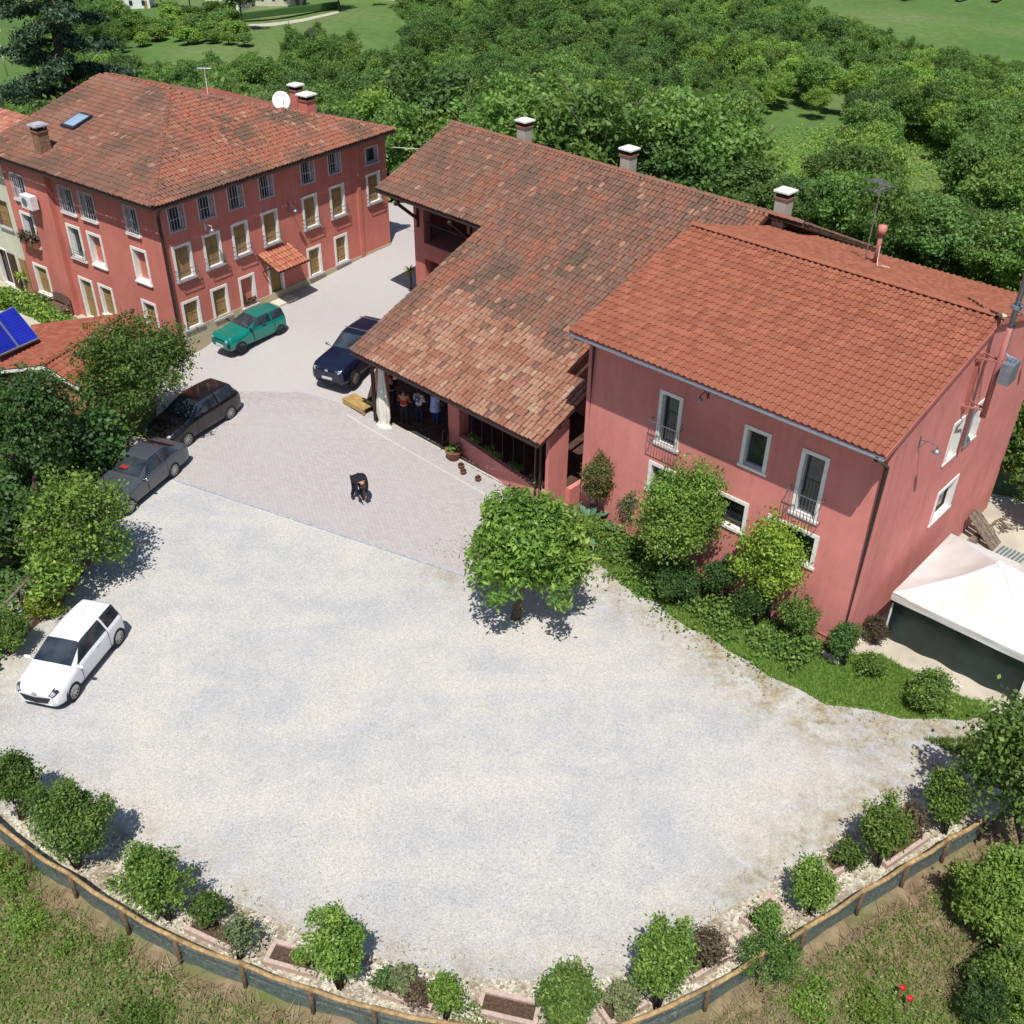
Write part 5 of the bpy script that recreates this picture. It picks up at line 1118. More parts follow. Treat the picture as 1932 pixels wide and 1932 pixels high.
m = MB(); m.box(.05, .30, -.30, .05, 1.155, 1.175); m.build('red_cloth', 'cloth_red', gc_)
h = .92
st = [(2.28, .42, .58, .82, h*.74, .88, h*.6), (2.2, .34, .62, .92, h*.88, 1.0, h*.74), (1.95, .32, .66, 1.0, h*.97, 1.10, h*.84), (1.3, .32, .7, 1.06, h, 1.16, h*.84), (.85, .32, .7, 1.1, h, 1.19, h*.84), (.62, .32, .7, 1.12, h, 1.24, h*.82), (0.0, .32, .7, 1.14, h, 1.68, h*.72), (-.4, .32, .7, 1.15, h, 1.74, h*.74), (-1.0, .32, .7, 1.15, h, 1.74, h*.74), (-1.9, .32, .7, 1.15, h, 1.70, h*.72), (-2.35, .34, .7, 1.15, h*.98, 1.45, h*.72), (-2.5, .36, .7, 1.1, h*.96, 1.2, h*.72), (-2.6, .42, .7, .9, h*.86, .95, h*.7)]
P = dict(base, L=4.75, W=1.84, H=1.76, wb=2.85, xf=1.42, wr=.38, spokes=10, paint='paint_navy', mirror=(.62, 1.26), mirror_mat='chrome', badge=.93, st=st, glass=dict(ws=(5.0, 6.05), rw=(9.1, 10.5), sides=[(5.3, 6.1, 7.5, 7.5), (7.6, 7.6, 9.6, 9.3)]), handles=(-.3, -1.2), hz=1.04, plate=.5,
    patches=[(4.4, 6.2, .1, 1.0, 'headlight', 'lamp_clear', .008), (5.4, 6.6, 0, .8, 'chrome_grille', 'chrome', .010), (0, 1.2, 3, 9, 'sill_trim', 'gutter_grey', .01)])
# SUV: near front wheel contact, heading along the drive
a_ = at(673, 737); hd = math.atan2(-2.35, -1.1); f = Vector((math.cos(hd), math.sin(hd), 0)); l = Vector((-f.y, f.x, 0))
c = a_-l*.92-f*1.42; c.z = hh(c.x, c.y)+.02
suv, _, _ = car('parked_car', 'dark navy four wheel drive with chrome grille nosing out beside the portico roof', P, c, hd)
m = MB()
for x in (-.35, -1.55): m.beam((x, -.62, 1.80), (x, .62, 1.80), .04, .03)
m.build('roof_bar', 'rim_silver', suv)

# ================================================================== PEOPLE
def skin_fig(name, par, joints, edges, mat, sub=2):
    ks = list(joints); ix = {k: i for i, k in enumerate(ks)}; me = bpy.data.meshes.new(name)
    bm = bmesh.new(); L_ = bm.verts.layers.skin.verify(); vs = []
    for i, k in enumerate(ks):
        v = bm.verts.new(joints[k][0]); r = joints[k][1]; v[L_].radius = r if isinstance(r, tuple) else (r, r); v[L_].use_root = (i == 0); vs.append(v)
    for a, b in edges: bm.edges.new((vs[ix[a]], vs[ix[b]]))
    bm.to_mesh(me); bm.free(); me.materials.append(M(mat))
    o = bpy.data.objects.new(name, me); COL.objects.link(o); o.parent = par
    md = o.modifiers.new('skin', 'SKIN'); md.use_smooth_shade = True; s = o.modifiers.new('sub', 'SUBSURF'); s.levels = sub; s.render_levels = sub
    return o
def person(label, loc, hd, J, top, legs, hair='hair_brown', extra=None, group=None):
    """J: joint positions; x forward, y left"""
    t = thing('person', label, 'person', loc, hd, group)
    V_ = {k: Vector(p) for k, p in J.items()}
    jj = {'pel': (V_['pel'], (.15, .11)), 'chest': (V_['chest'], (.155, .11)), 'neck': (V_['neck'], .052), 'head': (V_['head'], (.078, .092)), 'crown': (V_['crown'], .068)}
    ed = [('pel', 'chest'), ('chest', 'neck'), ('neck', 'head'), ('head', 'crown')]
    for s in 'lr':
        jj['sh'+s] = (V_['sh'+s], .062); jj['el'+s] = (V_['el'+s], .042); jj['wr'+s] = (V_['wr'+s], .028); jj['pa'+s] = (V_['wr'+s].lerp(V_['ha'+s], .5), (.032, .018))
        ed += [('chest', 'sh'+s), ('sh'+s, 'el'+s), ('el'+s, 'wr'+s), ('wr'+s, 'pa'+s)]
        d = (V_['ha'+s]-V_['wr'+s]).normalized(); sd = Vector((d.y, -d.x, 0)).normalized() if abs(d.z) < .9 else Vector((1, 0, 0)); pa = jj['pa'+s][0]
        for q in range(4):
            b_ = pa+d*.045+sd*(q-1.5)*.019; L_ = (.06, .072, .068, .052)[q]; k1, k2 = 'f%d%s' % (q, s), 'g%d%s' % (q, s)
            jj[k1] = (b_+d*L_*.5, .0085); jj[k2] = (b_+d*L_*.95+Vector((0, 0, -.008)), .007); ed += [('pa'+s, k1), (k1, k2)]
        jj['th'+s] = (pa+sd*-.045+d*.02, .010); ed.append(('pa'+s, 'th'+s))
        jj['hi'+s] = (V_['hi'+s], .085); jj['kn'+s] = (V_['kn'+s], .055); jj['an'+s] = (V_['an'+s], .038); jj['fo'+s] = (V_['fo'+s], (.04, .028)); ed += [('pel', 'hi'+s), ('hi'+s, 'kn'+s), ('kn'+s, 'an'+s), ('an'+s, 'fo'+s)]
    skin_fig('figure', t, jj, ed, 'skin')
    g = 1.22
    bk = 1.6 if extra else 1.; tj = {'pel': (V_['pel'], (.172*bk, .128*bk)), 'chest': (V_['chest'], (.182*bk, .132*bk)), 'nk': (V_['chest'].lerp(V_['neck'], .8), .075)}; te = [('pel', 'chest'), ('chest', 'nk')]
    for s in 'lr':
        tj['sh'+s] = (V_['sh'+s], .08); tj['el'+s] = (V_['el'+s], .058); te += [('chest', 'sh'+s), ('sh'+s, 'el'+s)]
        if extra and 'long' in extra: tj['wr'+s] = (V_['wr'+s], .042); te.append(('el'+s, 'wr'+s))
    skin_fig('top', t, tj, te, top)
    lj = {'pel': (V_['pel'], (.13, .11))}; le = []
    for s in 'lr': lj['hi'+s] = (V_['hi'+s], .10); lj['kn'+s] = (V_['kn'+s], .072); lj['an'+s] = (V_['an'+s], .055); le += [('pel', 'hi'+s), ('hi'+s, 'kn'+s), ('kn'+s, 'an'+s)]
    skin_fig('trousers', t, lj, le, legs)
    for s in 'lr':
        a, b = V_['an'+s], V_['fo'+s]; skin_fig('shoe', t, {'a': (Vector((a.x-.02, a.y, .06)), .064), 'b': (Vector((b.x+.03, b.y, .045)), (.062, .046))}, [('a', 'b')], 'rubber', 1)
    h_, c_ = V_['head'], V_['crown']; up_ = (c_-h_).normalized(); fwd = V_['face']
    m = MB(); q = up_.to_track_quat('Z', 'Y'); mm = MB(); mm.lathe([(.0, .115), (.055, .105), (.09, .06), (.102, 0), (.098, -.05), (.09, -.07)], 14)
    m.add([tuple(h_+up_*.03-fwd*.018+q @ Vector(v)) for v in mm.v], mm.f); m.build('hair', hair, t, True)
    sdv = fwd.cross(up_).normalized(); m = MB(); m.tube([h_+fwd*.085-up_*.005, h_+fwd*.115-up_*.02], [.012, .016], 6); m.build('nose', 'skin', t, True)
    m = MB()
    for s in (-1, 1): mm = MB(); mm.lathe([(.0, -.010), (.010, 0), (.0, .010)], 8); m.add([tuple(h_+fwd*.092+sdv*s*.032+up_*.018+Vector(v)) for v in mm.v], mm.f)
    m.build('eyes', 'black_plastic', t); m = MB(); m.tube([h_+fwd*.092-sdv*.025-up_*.045, h_+fwd*.098-up_*.048, h_+fwd*.092+sdv*.025-up_*.045], .006, 5); m.build('mouth', 'cloth_red', t)
    m = MB()
    for s in (-1, 1): m.tube([h_+sdv*s*.088-up_*.02, h_+sdv*s*.095+up_*.015], .016, 6)
    m.build('ears', 'skin', t)
    return t, V_
def standing(H=1.75, lean=.0, arm=0.):
    k = H/1.75; J = dict(pel=(0, 0, .95), chest=(lean*.5, 0, 1.32), neck=(lean*.8, 0, 1.50), head=(lean+.02, 0, 1.60), crown=(lean+.015, 0, 1.68), face=(1, 0, 0))
    for s, g in (('l', 1), ('r', -1)):
        J.update({'sh'+s: (lean*.6, g*.19, 1.40), 'el'+s: (lean*.5-.03+arm*.12, g*.25, 1.13), 'wr'+s: (lean*.5+.06+arm*.3, g*.24, .93+arm*.18), 'ha'+s: (lean*.5+.09+arm*.42, g*.22, .80+arm*.24), 'hi'+s: (0, g*.09, .88), 'kn'+s: (.03, g*.11, .48), 'an'+s: (-.02, g*.12, .08), 'fo'+s: (.13, g*.14, .04)})
    return {a: tuple(c*k for c in b) if a != 'face' else Vector(b) for a, b in J.items()}
pos = lambda u, v: Vector((at(u, v).x, at(u, v).y, hh(*at(u, v)[:2])+.04))
away = math.radians(60)
person('person in an orange red top standing left of the white shirt under the portico', pos(764, 803), away+.3, standing(1.78, .03, .5), 'cloth_red', 'cloth_black')
pp_, Vp = person('person in a white t-shirt with a dark blue back print standing in the portico shade', pos(792, 801), away+.1, standing(1.72, .02, .6), 'cloth_white', 'cloth_navy')
m = MB(); m.box(-.157, -.150, -.105, .105, 1.10, 1.38); m.build('back_print', 'cloth_blue', pp_); m = MB(); m.box(-.165, -.158, -.03, .03, 1.24, 1.30); m.box(-.165, -.158, -.06, .05, 1.13, 1.16); m.build('print_mark', 'cloth_white', pp_)
pa_, _ = person('person in a long pale blue apron standing rightmost of the group under the portico', pos(822, 799), away-.3, standing(1.74, .02, .3), 'cloth_pale_blue', 'cloth_blue')
m = MB(); m.lathe([(.17, 1.35), (.20, 1.0), (.24, .62)], 16, (0, 0, 0)); m.build('apron_skirt', 'cloth_pale_blue', pa_, True)
person('person in a dark jacket half hidden at the left end of the portico', pos(741, 772), away+.5, standing(1.7, 0, .2), 'cloth_black', 'cloth_navy')
# stooping person in the yard
J = dict(pel=(0, 0, .93), chest=(.36, 0, 1.02), neck=(.52, 0, .95), head=(.63, 0, .86), crown=(.70, 0, .84), face=Vector((.45, 0, -.89)))
for s, g in (('l', 1), ('r', -1)): J.update({'sh'+s: (.42, g*.18, 1.0), 'el'+s: (.46, g*.19, .72), 'wr'+s: (.52, g*.12, .50), 'ha'+s: (.56, g*.08, .37), 'hi'+s: (.0, g*.09, .87), 'kn'+s: (.08+g*.05, g*.11, .48), 'an'+s: (-.05+g*.10, g*.12, .08), 'fo'+s: (.11+g*.10, g*.14, .04)})
sp = at(676, 945); person('person in black stooping forward with hands near the paving, alone in the yard', Vector((sp.x-.05, sp.y+.12, .03)), math.radians(-58), J, 'cloth_black', 'cloth_navy', extra='long')[0].scale = (1.15, 1.15, 1.12)

# ================================================================== SMALL THINGS IN THE YARD
def pot(label, loc, r, h, plants='leaf_mid', group=None, kind='terracotta_pot', pr=.8, cat='flower pot'):
    t = thing('flower_pot', label, cat, loc, 0, group)
    m = MB(); m.lathe([(.0, .0), (r*.72, .0), (r*.95, h*.85), (r*1.05, h*.86), (r*1.05, h), (r*.9, h), (r*.86, h*.9)], 20); m.build('pot', kind, t, True)
    m = MB(); m.lathe([(.0, h*.9), (r*.88, h*.9)], 16); m.build('soil', 'soil', t)
    if plants:
        rg = np.random.default_rng(int(abs(loc[0])*1000)); n_ = int(220*pr+60); P_ = rg.normal(size=(n_, 3))*np.array([r*.42, r*.42, r*.25])*pr+np.array([0, 0, h+r*.3*pr])
        link('plant', leaves_mesh('plant', P_, r*.22, plants, rg), t)
    return t
G3 = lambda u, v: Vector((at(u, v).x, at(u, v).y, hh(at(u, v).x, at(u, v).y)+.03))
pot('large round terracotta tub of low green plants at the foot of the middle portico pillar', G3(856, 866), .34, .42, 'leaf_mid', pr=.75)
for uv, tx in (((870, 884), 'smallest terracotta pot just right of the large tub'), ((874, 895), 'small terracotta pot in front of the smallest one by the low wall'), ((902, 908), 'shallow terracotta pot midway along the foot of the low pink wall')): pot(tx, G3(*uv), .13, .16, 'leaf_brown', pr=.8)
def troughs(label, u0, u1, z, mat='terracotta_pot', leaf='leaf_mid', big=1.):
    t = thing('window_box', label, 'planter'); t.matrix_world = BF
    m = MB(); m.box(u0, u1, -.28, -.06, z, z+.16, skew); m.build('trough', mat, t)
    rg = np.random.default_rng(int(abs(u0)*100)); n_ = int(260*big); C_ = np.array([skew(rg.uniform(u0, u1), z+.17+abs(rg.normal())*.06*big, -.17+rg.normal()*.08) for _ in range(n_)]); link('plant', leaves_mesh('plant', C_, .07, leaf, rg), t)
troughs('green plants trailing over the low pink wall nearest the pillar', -5.0, -4.3, .86); troughs('bushy green trough plant on the middle of the low pink wall', -3.9, -2.9, .86, big=1.2); troughs('drooping green trough plant right of the middle on the low wall', -2.4, -1.7, .86, big=.9, leaf='leaf_dark'); troughs('brown trough of seedlings at the corner end of the low pink wall', -1.25, -.4, .86, leaf='leaf_brown')
# white tied curtain
cu = thing('curtain', 'long cream curtain hanging tied beside the left portico column', 'curtain'); cu.matrix_world = BF
m = MB(); n_ = 48; rows = [(3.3, .12, .07), (2.4, .17, .10), (1.7, .24, .14), (1.1, .34, .19), (.55, .36, .18), (.25, .26, .15), (.10, .30, .2), (.03, .38, .26)]
for z, a, b in rows:
    for k in range(n_): th = 2*PI*k/n_; w_ = 1+.12*math.sin(k*7*2*PI/n_*1.0+z)+.06*math.sin(k*3+z*4); m.v.append((-9.42+a*w_*math.cos(th), .05+b*w_*math.sin(th), z))
for i in range(len(rows)-1):
    for k in range(n_): a = i*n_+k; b = i*n_+(k+1) % n_; m.f.append((a, b, b+n_, a+n_))
m.build('drape', 'curtain_cream', cu, True)
m = MB(); m.lathe([(.13, -.03), (.14, .0), (.13, .03)], 16, (-9.42, .05, .42)); m.build('tie', 'curtain_cream', cu)
pb = thing('wooden_platform', 'low yellow timber platform on the paving beside the portico corner', 'platform', at(678, 768)+Vector((0, 0, .02)), math.radians(-43))
for k in range(5): m = MB(); m.box(-.72, .72, -.36+k*.146, -.36+k*.146+.135, .24, .28); m.build('slat', 'pallet_wood', pb)
for x in (-.7, .62):
    for y in (-.36, .27): m = MB(); m.box(x, x+.09, y, y+.09, 0, .239); m.build('leg', 'pallet_wood', pb)
m = MB(); m.box(-.71, .71, -.355, -.33, .06, .239); m.box(-.71, .71, .33, .355, .06, .239); m.build('side_board', 'pallet_wood', pb)
# A-board sign at the pillar
sg = thing('menu_board', 'narrow standing board with a yellow sheet leaning by the middle portico pillar', 'sign', G3(838, 846), math.radians(-30))
m = MB(); m.beam((0, -.2, 0), (.12, -.2, 1.0), .04); m.beam((0, .2, 0), (.12, .2, 1.0), .04); m.beam((.3, 0, 0), (.12, 0, 1.0), .04); m.build('frame', 'wood_dark', sg)
m = MB(); m.box(0.0, .02, -.17, .17, .35, .95, lambda x, y, z: (x+.03+z*.1, y, z)); m.build('board', 'black_plastic', sg); m = MB(); m.box(-.01, -.002, -.10, .10, .45, .80, lambda x, y, z: (x+.03+z*.1, y, z)); m.build('yellow_sheet', 'mortar_pale', sg)
# bench by the farmhouse side wall
bn = thing('garden_bench', 'carved wooden garden bench against the side wall of the farmhouse', 'bench'); bn.matrix_world = LF
Wb2 = lambda u, z, o: (-.3-o, u, z)
for k in range(4): m = MB(); wbox(m, Wb2, 8.3, 9.75, .43, .47, .12+k*.12, .22+k*.12); m.build('seat_slat', 'bench_wood', bn)
m = MB()
for k in range(12): u = 8.3+1.45*k/12; wbox(m, Wb2, u, u+.119, .55, .95+.13*math.sin(PI*(k+.5)/12), .05, .09)
m.build('backrest', 'bench_wood', bn)
for u in (8.28, 9.7):
    for o in (.08, .58): m = MB(); wbox(m, Wb2, u, u+.07, 0.02, .43 if o > .1 else .6, o, o+.07); m.build('leg', 'bench_wood', bn)
    m = MB(); wbox(m, Wb2, u, u+.07, .66, .71, .05, .64); m.build('armrest', 'bench_wood', bn)
for u, tx, l_ in ((11.0, 'large leafy pot plant by the window beside the bench', 'leaf_mid'), (10.3, 'dark green pot plant standing at the left end of the bench', 'leaf_dark'), (5.6, 'terracotta pot of flowers right of the farmhouse side door', 'leaf_bright')):
    p = LF @ Vector((-.75, u, 0)); pot(tx, (p.x, p.y, .03), .22, .3, l_, pr=2.2 if u > 8 else 1.6)
mt_ = thing('door_mat', 'grey rubber mat on the white step before the farmhouse side door', 'door mat'); mt_.matrix_world = LF; m = MB(); m.box(-1.35, -.55, 6.6, 7.5, .05, .07); m.build('mat', 'iron_grey', mt_)
tb = thing('garden_table', 'small round dark table with a green cloth under the side window', 'table'); tb.matrix_world = LF
m = MB(); m.lathe([(.0, .66), (.38, .66), (.38, .69), (.0, .69)], 18, (-.8, 4.9, 0)); m.build('table_top', 'agave_leaf', tb)
for k in range(4): a = PI/4+k*PI/2; m = MB(); m.tube([(-.8+.12*math.cos(a), 4.9+.12*math.sin(a), .66), (-.8+.32*math.cos(a), 4.9+.32*math.sin(a), .0)], .015, 5); m.build('leg', 'iron_dark', tb)
fb = thing('flower_box', 'wrought iron balcony box with dry flowers at the first floor side window', 'planter'); fb.matrix_world = LF
m = MB(); wbox(m, Wm, 9.85, 11.15, 3.3, 3.55, .1, .35); m.build('box', 'terracotta_pot', fb); rg = np.random.default_rng(4); C_ = np.array([Wm(rg.uniform(9.8, 11.2), 3.6+abs(rg.normal())*.16, .22+rg.normal()*.12) for _ in range(420)]); link('plant', leaves_mesh('plant', C_, .09, 'leaf_brown', rg), fb)
fs = thing('flower_pots', 'row of dry flower pots on the sill of the bricked-up ground floor window', 'flower pots'); fs.matrix_world = LF
for k in range(4): m = MB(); m.lathe([(.0, 0), (.07, 0), (.10, .15)], 10, (3.98+.19*k, -.02, 1.30)); m.build('pot', 'terracotta_pot', fs)
m = None; C_ = np.array([(rg.uniform(3.9, 4.7), -.02+rg.normal()*.07, 1.5+abs(rg.normal())*.06) for _ in range(200)]); link('plant', leaves_mesh('plant', C_, .07, 'leaf_brown', rg), fs)
# palms / yuccas
def palm(label, loc, h, r, n=26, mat='leaf_yellow', cat='palm', w=.05, name='yucca'):
    t = thing(name, label, cat, loc); m = MB(); m.tube([(0, 0, 0), (.03, .02, h*.5), (0, 0, h)], [.06, .05, .045], 7); m.build('trunk', 'bark', t, True)
    rg = np.random.default_rng(int(h*100)+n); V_ = []; F_ = []
    for k in range(n):
        a = rg.uniform(0, 6.28); e = rg.uniform(-.25, 1.3); L_ = r*rg.uniform(.8, 1.15); dx = math.cos(a); dy = math.sin(a); o = len(V_)
        for j in range(5):
            s = j/4; x = L_*s*math.cos(e); z = h+L_*s*math.sin(e)-.35*L_*s*s; ww = w*(1-s)**.6*(.5+1.2*s if s < .3 else 1)
            V_ += [(dx*x-dy*ww, dy*x+dx*ww, z), (dx*x+dy*ww, dy*x-dx*ww, z)]
        F_ += [(o+2*j, o+2*j+1, o+2*j+3, o+2*j+2) for j in range(4)]
    link('fronds', np_mesh('fronds', np.array(V_), np.array(F_), mat, {'rnd': rg.uniform(.2, 1, len(F_))}), t); return t
palm('tall potted yucca before the cream house, left of two', at(62, 553, 0), 1.1, .55); palm('tall potted yucca before the cream house, nearer the farmhouse', at(46, 556, 0), 1.0, .5, 24)
palm('potted yucca at the foot of the loggia pillar', G3(775, 546), 1.0, .5, 30)
# agave
ag = thing('agave', 'large blue green agave with thick spreading leaves at the portico corner', 'agave', at(1108, 1012)+Vector((0, 0, .38)))
def agleaf(k, a, e, L_):
    m = MB(); dx, dy = math.cos(a), math.sin(a); P_ = []
    for j in range(7):
        s = j/6; x = L_*s*math.cos(e); z = .15+L_*s*math.sin(e)-.42*L_*s**2.2; w_ = .15*(1-s)**.7*(.6+.9*min(s*2, 1)); up = .05*(1-s)
        P_.append([(dx*x-dy*w_, dy*x+dx*w_, z+up*1.2), (dx*x, dy*x, z-up*.3), (dx*x+dy*w_, dy*x-dx*w_, z+up*1.2)])
    for r_ in P_: m.v += r_
    for j in range(6): o = j*3; m.f += [(o, o+1, o+4, o+3), (o+1, o+2, o+5, o+4)]
    m.build('leaf', 'agave_leaf', ag, True)
for k in range(19): agleaf(k, k*2.4, .25+.06*k, 1.6-.025*k)

# ================================================================== FENCE, PLANTERS, SHRUBS ALONG THE EDGE
fn = thing('pole_fence', 'curved timber pole fence with dark netting along the lower edge of the gravel yard', 'fence')
FP = [Vector((p[0], p[1], 0)) for p in FENCE]
posts_uv = [(47, 1596), (132, 1650), (231, 1715), (330, 1770), (455, 1818), (585, 1866), (705, 1902), (853, 1932), (1010, 1941), (1170, 1936), (1337, 1863), (1437, 1800), (1520, 1751), (1628, 1681), (1713, 1630), (1790, 1583), (1862, 1541)]
PP = [Vector((*wp(-40, 1520, .75), 0))]+[Vector((*wp(u, v, .75), 0)) for u, v in posts_uv]
for i, p in enumerate(PP):
    q = PP[min(i+1, len(PP)-1)]; out = Vector((0, -1, 0)); g = -.28
    m = MB(); m.tube([(p.x, p.y-.05, -.55), (p.x, p.y-.05, .74)], .055, 8); m.build('fence_post', 'fence_post', fn, True)
    if i < len(PP)-1:
        d = (q-p).normalized(); m = MB(); e = rdm.uniform(-.015, .015); mid = p.lerp(q, .5); bow = Vector((d.y, -d.x, 0))*.05
        m.tube([p+Vector((0, 0, .76+e))-d*.04, mid+bow+Vector((0, 0, .77)), q+Vector((0, 0, .76-e))+d*.04], [.062, .058, .055], 10); m.build('top_rail', 'fence_pole', fn, True)
        m = MB(); m.tube([p+Vector((0, .05, .3)), q+Vector((0, .05, .29))], .03, 6); m.build('lower_rail', 'fence_post', fn, True)
        m = MB(); n_ = 14
        for j in range(5):
            for k in range(n_+1):
                c = p.lerp(q, k/n_); w_ = noise.noise(Vector((c.x*1.5, c.y*1.5, j*.7)))*.035*(1 if j < 4 else .3); z = -.34+.95*j/4+(noise.noise(Vector((c.x*2, 3, j)))*.04 if j == 4 else 0); m.v.append((c.x+w_, c.y+.0+w_, z))
        for j in range(4):
            for k in range(n_): a = j*(n_+1)+k; m.f.append((a, a+1, a+n_+2, a+n_+1))
        m.build('netting', 'shade_net', fn, True)
def planter(label, p, q, wd=.62, h=.19, mat='planter_concrete', soil=True, cat='planter', t_=.11):
    p, q = Vector((*p, 0)), Vector((*q, 0)); d = (q-p); L_ = d.length; t = thing('planter_box', label, cat, (p.x, p.y, hh(p.x, p.y)), math.atan2(d.y, d.x))
    m = MB(); m.box(0, L_, 0, t_, -.05, h); m.build('edging_block', mat, t); m = MB(); m.box(0, L_, wd-t_, wd, -.05, h); m.build('edging_block', mat, t)
    m = MB(); m.box(0, t_, t_+.002, wd-t_-.002, -.05, h-.01); m.build('edging_block', mat, t); m = MB(); m.box(L_-t_, L_, t_+.002, wd-t_-.002, -.05, h-.01); m.build('edging_block', mat, t)
    if soil: m = MB(); m.box(t_+.002, L_-t_-.002, t_+.002, wd-t_-.002, .0, h-.07); m.build('soil', 'soil', t)
    return t
planter('concrete planter box by the fence, leftmost of the row below the yard', wp(348, 1760), wp(437, 1802)); planter('half empty planter of brown soil left of the round laurel bush', wp(497, 1822), wp(597, 1850))
planter('planter box holding three small bushes near the bottom middle', wp(706, 1878), wp(812, 1916)); planter('planter of seedlings left of the bottom centre bush', wp(897, 1918), wp(1012, 1945)); planter('planter edge behind the yellowish shrub at the bottom', wp(1150, 1945), wp(1222, 1902))
planter('planter box under the greyish thin shrub on the right curve', wp(1305, 1858), wp(1385, 1808), .6); planter('planter with trailing green plant in the gap of the right fence', wp(1430, 1770), wp(1485, 1722), .6); planter('short planter box between the two round bushes of the right curve', wp(1570, 1660), wp(1622, 1628), .6); planter('pale planter box under the large bush at the right of the yard', wp(1672, 1642), wp(1752, 1588), .6)
tile_ = thing('stone_block', 'loose pale block lying at the break in the right fence', 'block', at(1406, 1782), math.radians(-50)); m = MB(); m.box(-.3, .3, -.1, .1, 0, .14); m.build('block', 'planter_concrete', tile_)
planter('old railway sleeper bed edge left of the white car', wp(47, 1200), wp(103, 1150), .28, .24, 'sleeper', False, 'sleeper'); planter('long shadowed sleeper edge below the bright locust tree', wp(117, 1140), wp(172, 1062), .28, .24, 'sleeper', False, 'sleeper')
def shrub(label, u, v, cu, cv, ru, rv, mat='leaf_bright', seed=0, dens=1., leaf=.085, cat='bush', name='bush', lumps=None, group=None, stems=True, zoff=.0):
    """base at pixel (u,v), crown centre seen at (cu,cv) with half sizes ru, rv in photograph pixels"""
    b = at(u, v); q = raydir(cu, cv); o = Vector((0, 0, CH)); t_ = ((b-o).x*q.x+(b-o).y*q.y)/(q.x*q.x+q.y*q.y)
    best = o+q*t_; c = best-b; c.z = max(c.z, .15); dist = (best-o).length; k = dist/FU*.84; rx = ru*k; el = PITCH+math.atan((cv-966)/FU)
    rz = max(.12, min(rv*k/ max(.3, math.cos(el)*.55+.45), c.z*1.02 if c.z > .3 else .5))
    ry = rx*.9; rg = random.Random(seed+int(u)); bl = [(c.x, c.y, c.z, rx*.72, ry*.72, rz*.78)]
    for i in range(lumps or 7):
        a = rg.uniform(0, 6.28); e = rg.uniform(-.5, 1.1); r_ = rg.uniform(.42, .62); s_ = rg.uniform(.34, .5)
        bl.append((c.x+math.cos(a)*math.cos(e)*rx*r_, c.y+math.sin(a)*math.cos(e)*ry*r_, c.z+math.sin(e)*rz*r_, rx*s_, ry*s_, rz*s_))
    t = thing(name, label, cat, b+Vector((0, 0, zoff)), 0, group); area = rx*rz*4
    for i in range(11):
        a = rg.uniform(0, 6.28); e = rg.uniform(-.2, 1.4); r_ = rg.uniform(.82, 1.12); s_ = rg.uniform(.08, .18); bl.append((c.x+math.cos(a)*math.cos(e)*rx*r_, c.y+math.sin(a)*math.cos(e)*ry*r_, c.z+math.sin(e)*rz*r_, rx*s_, ry*s_, rz*s_*1.4))
    ncl = int(max(40, 330*area*dens)); 
    link('foliage', crown_mesh('foliage', bl, int(ncl*.5), 18, leaf*1.25, leaf*.62, mat, seed+3, shell=.62, elong=2., up=.3), t)
    if stems:
        m = MB()
        for i in range(5): a = i*1.26; m.tube([(math.cos(a)*.05, math.sin(a)*.05, -.05), (c.x*.5+math.cos(a)*rx*.22, c.y*.5+math.sin(a)*rx*.22, c.z*.45), (c.x+math.cos(a)*rx*.62, c.y+math.sin(a)*rx*.62, c.z+rz*.45)], [.035, .022, .008], 5)
        m.build('stem', 'bark', t, True)
    return t
EB = 'clipped bushes round the edge of the yard'
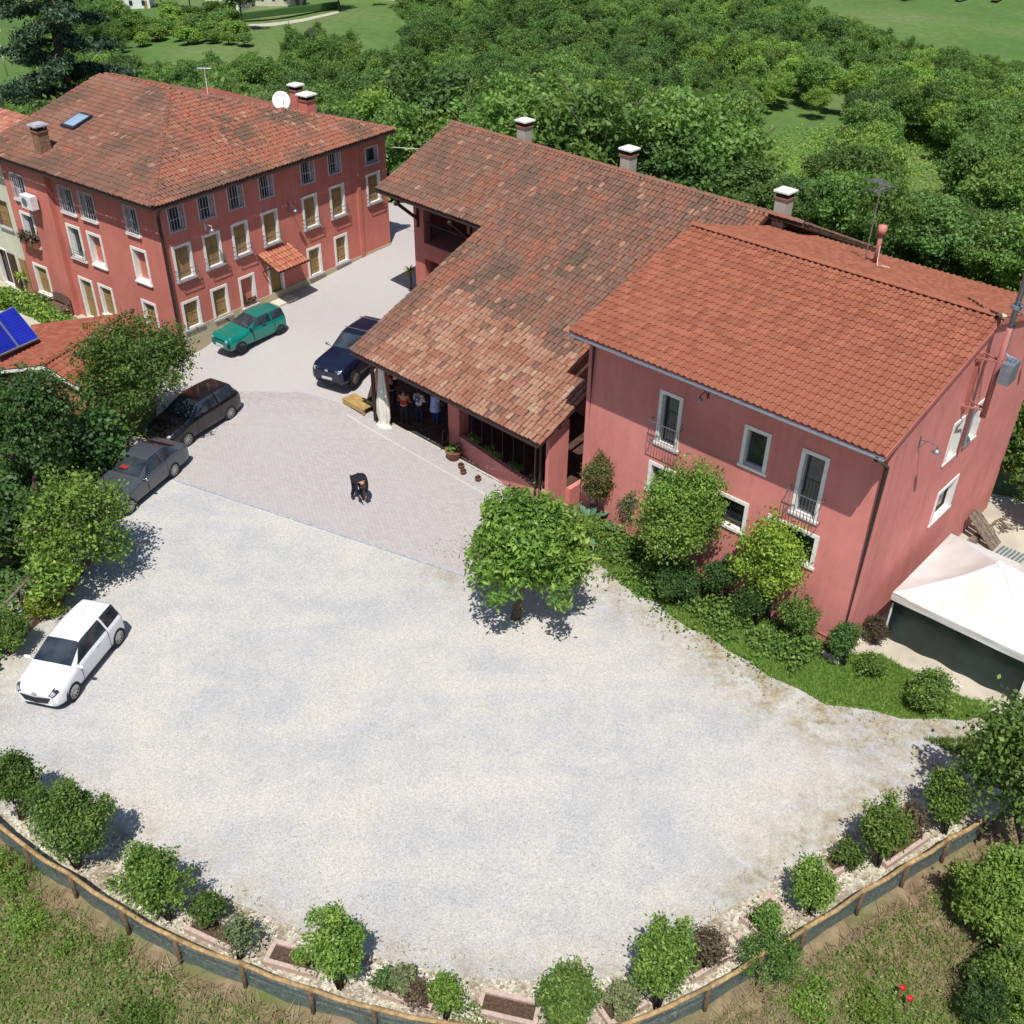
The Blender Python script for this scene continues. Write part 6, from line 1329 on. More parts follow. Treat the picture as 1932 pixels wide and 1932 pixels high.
for k, a in enumerate([('tall upright bush at the left picture edge above the fence', 41, 1546, 38, 1480, 48, 70, 'leaf_mid'), ('largest round bush of the lower left, casting a long shadow on the gravel', 147, 1637, 126, 1557, 76, 84, 'leaf_mid'),
    ('wide loose bush with bare stems third from the left along the fence', 322, 1733, 288, 1668, 72, 70, 'leaf_bright'), ('low dark green bush in the leftmost planter box', 400, 1748, 390, 1718, 34, 28, 'leaf_mid'), ('thin wispy young bush right of the leftmost planter', 452, 1808, 455, 1770, 36, 42, 'leaf_olive'),
    ('round bright bush standing between the second and third planters', 642, 1864, 632, 1793, 60, 72, 'leaf_bright'), ('small olive bush at the middle of the three bush planter', 765, 1872, 762, 1853, 25, 24, 'leaf_olive'), ('small brown green bush at the right end of the three bush planter', 795, 1898, 793, 1878, 22, 22, 'leaf_brown'), ('tiny dark plant at the left end of the three bush planter', 725, 1860, 722, 1846, 18, 14, 'leaf_dark'),
    ('pointed bright bush just right of the three bush planter', 842, 1920, 841, 1880, 32, 38, 'leaf_bright'), ('round bush at the bottom edge right of the picture centre', 1072, 1950, 1072, 1885, 62, 66, 'leaf_mid'), ('low yellow green shrub between the two big bottom bushes', 1180, 1910, 1178, 1885, 34, 26, 'leaf_olive'),
    ('big upright bright bush at the lower right bend of the yard', 1238, 1903, 1256, 1818, 64, 78, 'leaf_bright'), ('thin greyish brown shrub right of the big bend bush', 1335, 1826, 1338, 1792, 46, 38, 'leaf_brown'), ('trailing green plant spilling through the fence gap', 1448, 1760, 1448, 1735, 30, 26, 'leaf_mid'),
    ('round bush with pale tips on the right curve of the yard', 1527, 1724, 1538, 1670, 46, 50, 'leaf_bright'), ('small dark bush in the short planter on the right curve', 1600, 1640, 1600, 1616, 30, 24, 'leaf_mid'), ('tall full bush on the right curve with a brown one at its side', 1655, 1634, 1668, 1567, 50, 62, 'leaf_bright'), ('brownish green bush tucked right of the tall full bush', 1722, 1588, 1720, 1553, 30, 32, 'leaf_brown'), ('bush at the right end of the row before the dark tree', 1782, 1572, 1788, 1510, 44, 56, 'leaf_bright'),
    ('dark bush at the left edge beside the sleeper bed', 18, 1232, 12, 1190, 42, 46, 'leaf_mid'), ('yellow flowering low shrub behind the sleeper bed', 85, 1160, 88, 1138, 44, 26, 'leaf_yellow')]):
    dn_ = .45 if 'thin' in a[0] else .8 if 'loose' in a[0] else 1.15
    shrub(*a, seed=20+k, dens=dn_, group=EB, leaf=.075)
# big bushes on the slope outside
shrub('large bright green bush outside the fence at the right picture edge', 1880, 1790, 1885, 1690, 80, 92, 'leaf_forest_light', 61, 1.3, .09); shrub('second green bush below the bright one at the lower right edge', 1905, 1925, 1905, 1860, 66, 62, 'leaf_bright', 62, 1.1, .09)
shrub('low weedy bush pressing over the fence left of the gap', 1455, 1850, 1455, 1812, 78, 40, 'leaf_mid', 63, .6, .06, stems=False); shrub('dark grassy clump at the bottom right corner', 1850, 1945, 1850, 1890, 50, 56, 'leaf_dark', 64, .7, .06, stems=False)
for k, (u, v, r_) in enumerate(((224, 1792, 22), (18, 1650, 60), (55, 1735, 55), (1530, 1890, 60), (1640, 1905, 55), (880, 1955, 60), (250, 1935, 70), (120, 1790, 26))):
    shrub(('green tuft alone on the dry slope below the left fence', 'patch of weeds on the slope at the left picture edge', 'lower patch of weeds at the left picture edge', 'weed clump below the right fence', 'tall weed clump with poppies nearby on the right slope', 'weeds at the bottom edge left of centre', 'weeds on the slope at the bottom left', 'small weed tuft near the third post from the left')[k], u, v+8, u, v-2, r_, r_*.4, 'grass_blade', 70+k, .7, .06, 'weeds', 'weeds', stems=False)
# left trees
def tree_px(label, u, v, cu, cv, ru, rv, mat, seed, leaf=.12, per=10, dens=1., kind='tree', trunk_r=.12, lumps=16, clr=.16, cat='tree', elong=1.7, flatten=1., shellv=.6):
    b = at(u, v); q = raydir(cu, cv); o = Vector((0, 0, CH)); t_ = ((b-o).x*q.x+(b-o).y*q.y)/(q.x*q.x+q.y*q.y); best = o+q*t_
    c = best-b; k = (best-o).length/FU; el = PITCH+math.atan((cv-966)/FU); rx = ru*k; rz = min(rv*k/(math.cos(el)*.6+.4)*flatten, c.z*.95); rg = random.Random(seed)
    bl = [(c.x, c.y, c.z, rx*.6, rx*.6, rz*.6)]
    for i in range(lumps):
        a = 2.4*i+rg.uniform(-.4, .4); e = rg.uniform(-.55, 1.2); r_ = rg.uniform(.5, .72); s_ = rg.uniform(.24, .4)
        bl.append((c.x+math.cos(a)*math.cos(e)*rx*r_, c.y+math.sin(a)*math.cos(e)*rx*r_, c.z+math.sin(e)*rz*r_, rx*s_, rx*s_, rz*s_*1.1))
    for i in range(16):
        a = rg.uniform(0, 6.28); e = rg.uniform(-.5, 1.4); r_ = rg.uniform(.8, 1.06); s_ = rg.uniform(.07, .15); bl.append((c.x+math.cos(a)*math.cos(e)*rx*r_, c.y+math.sin(a)*math.cos(e)*rx*r_, c.z+math.sin(e)*rz*r_, rx*s_, rx*s_, rz*s_*1.3))
    ncl = int(120*rx*rz*dens/(leaf/.12)**1.3)
    t = thing(kind, label, cat, b); link('crown', crown_mesh('crown', bl, ncl, per, clr, leaf, mat, seed, shell=shellv, elong=elong, up=.3), t)
    limbs_mb(c.z+rz*.5, trunk_r, seed, rx, 7, (c.x, c.y), .85).build('trunk', 'bark', t, True); return t
tree_px('round broadleaf tree standing alone in the gravel yard by the portico', 972, 1166, 993, 1044, 120, 98, 'leaf_bright', 5, .088, 24, 1.25, clr=.16, lumps=26, elong=2.4, shellv=.72, trunk_r=.13)
tree_px('big feathery green tree between the outbuilding and the black car', 215, 835, 250, 712, 116, 100, 'leaf_mid', 6, .085, 22, .75, lumps=26, clr=.2, shellv=.68)
tree_px('bright yellow green locust tree overhanging the yard left of the grey coupe', 110, 1105, 142, 995, 94, 104, 'leaf_bright', 7, .085, 22, .72, lumps=24, clr=.2, shellv=.68)
tree_px('dark green tree left of the big feathery tree', 70, 960, 55, 800, 92, 100, 'leaf_dark', 8, .10, 20, .8, lumps=20, clr=.2)
tree_px('dark shadowed tree between the big feathery tree and the locust', 175, 905, 168, 830, 62, 72, 'leaf_dark', 9, .13, 10, 1.2, clr=.18)
tree_px('dark tree at the left picture edge behind the locust tree', 15, 1075, 12, 985, 60, 82, 'leaf_dark', 10, .12, 10, 1.2)
tree_px('green sapling cluster under the locust tree', 95, 1165, 100, 1095, 42, 44, 'leaf_bright', 11, .10, 10, 1.1, trunk_r=.06)
tree_px('small bushy tree before the shaded lean-to roof', 45, 905, 30, 880, 60, 60, 'leaf_dark', 12, .12, 10, 1.2, trunk_r=.08)
tree_px('large dark chestnut tree at the right edge overshadowing the fence end', 1935, 1640, 1925, 1450, 84, 118, 'leaf_mid', 13, .09, 22, .8, lumps=24, clr=.22)
tree_px('bright yellow green bush beyond the far corner of the gable', 1950, 960, 1936, 850, 48, 92, 'leaf_bright', 16, .12, 10, 1.3, trunk_r=.06); tree_px('green bush at the right edge above the ground behind the gable', 1965, 1000, 1962, 930, 40, 50, 'leaf_mid', 17, .12, 10, 1.3, trunk_r=.06)
# in front of the right house
tree_px('bushy bright green maple before the windows of the big red house', 1278, 1118, 1286, 982, 82, 112, 'leaf_bright', 14, .062, 24, 1.0, lumps=26, clr=.17, shellv=.7, trunk_r=.08)
tree_px('small yellow green tree hiding the low right window of the red house', 1450, 1165, 1462, 1052, 74, 84, 'leaf_lime', 15, .062, 24, .95, lumps=24, clr=.17, shellv=.7, trunk_r=.07)
for k, a in enumerate([('tall oleander shrub with reddish flowers behind the agave', 1142, 1002, 1130, 905, 46, 60, 'leaf_red'), ('thin grey green broom shrub against the red house wall', 1200, 1022, 1197, 955, 32, 48, 'leaf_olive'), ('dark leafy shrub right of the maple trunk', 1362, 1150, 1356, 1085, 36, 42, 'leaf_dark'), ('low dark shrub hiding the foot of the maple', 1275, 1140, 1278, 1100, 60, 40, 'leaf_dark'),
    ('rose bush with three pink roses near the house corner', 1508, 1215, 1508, 1165, 44, 38, 'leaf_mid'), ('dark green bush at the foot of the corner downpipe', 1592, 1256, 1590, 1210, 36, 36, 'leaf_dark'), ('small reddish green bush on the verge below the corner', 1643, 1275, 1642, 1256, 30, 22, 'leaf_mid'), ('wild loose bush at the right end of the grass verge', 1758, 1340, 1757, 1305, 48, 38, 'leaf_mid'),
    ('dense bush of fine leaves right of the oleander', 1165, 1000, 1160, 985, 46, 28, 'leaf_mid'), ('leafy clump at the near end of the verge by the yard tree', 1110, 1030, 1105, 1005, 50, 30, 'leaf_bright'), ('dark shrub hiding the trunk of the yellow green tree', 1425, 1180, 1425, 1135, 44, 34, 'leaf_dark')]):
    shrub(*a, seed=90+k, dens=1.2 if 'thin' not in a[0] else .5, leaf=.07)
shrub('dry brown ball of dead twigs at the corner foot of the gable', 1650, 1215, 1652, 1188, 26, 26, 'leaf_brown', 120, 2.6, .05)
ro = thing('roses', 'three pink rose heads above the bush near the house corner', 'flowers', at(1508, 1200)); m = MB()
for dx, dy, dz in ((-.4, .1, .95), (.15, .3, 1.35), (.3, .1, 1.2)): m.lathe([(.0, -.06), (.08, -.02), (.09, .03), (.0, .06)], 8, (dx, dy, dz)); m.tube([(dx*.5, dy, .4), (dx, dy, dz-.05)], .008, 4)
m.build('blossom', 'flower_pink', ro, True)
pf_ = thing('poppies', 'red poppies scattered on the lower right slope', 'flowers'); m = MB()
for u, v in ((1693, 1888), (1707, 1908), (1882, 1760), (1899, 1798), (1880, 1800)):
    p = at(u, v); m.lathe([(.0, .0), (.07, .03), (.08, .08)], 8, (p.x, p.y, p.z+.5)); m.tube([(p.x, p.y, p.z), (p.x, p.y, p.z+.5)], .008, 4)
m.build('poppy', 'flower_red', pf_)
# white edging stones
es = thing('edging_stones', 'row of rough white stones edging the bed at the house corner', 'stones'); a_, b_ = at(1478, 1192), at(1578, 1250)
rgs = random.Random(8)
SM = []
for k in range(5):
    mm = MB(); mm.lathe([(.0, -.03), (.10, .0), (.12, .06), (.07, .13), (.0, .14)], 7)
    mm.v = [(v[0]*rgs.uniform(.8, 1.3), v[1]*rgs.uniform(.8, 1.2), v[2]*rgs.uniform(.8, 1.2)) for v in mm.v]; SM.append(mm.build('edging_stone', 'stone_pale', None, mesh_only=True))
for k in range(26): p = a_.lerp(b_, k/25); o = link('edging_stone', SM[k % 5], es, (p.x+rgs.gauss(0, .03), p.y+rgs.gauss(0, .05), p.z), rgs.uniform(0, 6))
# rustic rails at the left
rl = thing('rustic_railing', 'rustic wooden pole railing among the bushes left of the locust tree', 'railing')
def P3(u, v, z): b = at(u, v, z); return (b.x, b.y, z)
m = MB(); m.tube([P3(3, 1146, .9), P3(64, 1082, .95)], .055, 7); m.build('top_rail', 'weathered_wood', rl, True); m = MB(); m.tube([P3(28, 1148, .45), P3(64, 1105, .5)], .045, 7); m.build('lower_rail', 'fence_pole', rl, True)
for u, v in ((33, 1115), (62, 1086)): p = at(u, v, .9); m = MB(); m.tube([(p.x, p.y, hh(p.x, p.y)-.1), (p.x, p.y, .95)], .055, 7); m.build('post', 'fence_post', rl, True)

# ================================================================== GRASS (stuff)
def blades(name, P, hgt, wd, mat, rng, lean=.35):
    n = len(P); z = hh_a(P[:, 0], P[:, 1]); b = np.concatenate([P, z[:, None]], 1); a = rng.uniform(0, 6.28, n); h = hgt*rng.uniform(.5, 1.4, n)
    sx = np.stack([np.cos(a), np.sin(a), np.zeros(n)], 1)*wd*rng.uniform(.6, 1.3, n)[:, None]; ln = rng.normal(size=(n, 2))*lean*h[:, None]
    top = b+np.concatenate([ln, h[:, None]], 1); mid = b+np.concatenate([ln*.35, h[:, None]*.55], 1)
    V = np.stack([b-sx*.5, b+sx*.5, mid+sx*.42, top, mid-sx*.42], 1).reshape(-1, 3); 
    F = (np.array([[0, 1, 2, 4]])[None]+np.arange(n)[:, None, None]*5).reshape(-1, 4); 
    V2 = np.stack([b-sx*.5, b+sx*.5, top+sx*.08, top-sx*.08], 1).reshape(-1, 3); F2 = np.arange(n*4).reshape(n, 4)
    return link(name, np_mesh(name, V2, F2, mat, {'rnd': rng.uniform(0, 1, n)}), None, kind='stuff')
rng = np.random.default_rng(77)
P = np.stack([rng.uniform(-20, 22, 260000), rng.uniform(2, 21, 260000)], 1); dd = platdist(P[:, 0], P[:, 1]); P = P[(dd > .25) & (dd < 9)]
def fbm(P, s, o): return np.array([noise.fractal(Vector((p[0]*s+o, p[1]*s, o)), 1., 2., 3) for p in P])
fx = fbm(P, .35, 3.3); k_ = rng.uniform(-.35, .35, len(P)); d1 = platdist(P[:, 0], P[:, 1]); right = (P[:, 0] > 4)*.18
grn = (fx+k_*.6+right > -.06) & (d1 > .5); dry = ~grn
blades('meadow_grass', P[grn], .24, .022, 'grass_blade', rng); blades('dry_grass', P[dry], .22, .022, 'grass_dry', rng, .6)
P = np.stack([rng.uniform(1, 20, 330000), rng.uniform(20, 35, 330000)], 1); P = P[inpoly(P, verge_poly)]
blades('verge_grass', P[:60000], .13, .03, 'grass_blade', rng, .5)
Q = P[60000:125000]; fz = fbm(Q, .8, 1.1); Q = Q[fz > -.1]; C = np.concatenate([Q, (hh_a(Q[:, 0], Q[:, 1])+.05+np.abs(rng.normal(size=len(Q)))*.16)[:, None]], 1)
o = link('ground_cover', leaves_mesh('ground_cover', C, .10, 'leaf_bright', rng, 1.3, 1.), None, kind='stuff')
U_ = rng.uniform(-10.6, -.6, 52000); B_ = -.25-np.abs(rng.normal(size=52000))*.75; t42 = math.radians(RA); P = np.stack([RO.x+U_*math.cos(t42)-B_*math.sin(t42), RO.y+U_*math.sin(t42)+B_*math.cos(t42)], 1)
f_ = fbm(P, .9, 6.); kp = f_+rng.uniform(-.2, .2, len(P)) > -.12; P = P[kp]; hgt_ = (np.abs(rng.normal(size=len(P)))*(.16+.35*np.clip(f_[kp], 0, .6)))
C = np.concatenate([P, (hh_a(P[:, 0], P[:, 1])+.04+hgt_)[:, None]], 1); link('bed_plants', leaves_mesh('bed_plants', C, .085, 'leaf_mid', rng, 1.5, .6), None, kind='stuff')
patch_poly = wob([wp(u, v) for u, v in ((1742, 1396), (1790, 1392), (1838, 1402), (1870, 1380), (1932, 1352), (1990, 1400), (1932, 1450), (1850, 1440), (1790, 1428))], .2)
P = np.stack([rng.uniform(10, 20, 120000), rng.uniform(17, 26, 120000)], 1); P = P[inpoly(P, patch_poly)]; blades('grass_patch', P[:22000], .14, .03, 'grass_blade', rng, .5)
Q = np.stack([rng.uniform(-20, 22, 330000), rng.uniform(2, 21, 330000)], 1); dq = platdist(Q[:, 0], Q[:, 1]); Q = Q[(dq > .5) & (dq < 9)][:90000]; fq = fbm(Q, .35, 3.3)+np.where(Q[:, 0] > 4, .2, .10); Q = Q[fq+rng.uniform(-.25, .25, len(Q)) > .05]
C = np.concatenate([Q, (hh_a(Q[:, 0], Q[:, 1])+.03+np.abs(rng.normal(size=len(Q)))*.10)[:, None]], 1); link('slope_weeds', leaves_mesh('slope_weeds', C, .05, 'leaf_mid', rng, 1.5, .8), None, kind='stuff')
# weeds thinly over the edges of the gravel
P = np.stack([rng.uniform(-15, 16, 60000), rng.uniform(12, 31, 60000)], 1); ins_ = inpoly(P, gravel_poly); P = P[ins_]; a_ = np.array(gravel_poly); b_ = np.roll(a_, -1, 0)
dv = b_-a_; t_ = np.clip(((P[:, None]-a_)*dv).sum(-1)/(dv*dv).sum(-1), 0, 1); de = np.sqrt((((a_+t_[..., None]*dv)-P[:, None])**2).sum(-1)).min(1)
f_ = fbm(P, .7, 8.); P2 = P[(de < 2.0) & (f_+rng.uniform(-.3, .3, len(P)) > -.08+de*.2)]
blades('gravel_weeds', P2[::2], .06, .03, 'grass_dry', rng, .8); blades('gravel_tufts', P2[1::3], .07, .03, 'grass_blade', rng, .8)
# left slope and terrace ground cover
P = np.stack([rng.uniform(-34, -14, 90000), rng.uniform(18, 46, 90000)], 1); P = P[(P[:, 0]+.0 < -15.9-.32*np.maximum(P[:, 1]-36, 0)*0) & ~((P[:, 0] > -18.5) & (P[:, 1] > 37.5)) & ~((P[:, 0] > -24.5) & (P[:, 1] > 38.5) & (P[:, 0] < -17.4) & (P[:, 1] < 44.5))]
C = np.concatenate([P[:42000], (hh_a(P[:42000, 0], P[:42000, 1])+.1+np.abs(rng.normal(size=min(42000, len(P))))*.25)[:, None]], 1); link('undergrowth', leaves_mesh('undergrowth', C, .15, 'leaf_dark', rng, 1.3, 1.), None, kind='stuff')
# garden bed below the farmhouse side wall
gp = np.array([(-20, 552), (40, 566), (75, 580), (112, 602), (150, 622), (176, 636), (120, 640), (60, 600), (20, 585), (-20, 590)]); P = []
while len(P) < 13000:
    u_, v_ = rng.uniform(-20, 176), rng.uniform(552, 640)
    if ((gp[:, 1] > v_) != (np.roll(gp, -1, 0)[:, 1] > v_)).any() and ((((gp[:, 1] > v_) != (np.roll(gp, -1, 0)[:, 1] > v_)) & (u_ < (np.roll(gp, -1, 0)[:, 0]-gp[:, 0])*(v_-gp[:, 1])/(np.roll(gp, -1, 0)[:, 1]-gp[:, 1]+1e-9)+gp[:, 0])).sum() % 2 == 1): q_ = at(u_, v_, .0); P.append((q_.x, q_.y))
P = np.array(P)
C = np.concatenate([P, (hh_a(P[:, 0], P[:, 1])+.08+np.abs(rng.normal(size=len(P)))*.25)[:, None]], 1); link('garden_bed', leaves_mesh('garden_bed', C, .13, 'leaf_bright', rng, 1.3, .8), None, kind='stuff')

# ================================================================== WOOD BEHIND
def proto(seed, H, R, mat, kind='round'):
    rg = random.Random(seed); bl = []
    if kind == 'round':
        bl = [(0, 0, H*.6, R*.62, R*.62, H*.26)]
        for i in range(17): a = 2.4*i; e = rg.uniform(-.7, 1.3); r_ = rg.uniform(.45, .92); s_ = rg.uniform(.18, .40); bl.append((math.cos(a)*math.cos(e)*R*r_, math.sin(a)*math.cos(e)*R*r_, H*.6+math.sin(e)*H*.36*r_, R*s_, R*s_, H*.4*s_))
        ncl, per, leaf, clr = 900, 7, .21, .26
    elif kind == 'tall':
        for i in range(12): z = H*(.25+.7*i/11); r_ = R*.5*math.sin(PI*(.15+.8*i/11)); a = 2.4*i; bl.append((math.cos(a)*r_*.6, math.sin(a)*r_*.6, z, r_+.3, r_+.3, H*.09))
        ncl, per, leaf, clr = 760, 7, .19, .24
    else:
        bl = []
        for i in range(12): z = H*(.1+.87*i/11); r_ = R*(1-i/12.5); bl += [(math.cos(a)*r_*.55, math.sin(a)*r_*.55, z, r_*.45, r_*.45, H*.03) for a in (i, i+2.1, i+4.2)]
        ncl, per, leaf, clr = 700, 7, .20, .18
    for i in range(7):
        a = rg.uniform(0, 6.28); e = rg.uniform(-.1, 1.4); r_ = rg.uniform(.8, 1.); bl.append((math.cos(a)*math.cos(e)*R*r_, math.sin(a)*math.cos(e)*R*r_, H*.6+math.sin(e)*H*.38*r_, R*.16, R*.16, H*.07))
    cr = crown_mesh('crown', bl, ncl, per, clr, leaf, mat, seed, shell=.4, elong=1.8, up=.35)
    tr_ = limbs_mb(H, .16, seed, R, 5).build('trunk', 'bark', None, True, mesh_only=True)
    return cr, tr_, H, R
PR = [proto(101, 9, 3.9, 'leaf_forest'), proto(102, 10, 4.3, 'leaf_forest'), proto(103, 8, 3.7, 'leaf_forest_dark'), proto(104, 11, 2.6, 'leaf_forest', 'tall'), proto(105, 8, 3.9, 'leaf_forest_light'), proto(106, 10, 3.9, 'leaf_forest_dark'), proto(107, 9, 3.5, 'leaf_forest_light'), proto(108, 9, 2.4, 'leaf_forest_dark', 'tall'), proto(109, 9, 2.2, 'leaf_conifer', 'cone'), proto(110, 10, 3.2, 'leaf_silver')]
def px(x, y, z):
    w = Vector((x, y, z-CH)); dpt = w.dot(_f); return 966+FU*w.dot(CX)/dpt, 966+FU*w.dot(CD)/dpt, dpt
CLEAR = [[(-60, -60), (90, -60), (60, 60), (60, 190), (-60, 220)], [(215, -80), (700, -80), (690, 40), (640, 70), (585, 45), (500, 60), (560, 110), (460, 90), (440, 112), (235, 110)], [(1505, -90), (2050, -90), (2050, 125), (1932, 112), (1815, 97), (1740, 75), (1690, 62), (1620, 40), (1520, 5)],
    [(1405, 222), (1461, 218), (1625, 228), (1630, 272), (1550, 288), (1515, 315), (1470, 338), (1398, 272)], [(1680, 270), (1740, 280), (1830, 340), (1820, 375), (1744, 352), (1668, 315)], [(1548, 155), (1590, 165), (1600, 205), (1550, 205)], [(655, 30), (765, 22), (765, 85), (675, 100)], [(1700, 205), (1740, 215), (1735, 240), (1700, 232)], [(1240, 20), (1290, 15), (1290, 30), (1240, 34)]]
CLEARN = [np.array(c) for c in CLEAR]
def inp(u, v, c): c2 = np.roll(c, -1, 0); return (((c[:, 1] > v) != (c2[:, 1] > v)) & (u < (c2[:, 0]-c[:, 0])*(v-c[:, 1])/(c2[:, 1]-c[:, 1]+1e-9)+c[:, 0])).sum() % 2 == 1
rf_ = random.Random(2024); cand = []
y = 64.
while y < 420:
    sp = 4.0 if y < 110 else 4.5 if y < 200 else 6.0 if y < 300 else 8; x = -.62*y-12
    while x < .62*y+14:
        xx, yy = x+rf_.uniform(-.42, .42)*sp, y+rf_.uniform(-.42, .42)*sp; cand.append((xx, yy)); x += sp
    y += sp*.9
D = platdist(np.array([c[0] for c in cand]), np.array([c[1] for c in cand])); Hh = hh_a(np.array([c[0] for c in cand]), np.array([c[1] for c in cand]))
trees_ = []
for (x, y), d, z in zip(cand, D, Hh):
    if d < 3.2: continue
    u, v, dp = px(x, y, z+2.5); u2, v2, _ = px(x, y, z+.3)
    if v2 < -40: continue
    if v < -60 and v2 < -60: continue
    if any(inp(u2, v2, c) for c in CLEARN): continue
    ok = 0
    for hs_ in (10., 8., 6.5, 5., 3.8, 2.6):
        hit = False
        for f_h in (.35, .65, 1.):
            ut, vt, _ = px(x, y, z+hs_*f_h)
            if any(inp(ut, vt, c) for c in CLEARN): hit = True; break
        if not hit: ok = hs_; break
    if not ok: continue
    if 22 < x < 60 and y < 60 and rf_.random() < .2: continue
    trees_.append((x, y, z, u, v, dp, ok))
for xx, yy in [(-24-rf_.random()*16, 56+rf_.random()*14) for _ in range(0)]: pass
# side belts right and left of the yard
for _ in range(150):
    x = rf_.uniform(19, 48); y = rf_.uniform(22, 66); d = float(platdist(np.array([x]), np.array([y]))[0])
    if d > .8+(2 if y < 50 else 1) and all((x-t[0])**2+(y-t[1])**2 > 9 for t in trees_[-60:]): trees_.append((x, y, hh(x, y), *px(x, y, hh(x, y)+3), 7.))
for _ in range(90):
    x = rf_.uniform(-52, -25); y = rf_.uniform(24, 64); d = float(platdist(np.array([x]), np.array([y]))[0])
    if d > .5 and all((x-t[0])**2+(y-t[1])**2 > 9 for t in trees_[-40:]): trees_.append((x, y, hh(x, y), *px(x, y, hh(x, y)+3), 7.))
inview = lambda t: -90 < t[3] < 2020 and -90 < t[4] < 2020
hidden = lambda t: (t[4] > 470 and t[0] < 16 and t[0] > -25)
trees_.sort(key=lambda t: t[5]); vis = [t for t in trees_ if inview(t)]; rest = [t for t in trees_ if not inview(t)]
near = vis[:300]; rest += vis[300:]
def kindof(u, v, x, y):
    n1 = noise.noise(Vector((x*.03, y*.03, 4))); n2 = rf_.random()
    if 580 < u < 660 and 15 < v < 110 and n2 < .5: return 9
    if v < 70 and u > 1700 and n2 < .3: return 8
    if u > 1400 and v > 120: return rf_.choice([0, 4, 6, 0, 1, 4]) if n1+.3*n2 > .1 else rf_.choice([0, 2, 5, 1])
    if 400 < u < 640 and v < 130: return rf_.choice([3, 7, 2, 3])
    return rf_.choice([0, 1, 4, 6, 3]) if n1 > .12 else rf_.choice([0, 1, 2, 5, 7, 3, 0]) if n1 > -.15 else rf_.choice([2, 5, 0, 7, 1])
ADJ = ['mid green round', 'broad mid green', 'small dark round', 'tall loose mid green', 'light green spreading', 'dark full', 'light green small', 'tall dark', 'dark pointed conifer', 'silvery grey']
def zone(u, v, y):
    if u < 400: return 'left behind the farmhouse'
    if u < 760: return 'in the wood behind the farmhouse ridge'
    if y < 88:
        return ('just behind the barn, left of its first chimney' if u < 985 else 'just behind the barn between its first and second chimneys' if u < 1182 else 'just behind the barn between its second and third chimneys' if u < 1476 else
            'just behind the orange roof, left of the tv antenna' if u < 1660 else 'just behind the orange roof, right of the tv antenna')
    dp_ = 'halfway down the valley' if v > 170 else 'in the far wood'
    return dp_+(' above the first barn chimney' if u < 1080 else ' above the second barn chimney' if u < 1330 else ' above the third barn chimney' if u < 1560 else ' above the tv antenna' if u < 1740 else ' at the right picture edge')
for t in near:
    x, y, z, u, v, dp, hm = t; k = kindof(u, v, x, y)
    if y < 84 and u > 800: k = rf_.choice([5, 2, 1, 5, 0])
    cr, tr_, H, R = PR[k]; s = rf_.uniform(.75, 1.2)*(1.0 if y > 70 else .85); zn = zone(u, v, y)
    if abs(x) < 60 and y < 90: s = min(s, (10.0 if u > 760 else 6.2)/H if y < 76 else (11.5/H))
    if y < 110 and u > 1380: s = min(s, 5.6/H)
    s = min(s, hm/H)
    lab = ADJ[k]+' tree '+zn; e = thing('wood_tree', lab, 'tree', (x, y, z-.2), rf_.uniform(0, 6.28), lab+'s'); e.scale = (s*rf_.uniform(.8, 1.25), s*rf_.uniform(.8, 1.25), s)
    for nm, me in (('crown', cr), ('trunk', tr_)): o = bpy.data.objects.new(nm, me); COL.objects.link(o); o.parent = e
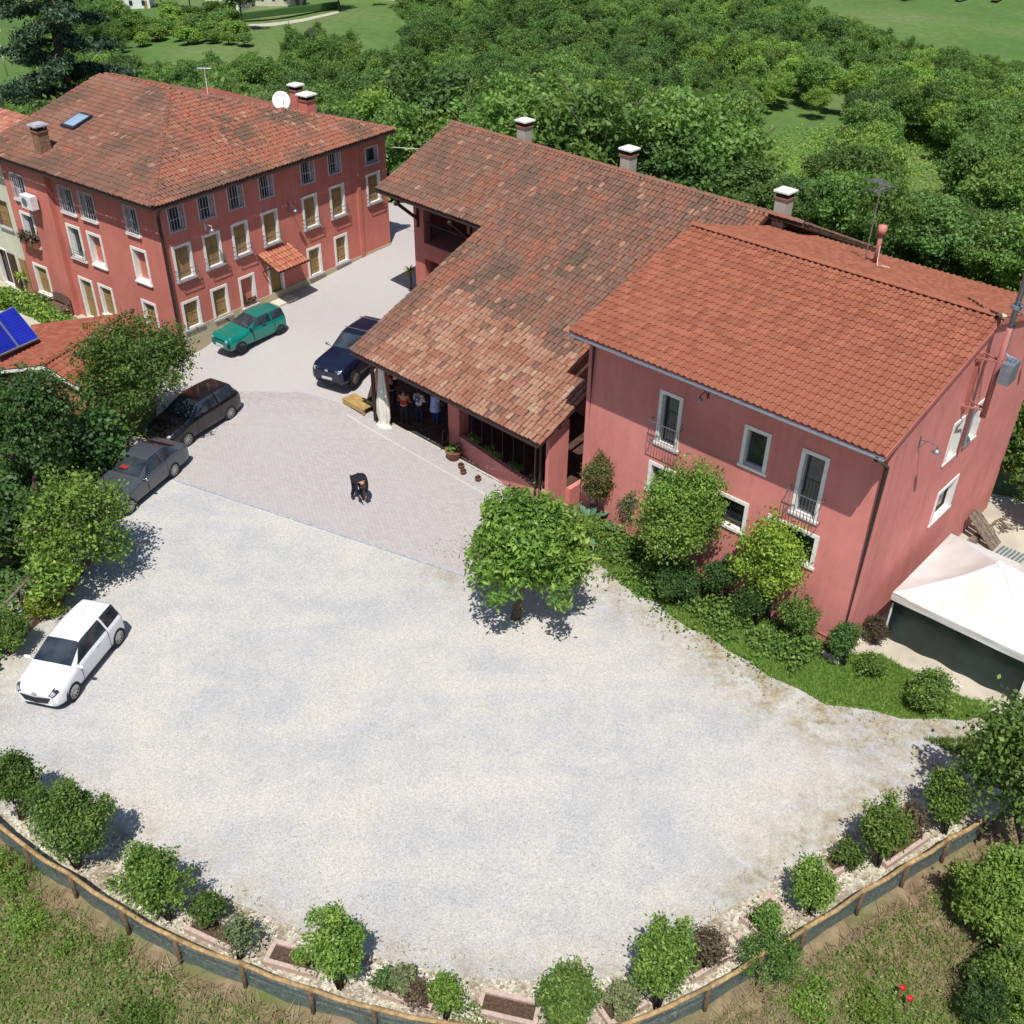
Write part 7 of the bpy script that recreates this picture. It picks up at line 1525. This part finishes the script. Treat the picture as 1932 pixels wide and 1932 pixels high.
# the rest of the wood: one object, instanced on points by geometry nodes
def wood_mass(name, pts, group_label):
    pc = bpy.data.collections.new('wood_kinds'); obs = []
    for i, (cr, tr_, H, R) in enumerate(PR): o = bpy.data.objects.new('wood_kind', cr); pc.objects.link(o); obs.append(o)
    me = bpy.data.meshes.new(name); me.from_pydata([(p[0], p[1], p[2]-.2) for p in pts], [], [])
    a = me.attributes.new('kind_index', 'INT', 'POINT'); a.data.foreach_set('value', np.array([kindof(p[3], p[4], p[0], p[1]) for p in pts], np.int32))
    a = me.attributes.new('size', 'FLOAT', 'POINT'); a.data.foreach_set('value', np.array([min(rf_.uniform(.7, 1.1), p[6]/9.) for p in pts], np.float32))
    a = me.attributes.new('turn', 'FLOAT', 'POINT'); a.data.foreach_set('value', np.array([rf_.uniform(0, 6.28) for p in pts], np.float32))
    o = link(name, me, None, kind='stuff'); g = bpy.data.node_groups.new('wood', 'GeometryNodeTree'); g.interface.new_socket('Geometry', in_out='INPUT', socket_type='NodeSocketGeometry'); g.interface.new_socket('Geometry', in_out='OUTPUT', socket_type='NodeSocketGeometry')
    gi, go = g.nodes.new('NodeGroupInput'), g.nodes.new('NodeGroupOutput'); prev = None; jn = g.nodes.new('GeometryNodeJoinGeometry')
    ka = g.nodes.new('GeometryNodeInputNamedAttribute'); ka.data_type = 'INT'; ka.inputs[0].default_value = 'kind_index'
    sa = g.nodes.new('GeometryNodeInputNamedAttribute'); sa.data_type = 'FLOAT'; sa.inputs[0].default_value = 'size'; ta = g.nodes.new('GeometryNodeInputNamedAttribute'); ta.data_type = 'FLOAT'; ta.inputs[0].default_value = 'turn'
    cx = g.nodes.new('ShaderNodeCombineXYZ'); g.links.new(ta.outputs[0], cx.inputs[2])
    for i, ob_ in enumerate(obs):
        oi = g.nodes.new('GeometryNodeObjectInfo'); oi.inputs['Object'].default_value = ob_; oi.inputs['As Instance'].default_value = True
        cm = g.nodes.new('FunctionNodeCompare'); cm.data_type = 'INT'; cm.operation = 'EQUAL'; g.links.new(ka.outputs[0], cm.inputs[2]); cm.inputs[3].default_value = i
        ip = g.nodes.new('GeometryNodeInstanceOnPoints'); g.links.new(gi.outputs[0], ip.inputs['Points']); g.links.new(cm.outputs[0], ip.inputs['Selection']); g.links.new(oi.outputs['Geometry'], ip.inputs['Instance']); g.links.new(cx.outputs[0], ip.inputs['Rotation']); g.links.new(sa.outputs[0], ip.inputs['Scale']); g.links.new(ip.outputs[0], jn.inputs[0])
    g.links.new(jn.outputs[0], go.inputs[0]); md = o.modifiers.new('wood', 'NODES'); md.node_group = g; return o
wood_mass('far_wood', rest, '')
# low scrub between the trees, clearings and hedges
rng = np.random.default_rng(99)
P = np.stack([rng.uniform(-90, 110, 260000), 62+130*rng.uniform(0, 1, 260000)**1.2], 1); P = P[(platdist(P[:, 0], P[:, 1]) > 1.) & (np.abs(P[:, 0]) < .62*P[:, 1]+12)]
f_ = fbm(P, .06, 5.); P = P[f_+rng.uniform(-.4, .4, len(P)) > -.32]
C = np.concatenate([P, (hh_a(P[:, 0], P[:, 1])+np.abs(rng.normal(size=len(P)))*.45)[:, None]], 1); link('scrub', leaves_mesh('scrub', C, .30, 'leaf_forest_light', rng, 1.3, 1.), None, kind='stuff')
# big cedar at the top left
cd = thing('cedar', 'huge dark cedar with drooping layered branches at the top left corner', 'tree', (at(118, 0, 8).x-1.0, 0, 0)); cx_, cy_ = at(112, 120, 4).x*1.0, 0
yb = 82.; q_ = raydir(115, 110); t_ = yb/q_.y; cb = Vector((q_.x*t_, yb, 0)); cd.location = (cb.x, cb.y, hh(cb.x, cb.y)); H_ = 24.; rg = random.Random(5); bl = []; m = MB(); m.tube([(0, 0, 0), (0, 0, H_*.5), (0, 0, H_)], [.5, .35, .08], 10)
for i in range(46):
    z = H_*(.12+.84*i/46); L_ = 6.4*(1-(i/50.)**1.3)*rg.uniform(.75, 1.1)+.4; a = i*2.39996
    m.tube([(0, 0, z), (math.cos(a)*L_*.5, math.sin(a)*L_*.5, z+.3), (math.cos(a)*L_, math.sin(a)*L_, z-.5)], [.12, .07, .02], 5)
    for f in (.35, .6, .82, 1.0): bl.append((math.cos(a)*L_*f, math.sin(a)*L_*f, z+.2-f*.7, L_*.22+.25, L_*.22+.25, .34))
m.build('trunk', 'bark', cd, True); link('crown', crown_mesh('crown', bl, 7500, 9, .20, .13, 'leaf_conifer', 9, shell=.3, elong=2.8, up=.2), cd)
# utility pole top left
up_ = thing('utility_pole', 'pale concrete utility pole with a crossarm at the left picture edge', 'utility pole'); pu = at(14, 142); pz_ = pu.z
up_.location = pu; m = MB(); m.tube([(0, 0, 0), (-.1, 0, 9)], [.2, .12], 8); m.build('pole', 'white_stone', up_, True); m = MB(); m.beam((-1.0, 0, 8.6), (.9, 0, 8.6), .12); m.build('crossarm', 'white_stone', up_)
for dx in (-.9, .0, .8): m = MB(); m.lathe([(.06, 0), (.1, .1), (.06, .25), (.0, .28)], 8, (dx, 0, 8.68)); m.build('insulator', 'plastic_white', up_)
# power line to the farmhouse corner
pl = thing('power_line', 'thin pale cable strung from the far farmhouse corner towards the barn roof', 'cable'); a_ = LF @ Vector((14.9, .3, 6.6)); b_ = BF @ Vector((-17.2, 12, 8.3)); m = MB(); m.tube([a_, a_.lerp(b_, .5)-Vector((0, 0, .35)), b_], .02, 5); m.build('cable', 'white_stone', pl)
# far houses and their gardens
def farhouse(label, u, v, W_, D_, H_, rot, wall, roof, rz=1.6, wins=4):
    p = at(u, v); t = thing('far_house', label, 'house', p, math.radians(rot)); m = MB(); m.box(-W_/2, W_/2, -D_/2, D_/2, -2, H_); m.build('wall', wall, t)
    m = MB(); e = .5; slab(m, [(-W_/2-e, -D_/2-e, H_+.1), (W_/2+e, -D_/2-e, H_+.1), (W_/2+e, 0, H_+rz), (-W_/2-e, 0, H_+rz)], .2); slab(m, [(-W_/2-e, 0, H_+rz), (W_/2+e, 0, H_+rz), (W_/2+e, D_/2+e, H_+.1), (-W_/2-e, D_/2+e, H_+.1)], .2); m.build('roof', roof, t)
    for k in range(wins):
        x = -W_/2+W_*(k+.5)/wins; m = MB(); m.box(x-.5, x+.5, -D_/2-.06, -D_/2-.005, .9, 2.3); f = m.build('window', 'grille_pale', t); m = MB(); m.box(x-.42, x+.42, -D_/2-.09, -D_/2-.062, .98, 2.22); m.build('pane', 'window_glass', f)
    m = MB(); m.box(W_/2-1.6, W_/2-.7, -D_/2-.08, -D_/2-.004, -.1, 2.1); m.build('door', 'shutter_wood', t)
    return t
farhouse('small white house with a porch far off at the top left', 253, 12, 10, 8, 3.4, 8, 'white_paint', 'iron_grey', 1.6, 3); farhouse('white house with dark doors at the top edge above the green field', 433, 14, 10, 8, 3.6, -15, 'white_paint', 'gutter_grey', 1., 3); farhouse('pale yellow house at the top edge right of the white one', 520, 4, 16, 8, 3.5, 5, 'cream_plaster', 'red_plaster_barn', 1.5, 5)
farhouse('beige house with tiled roof far off at the top edge', 690, -8, 18, 9, 4, 3, 'cream_plaster', 'red_plaster_barn', 1.6, 5)
for k, (u, v) in enumerate(((1425, 2), (1715, 0), (1815, 1), (1880, 2))):
    p = at(u, v); t = thing('parked_van' if k != 1 else 'camping_table', ('white vehicle parked at the top edge above the wood', 'small blue object in the far meadow at the top edge', 'white object at the top edge of the far meadow', 'reddish white vehicle at the top right edge of the far meadow')[k], 'vehicle' if k != 1 else 'object', p, .3*k)
    m = MB(); m.box(-2.4, 2.4, -.95, .95, .4, 1.2); m.box(-1.6, 1.7, -.85, .85, 1.2, 1.8) if k != 1 else None; m.build('body', ('plastic_white', 'steel_blue', 'plastic_white', 'terracotta_pot')[k], t)
    for x in (-1.6, 1.5): m = MB(); m.tube([(x, -.97, .35), (x, .97, .35)], .33, 10); m.build('wheel', 'rubber', t)
# orchard trees on the far left field
OT = [proto(201, 3.2, 1.5, 'leaf_forest'), proto(202, 3.0, 1.4, 'leaf_forest_light')]
rg = random.Random(31)
for r_ in range(6):
    for c_ in range(8):
        u = 240+c_*27+r_*6+rg.uniform(-7, 7); v = 34+r_*10+rg.uniform(-3, 3)
        if rg.random() < .25: continue
        p = at(u, v); cr, tr_, H, R = OT[rg.randrange(2)]; e = thing('orchard_tree', 'small round orchard tree on the far green field at the top left', 'tree', p, rg.uniform(0, 6), 'orchard trees on the far field'); s = rg.uniform(.9, 1.5); e.scale = (s*1.15, s*1.15, s*.95)
        for nm, me in (('crown', cr), ('trunk', tr_)): o = bpy.data.objects.new(nm, me); COL.objects.link(o); o.parent = e
for k, (u, v, s) in enumerate(((458, 52, 1.4), (305, 16, 1.2), (360, 22, 1.1), (640, 20, 1.3), (560, 18, 1.), (1395, 40, 1.1))):
    p = at(u, v); cr, tr_, H, R = PR[(5, 1, 5, 0, 5, 8)[k]]; e = thing('garden_tree', ('round tree beside the far white house at the top', 'dark tree right of the far small white house', 'bushy garden tree left of the far white house', 'tree near the far beige house', 'tree behind the far pale yellow house', 'pointed dark tree by the white vehicle at the top')[k], 'tree', p, k); e.scale = (s, s, s)
    for nm, me in (('crown', cr), ('trunk', tr_)): o = bpy.data.objects.new(nm, me); COL.objects.link(o); o.parent = e
hd_ = thing('far_hedge', 'dark clipped hedge and low wall along the road of the far houses', 'hedge'); a_, b_ = at(425, 40), at(640, 14); m = MB(); m.beam(a_+Vector((0, 0, .8)), b_+Vector((0, 0, .8)), 1.4, 1.6); m.build('hedge_mass', 'leaf_forest_dark', hd_)
sheet('far_lane', [wp(430, 50), wp(640, 24), wp(640, 20), wp(430, 44)], .06, 'concrete_pale', 6.)
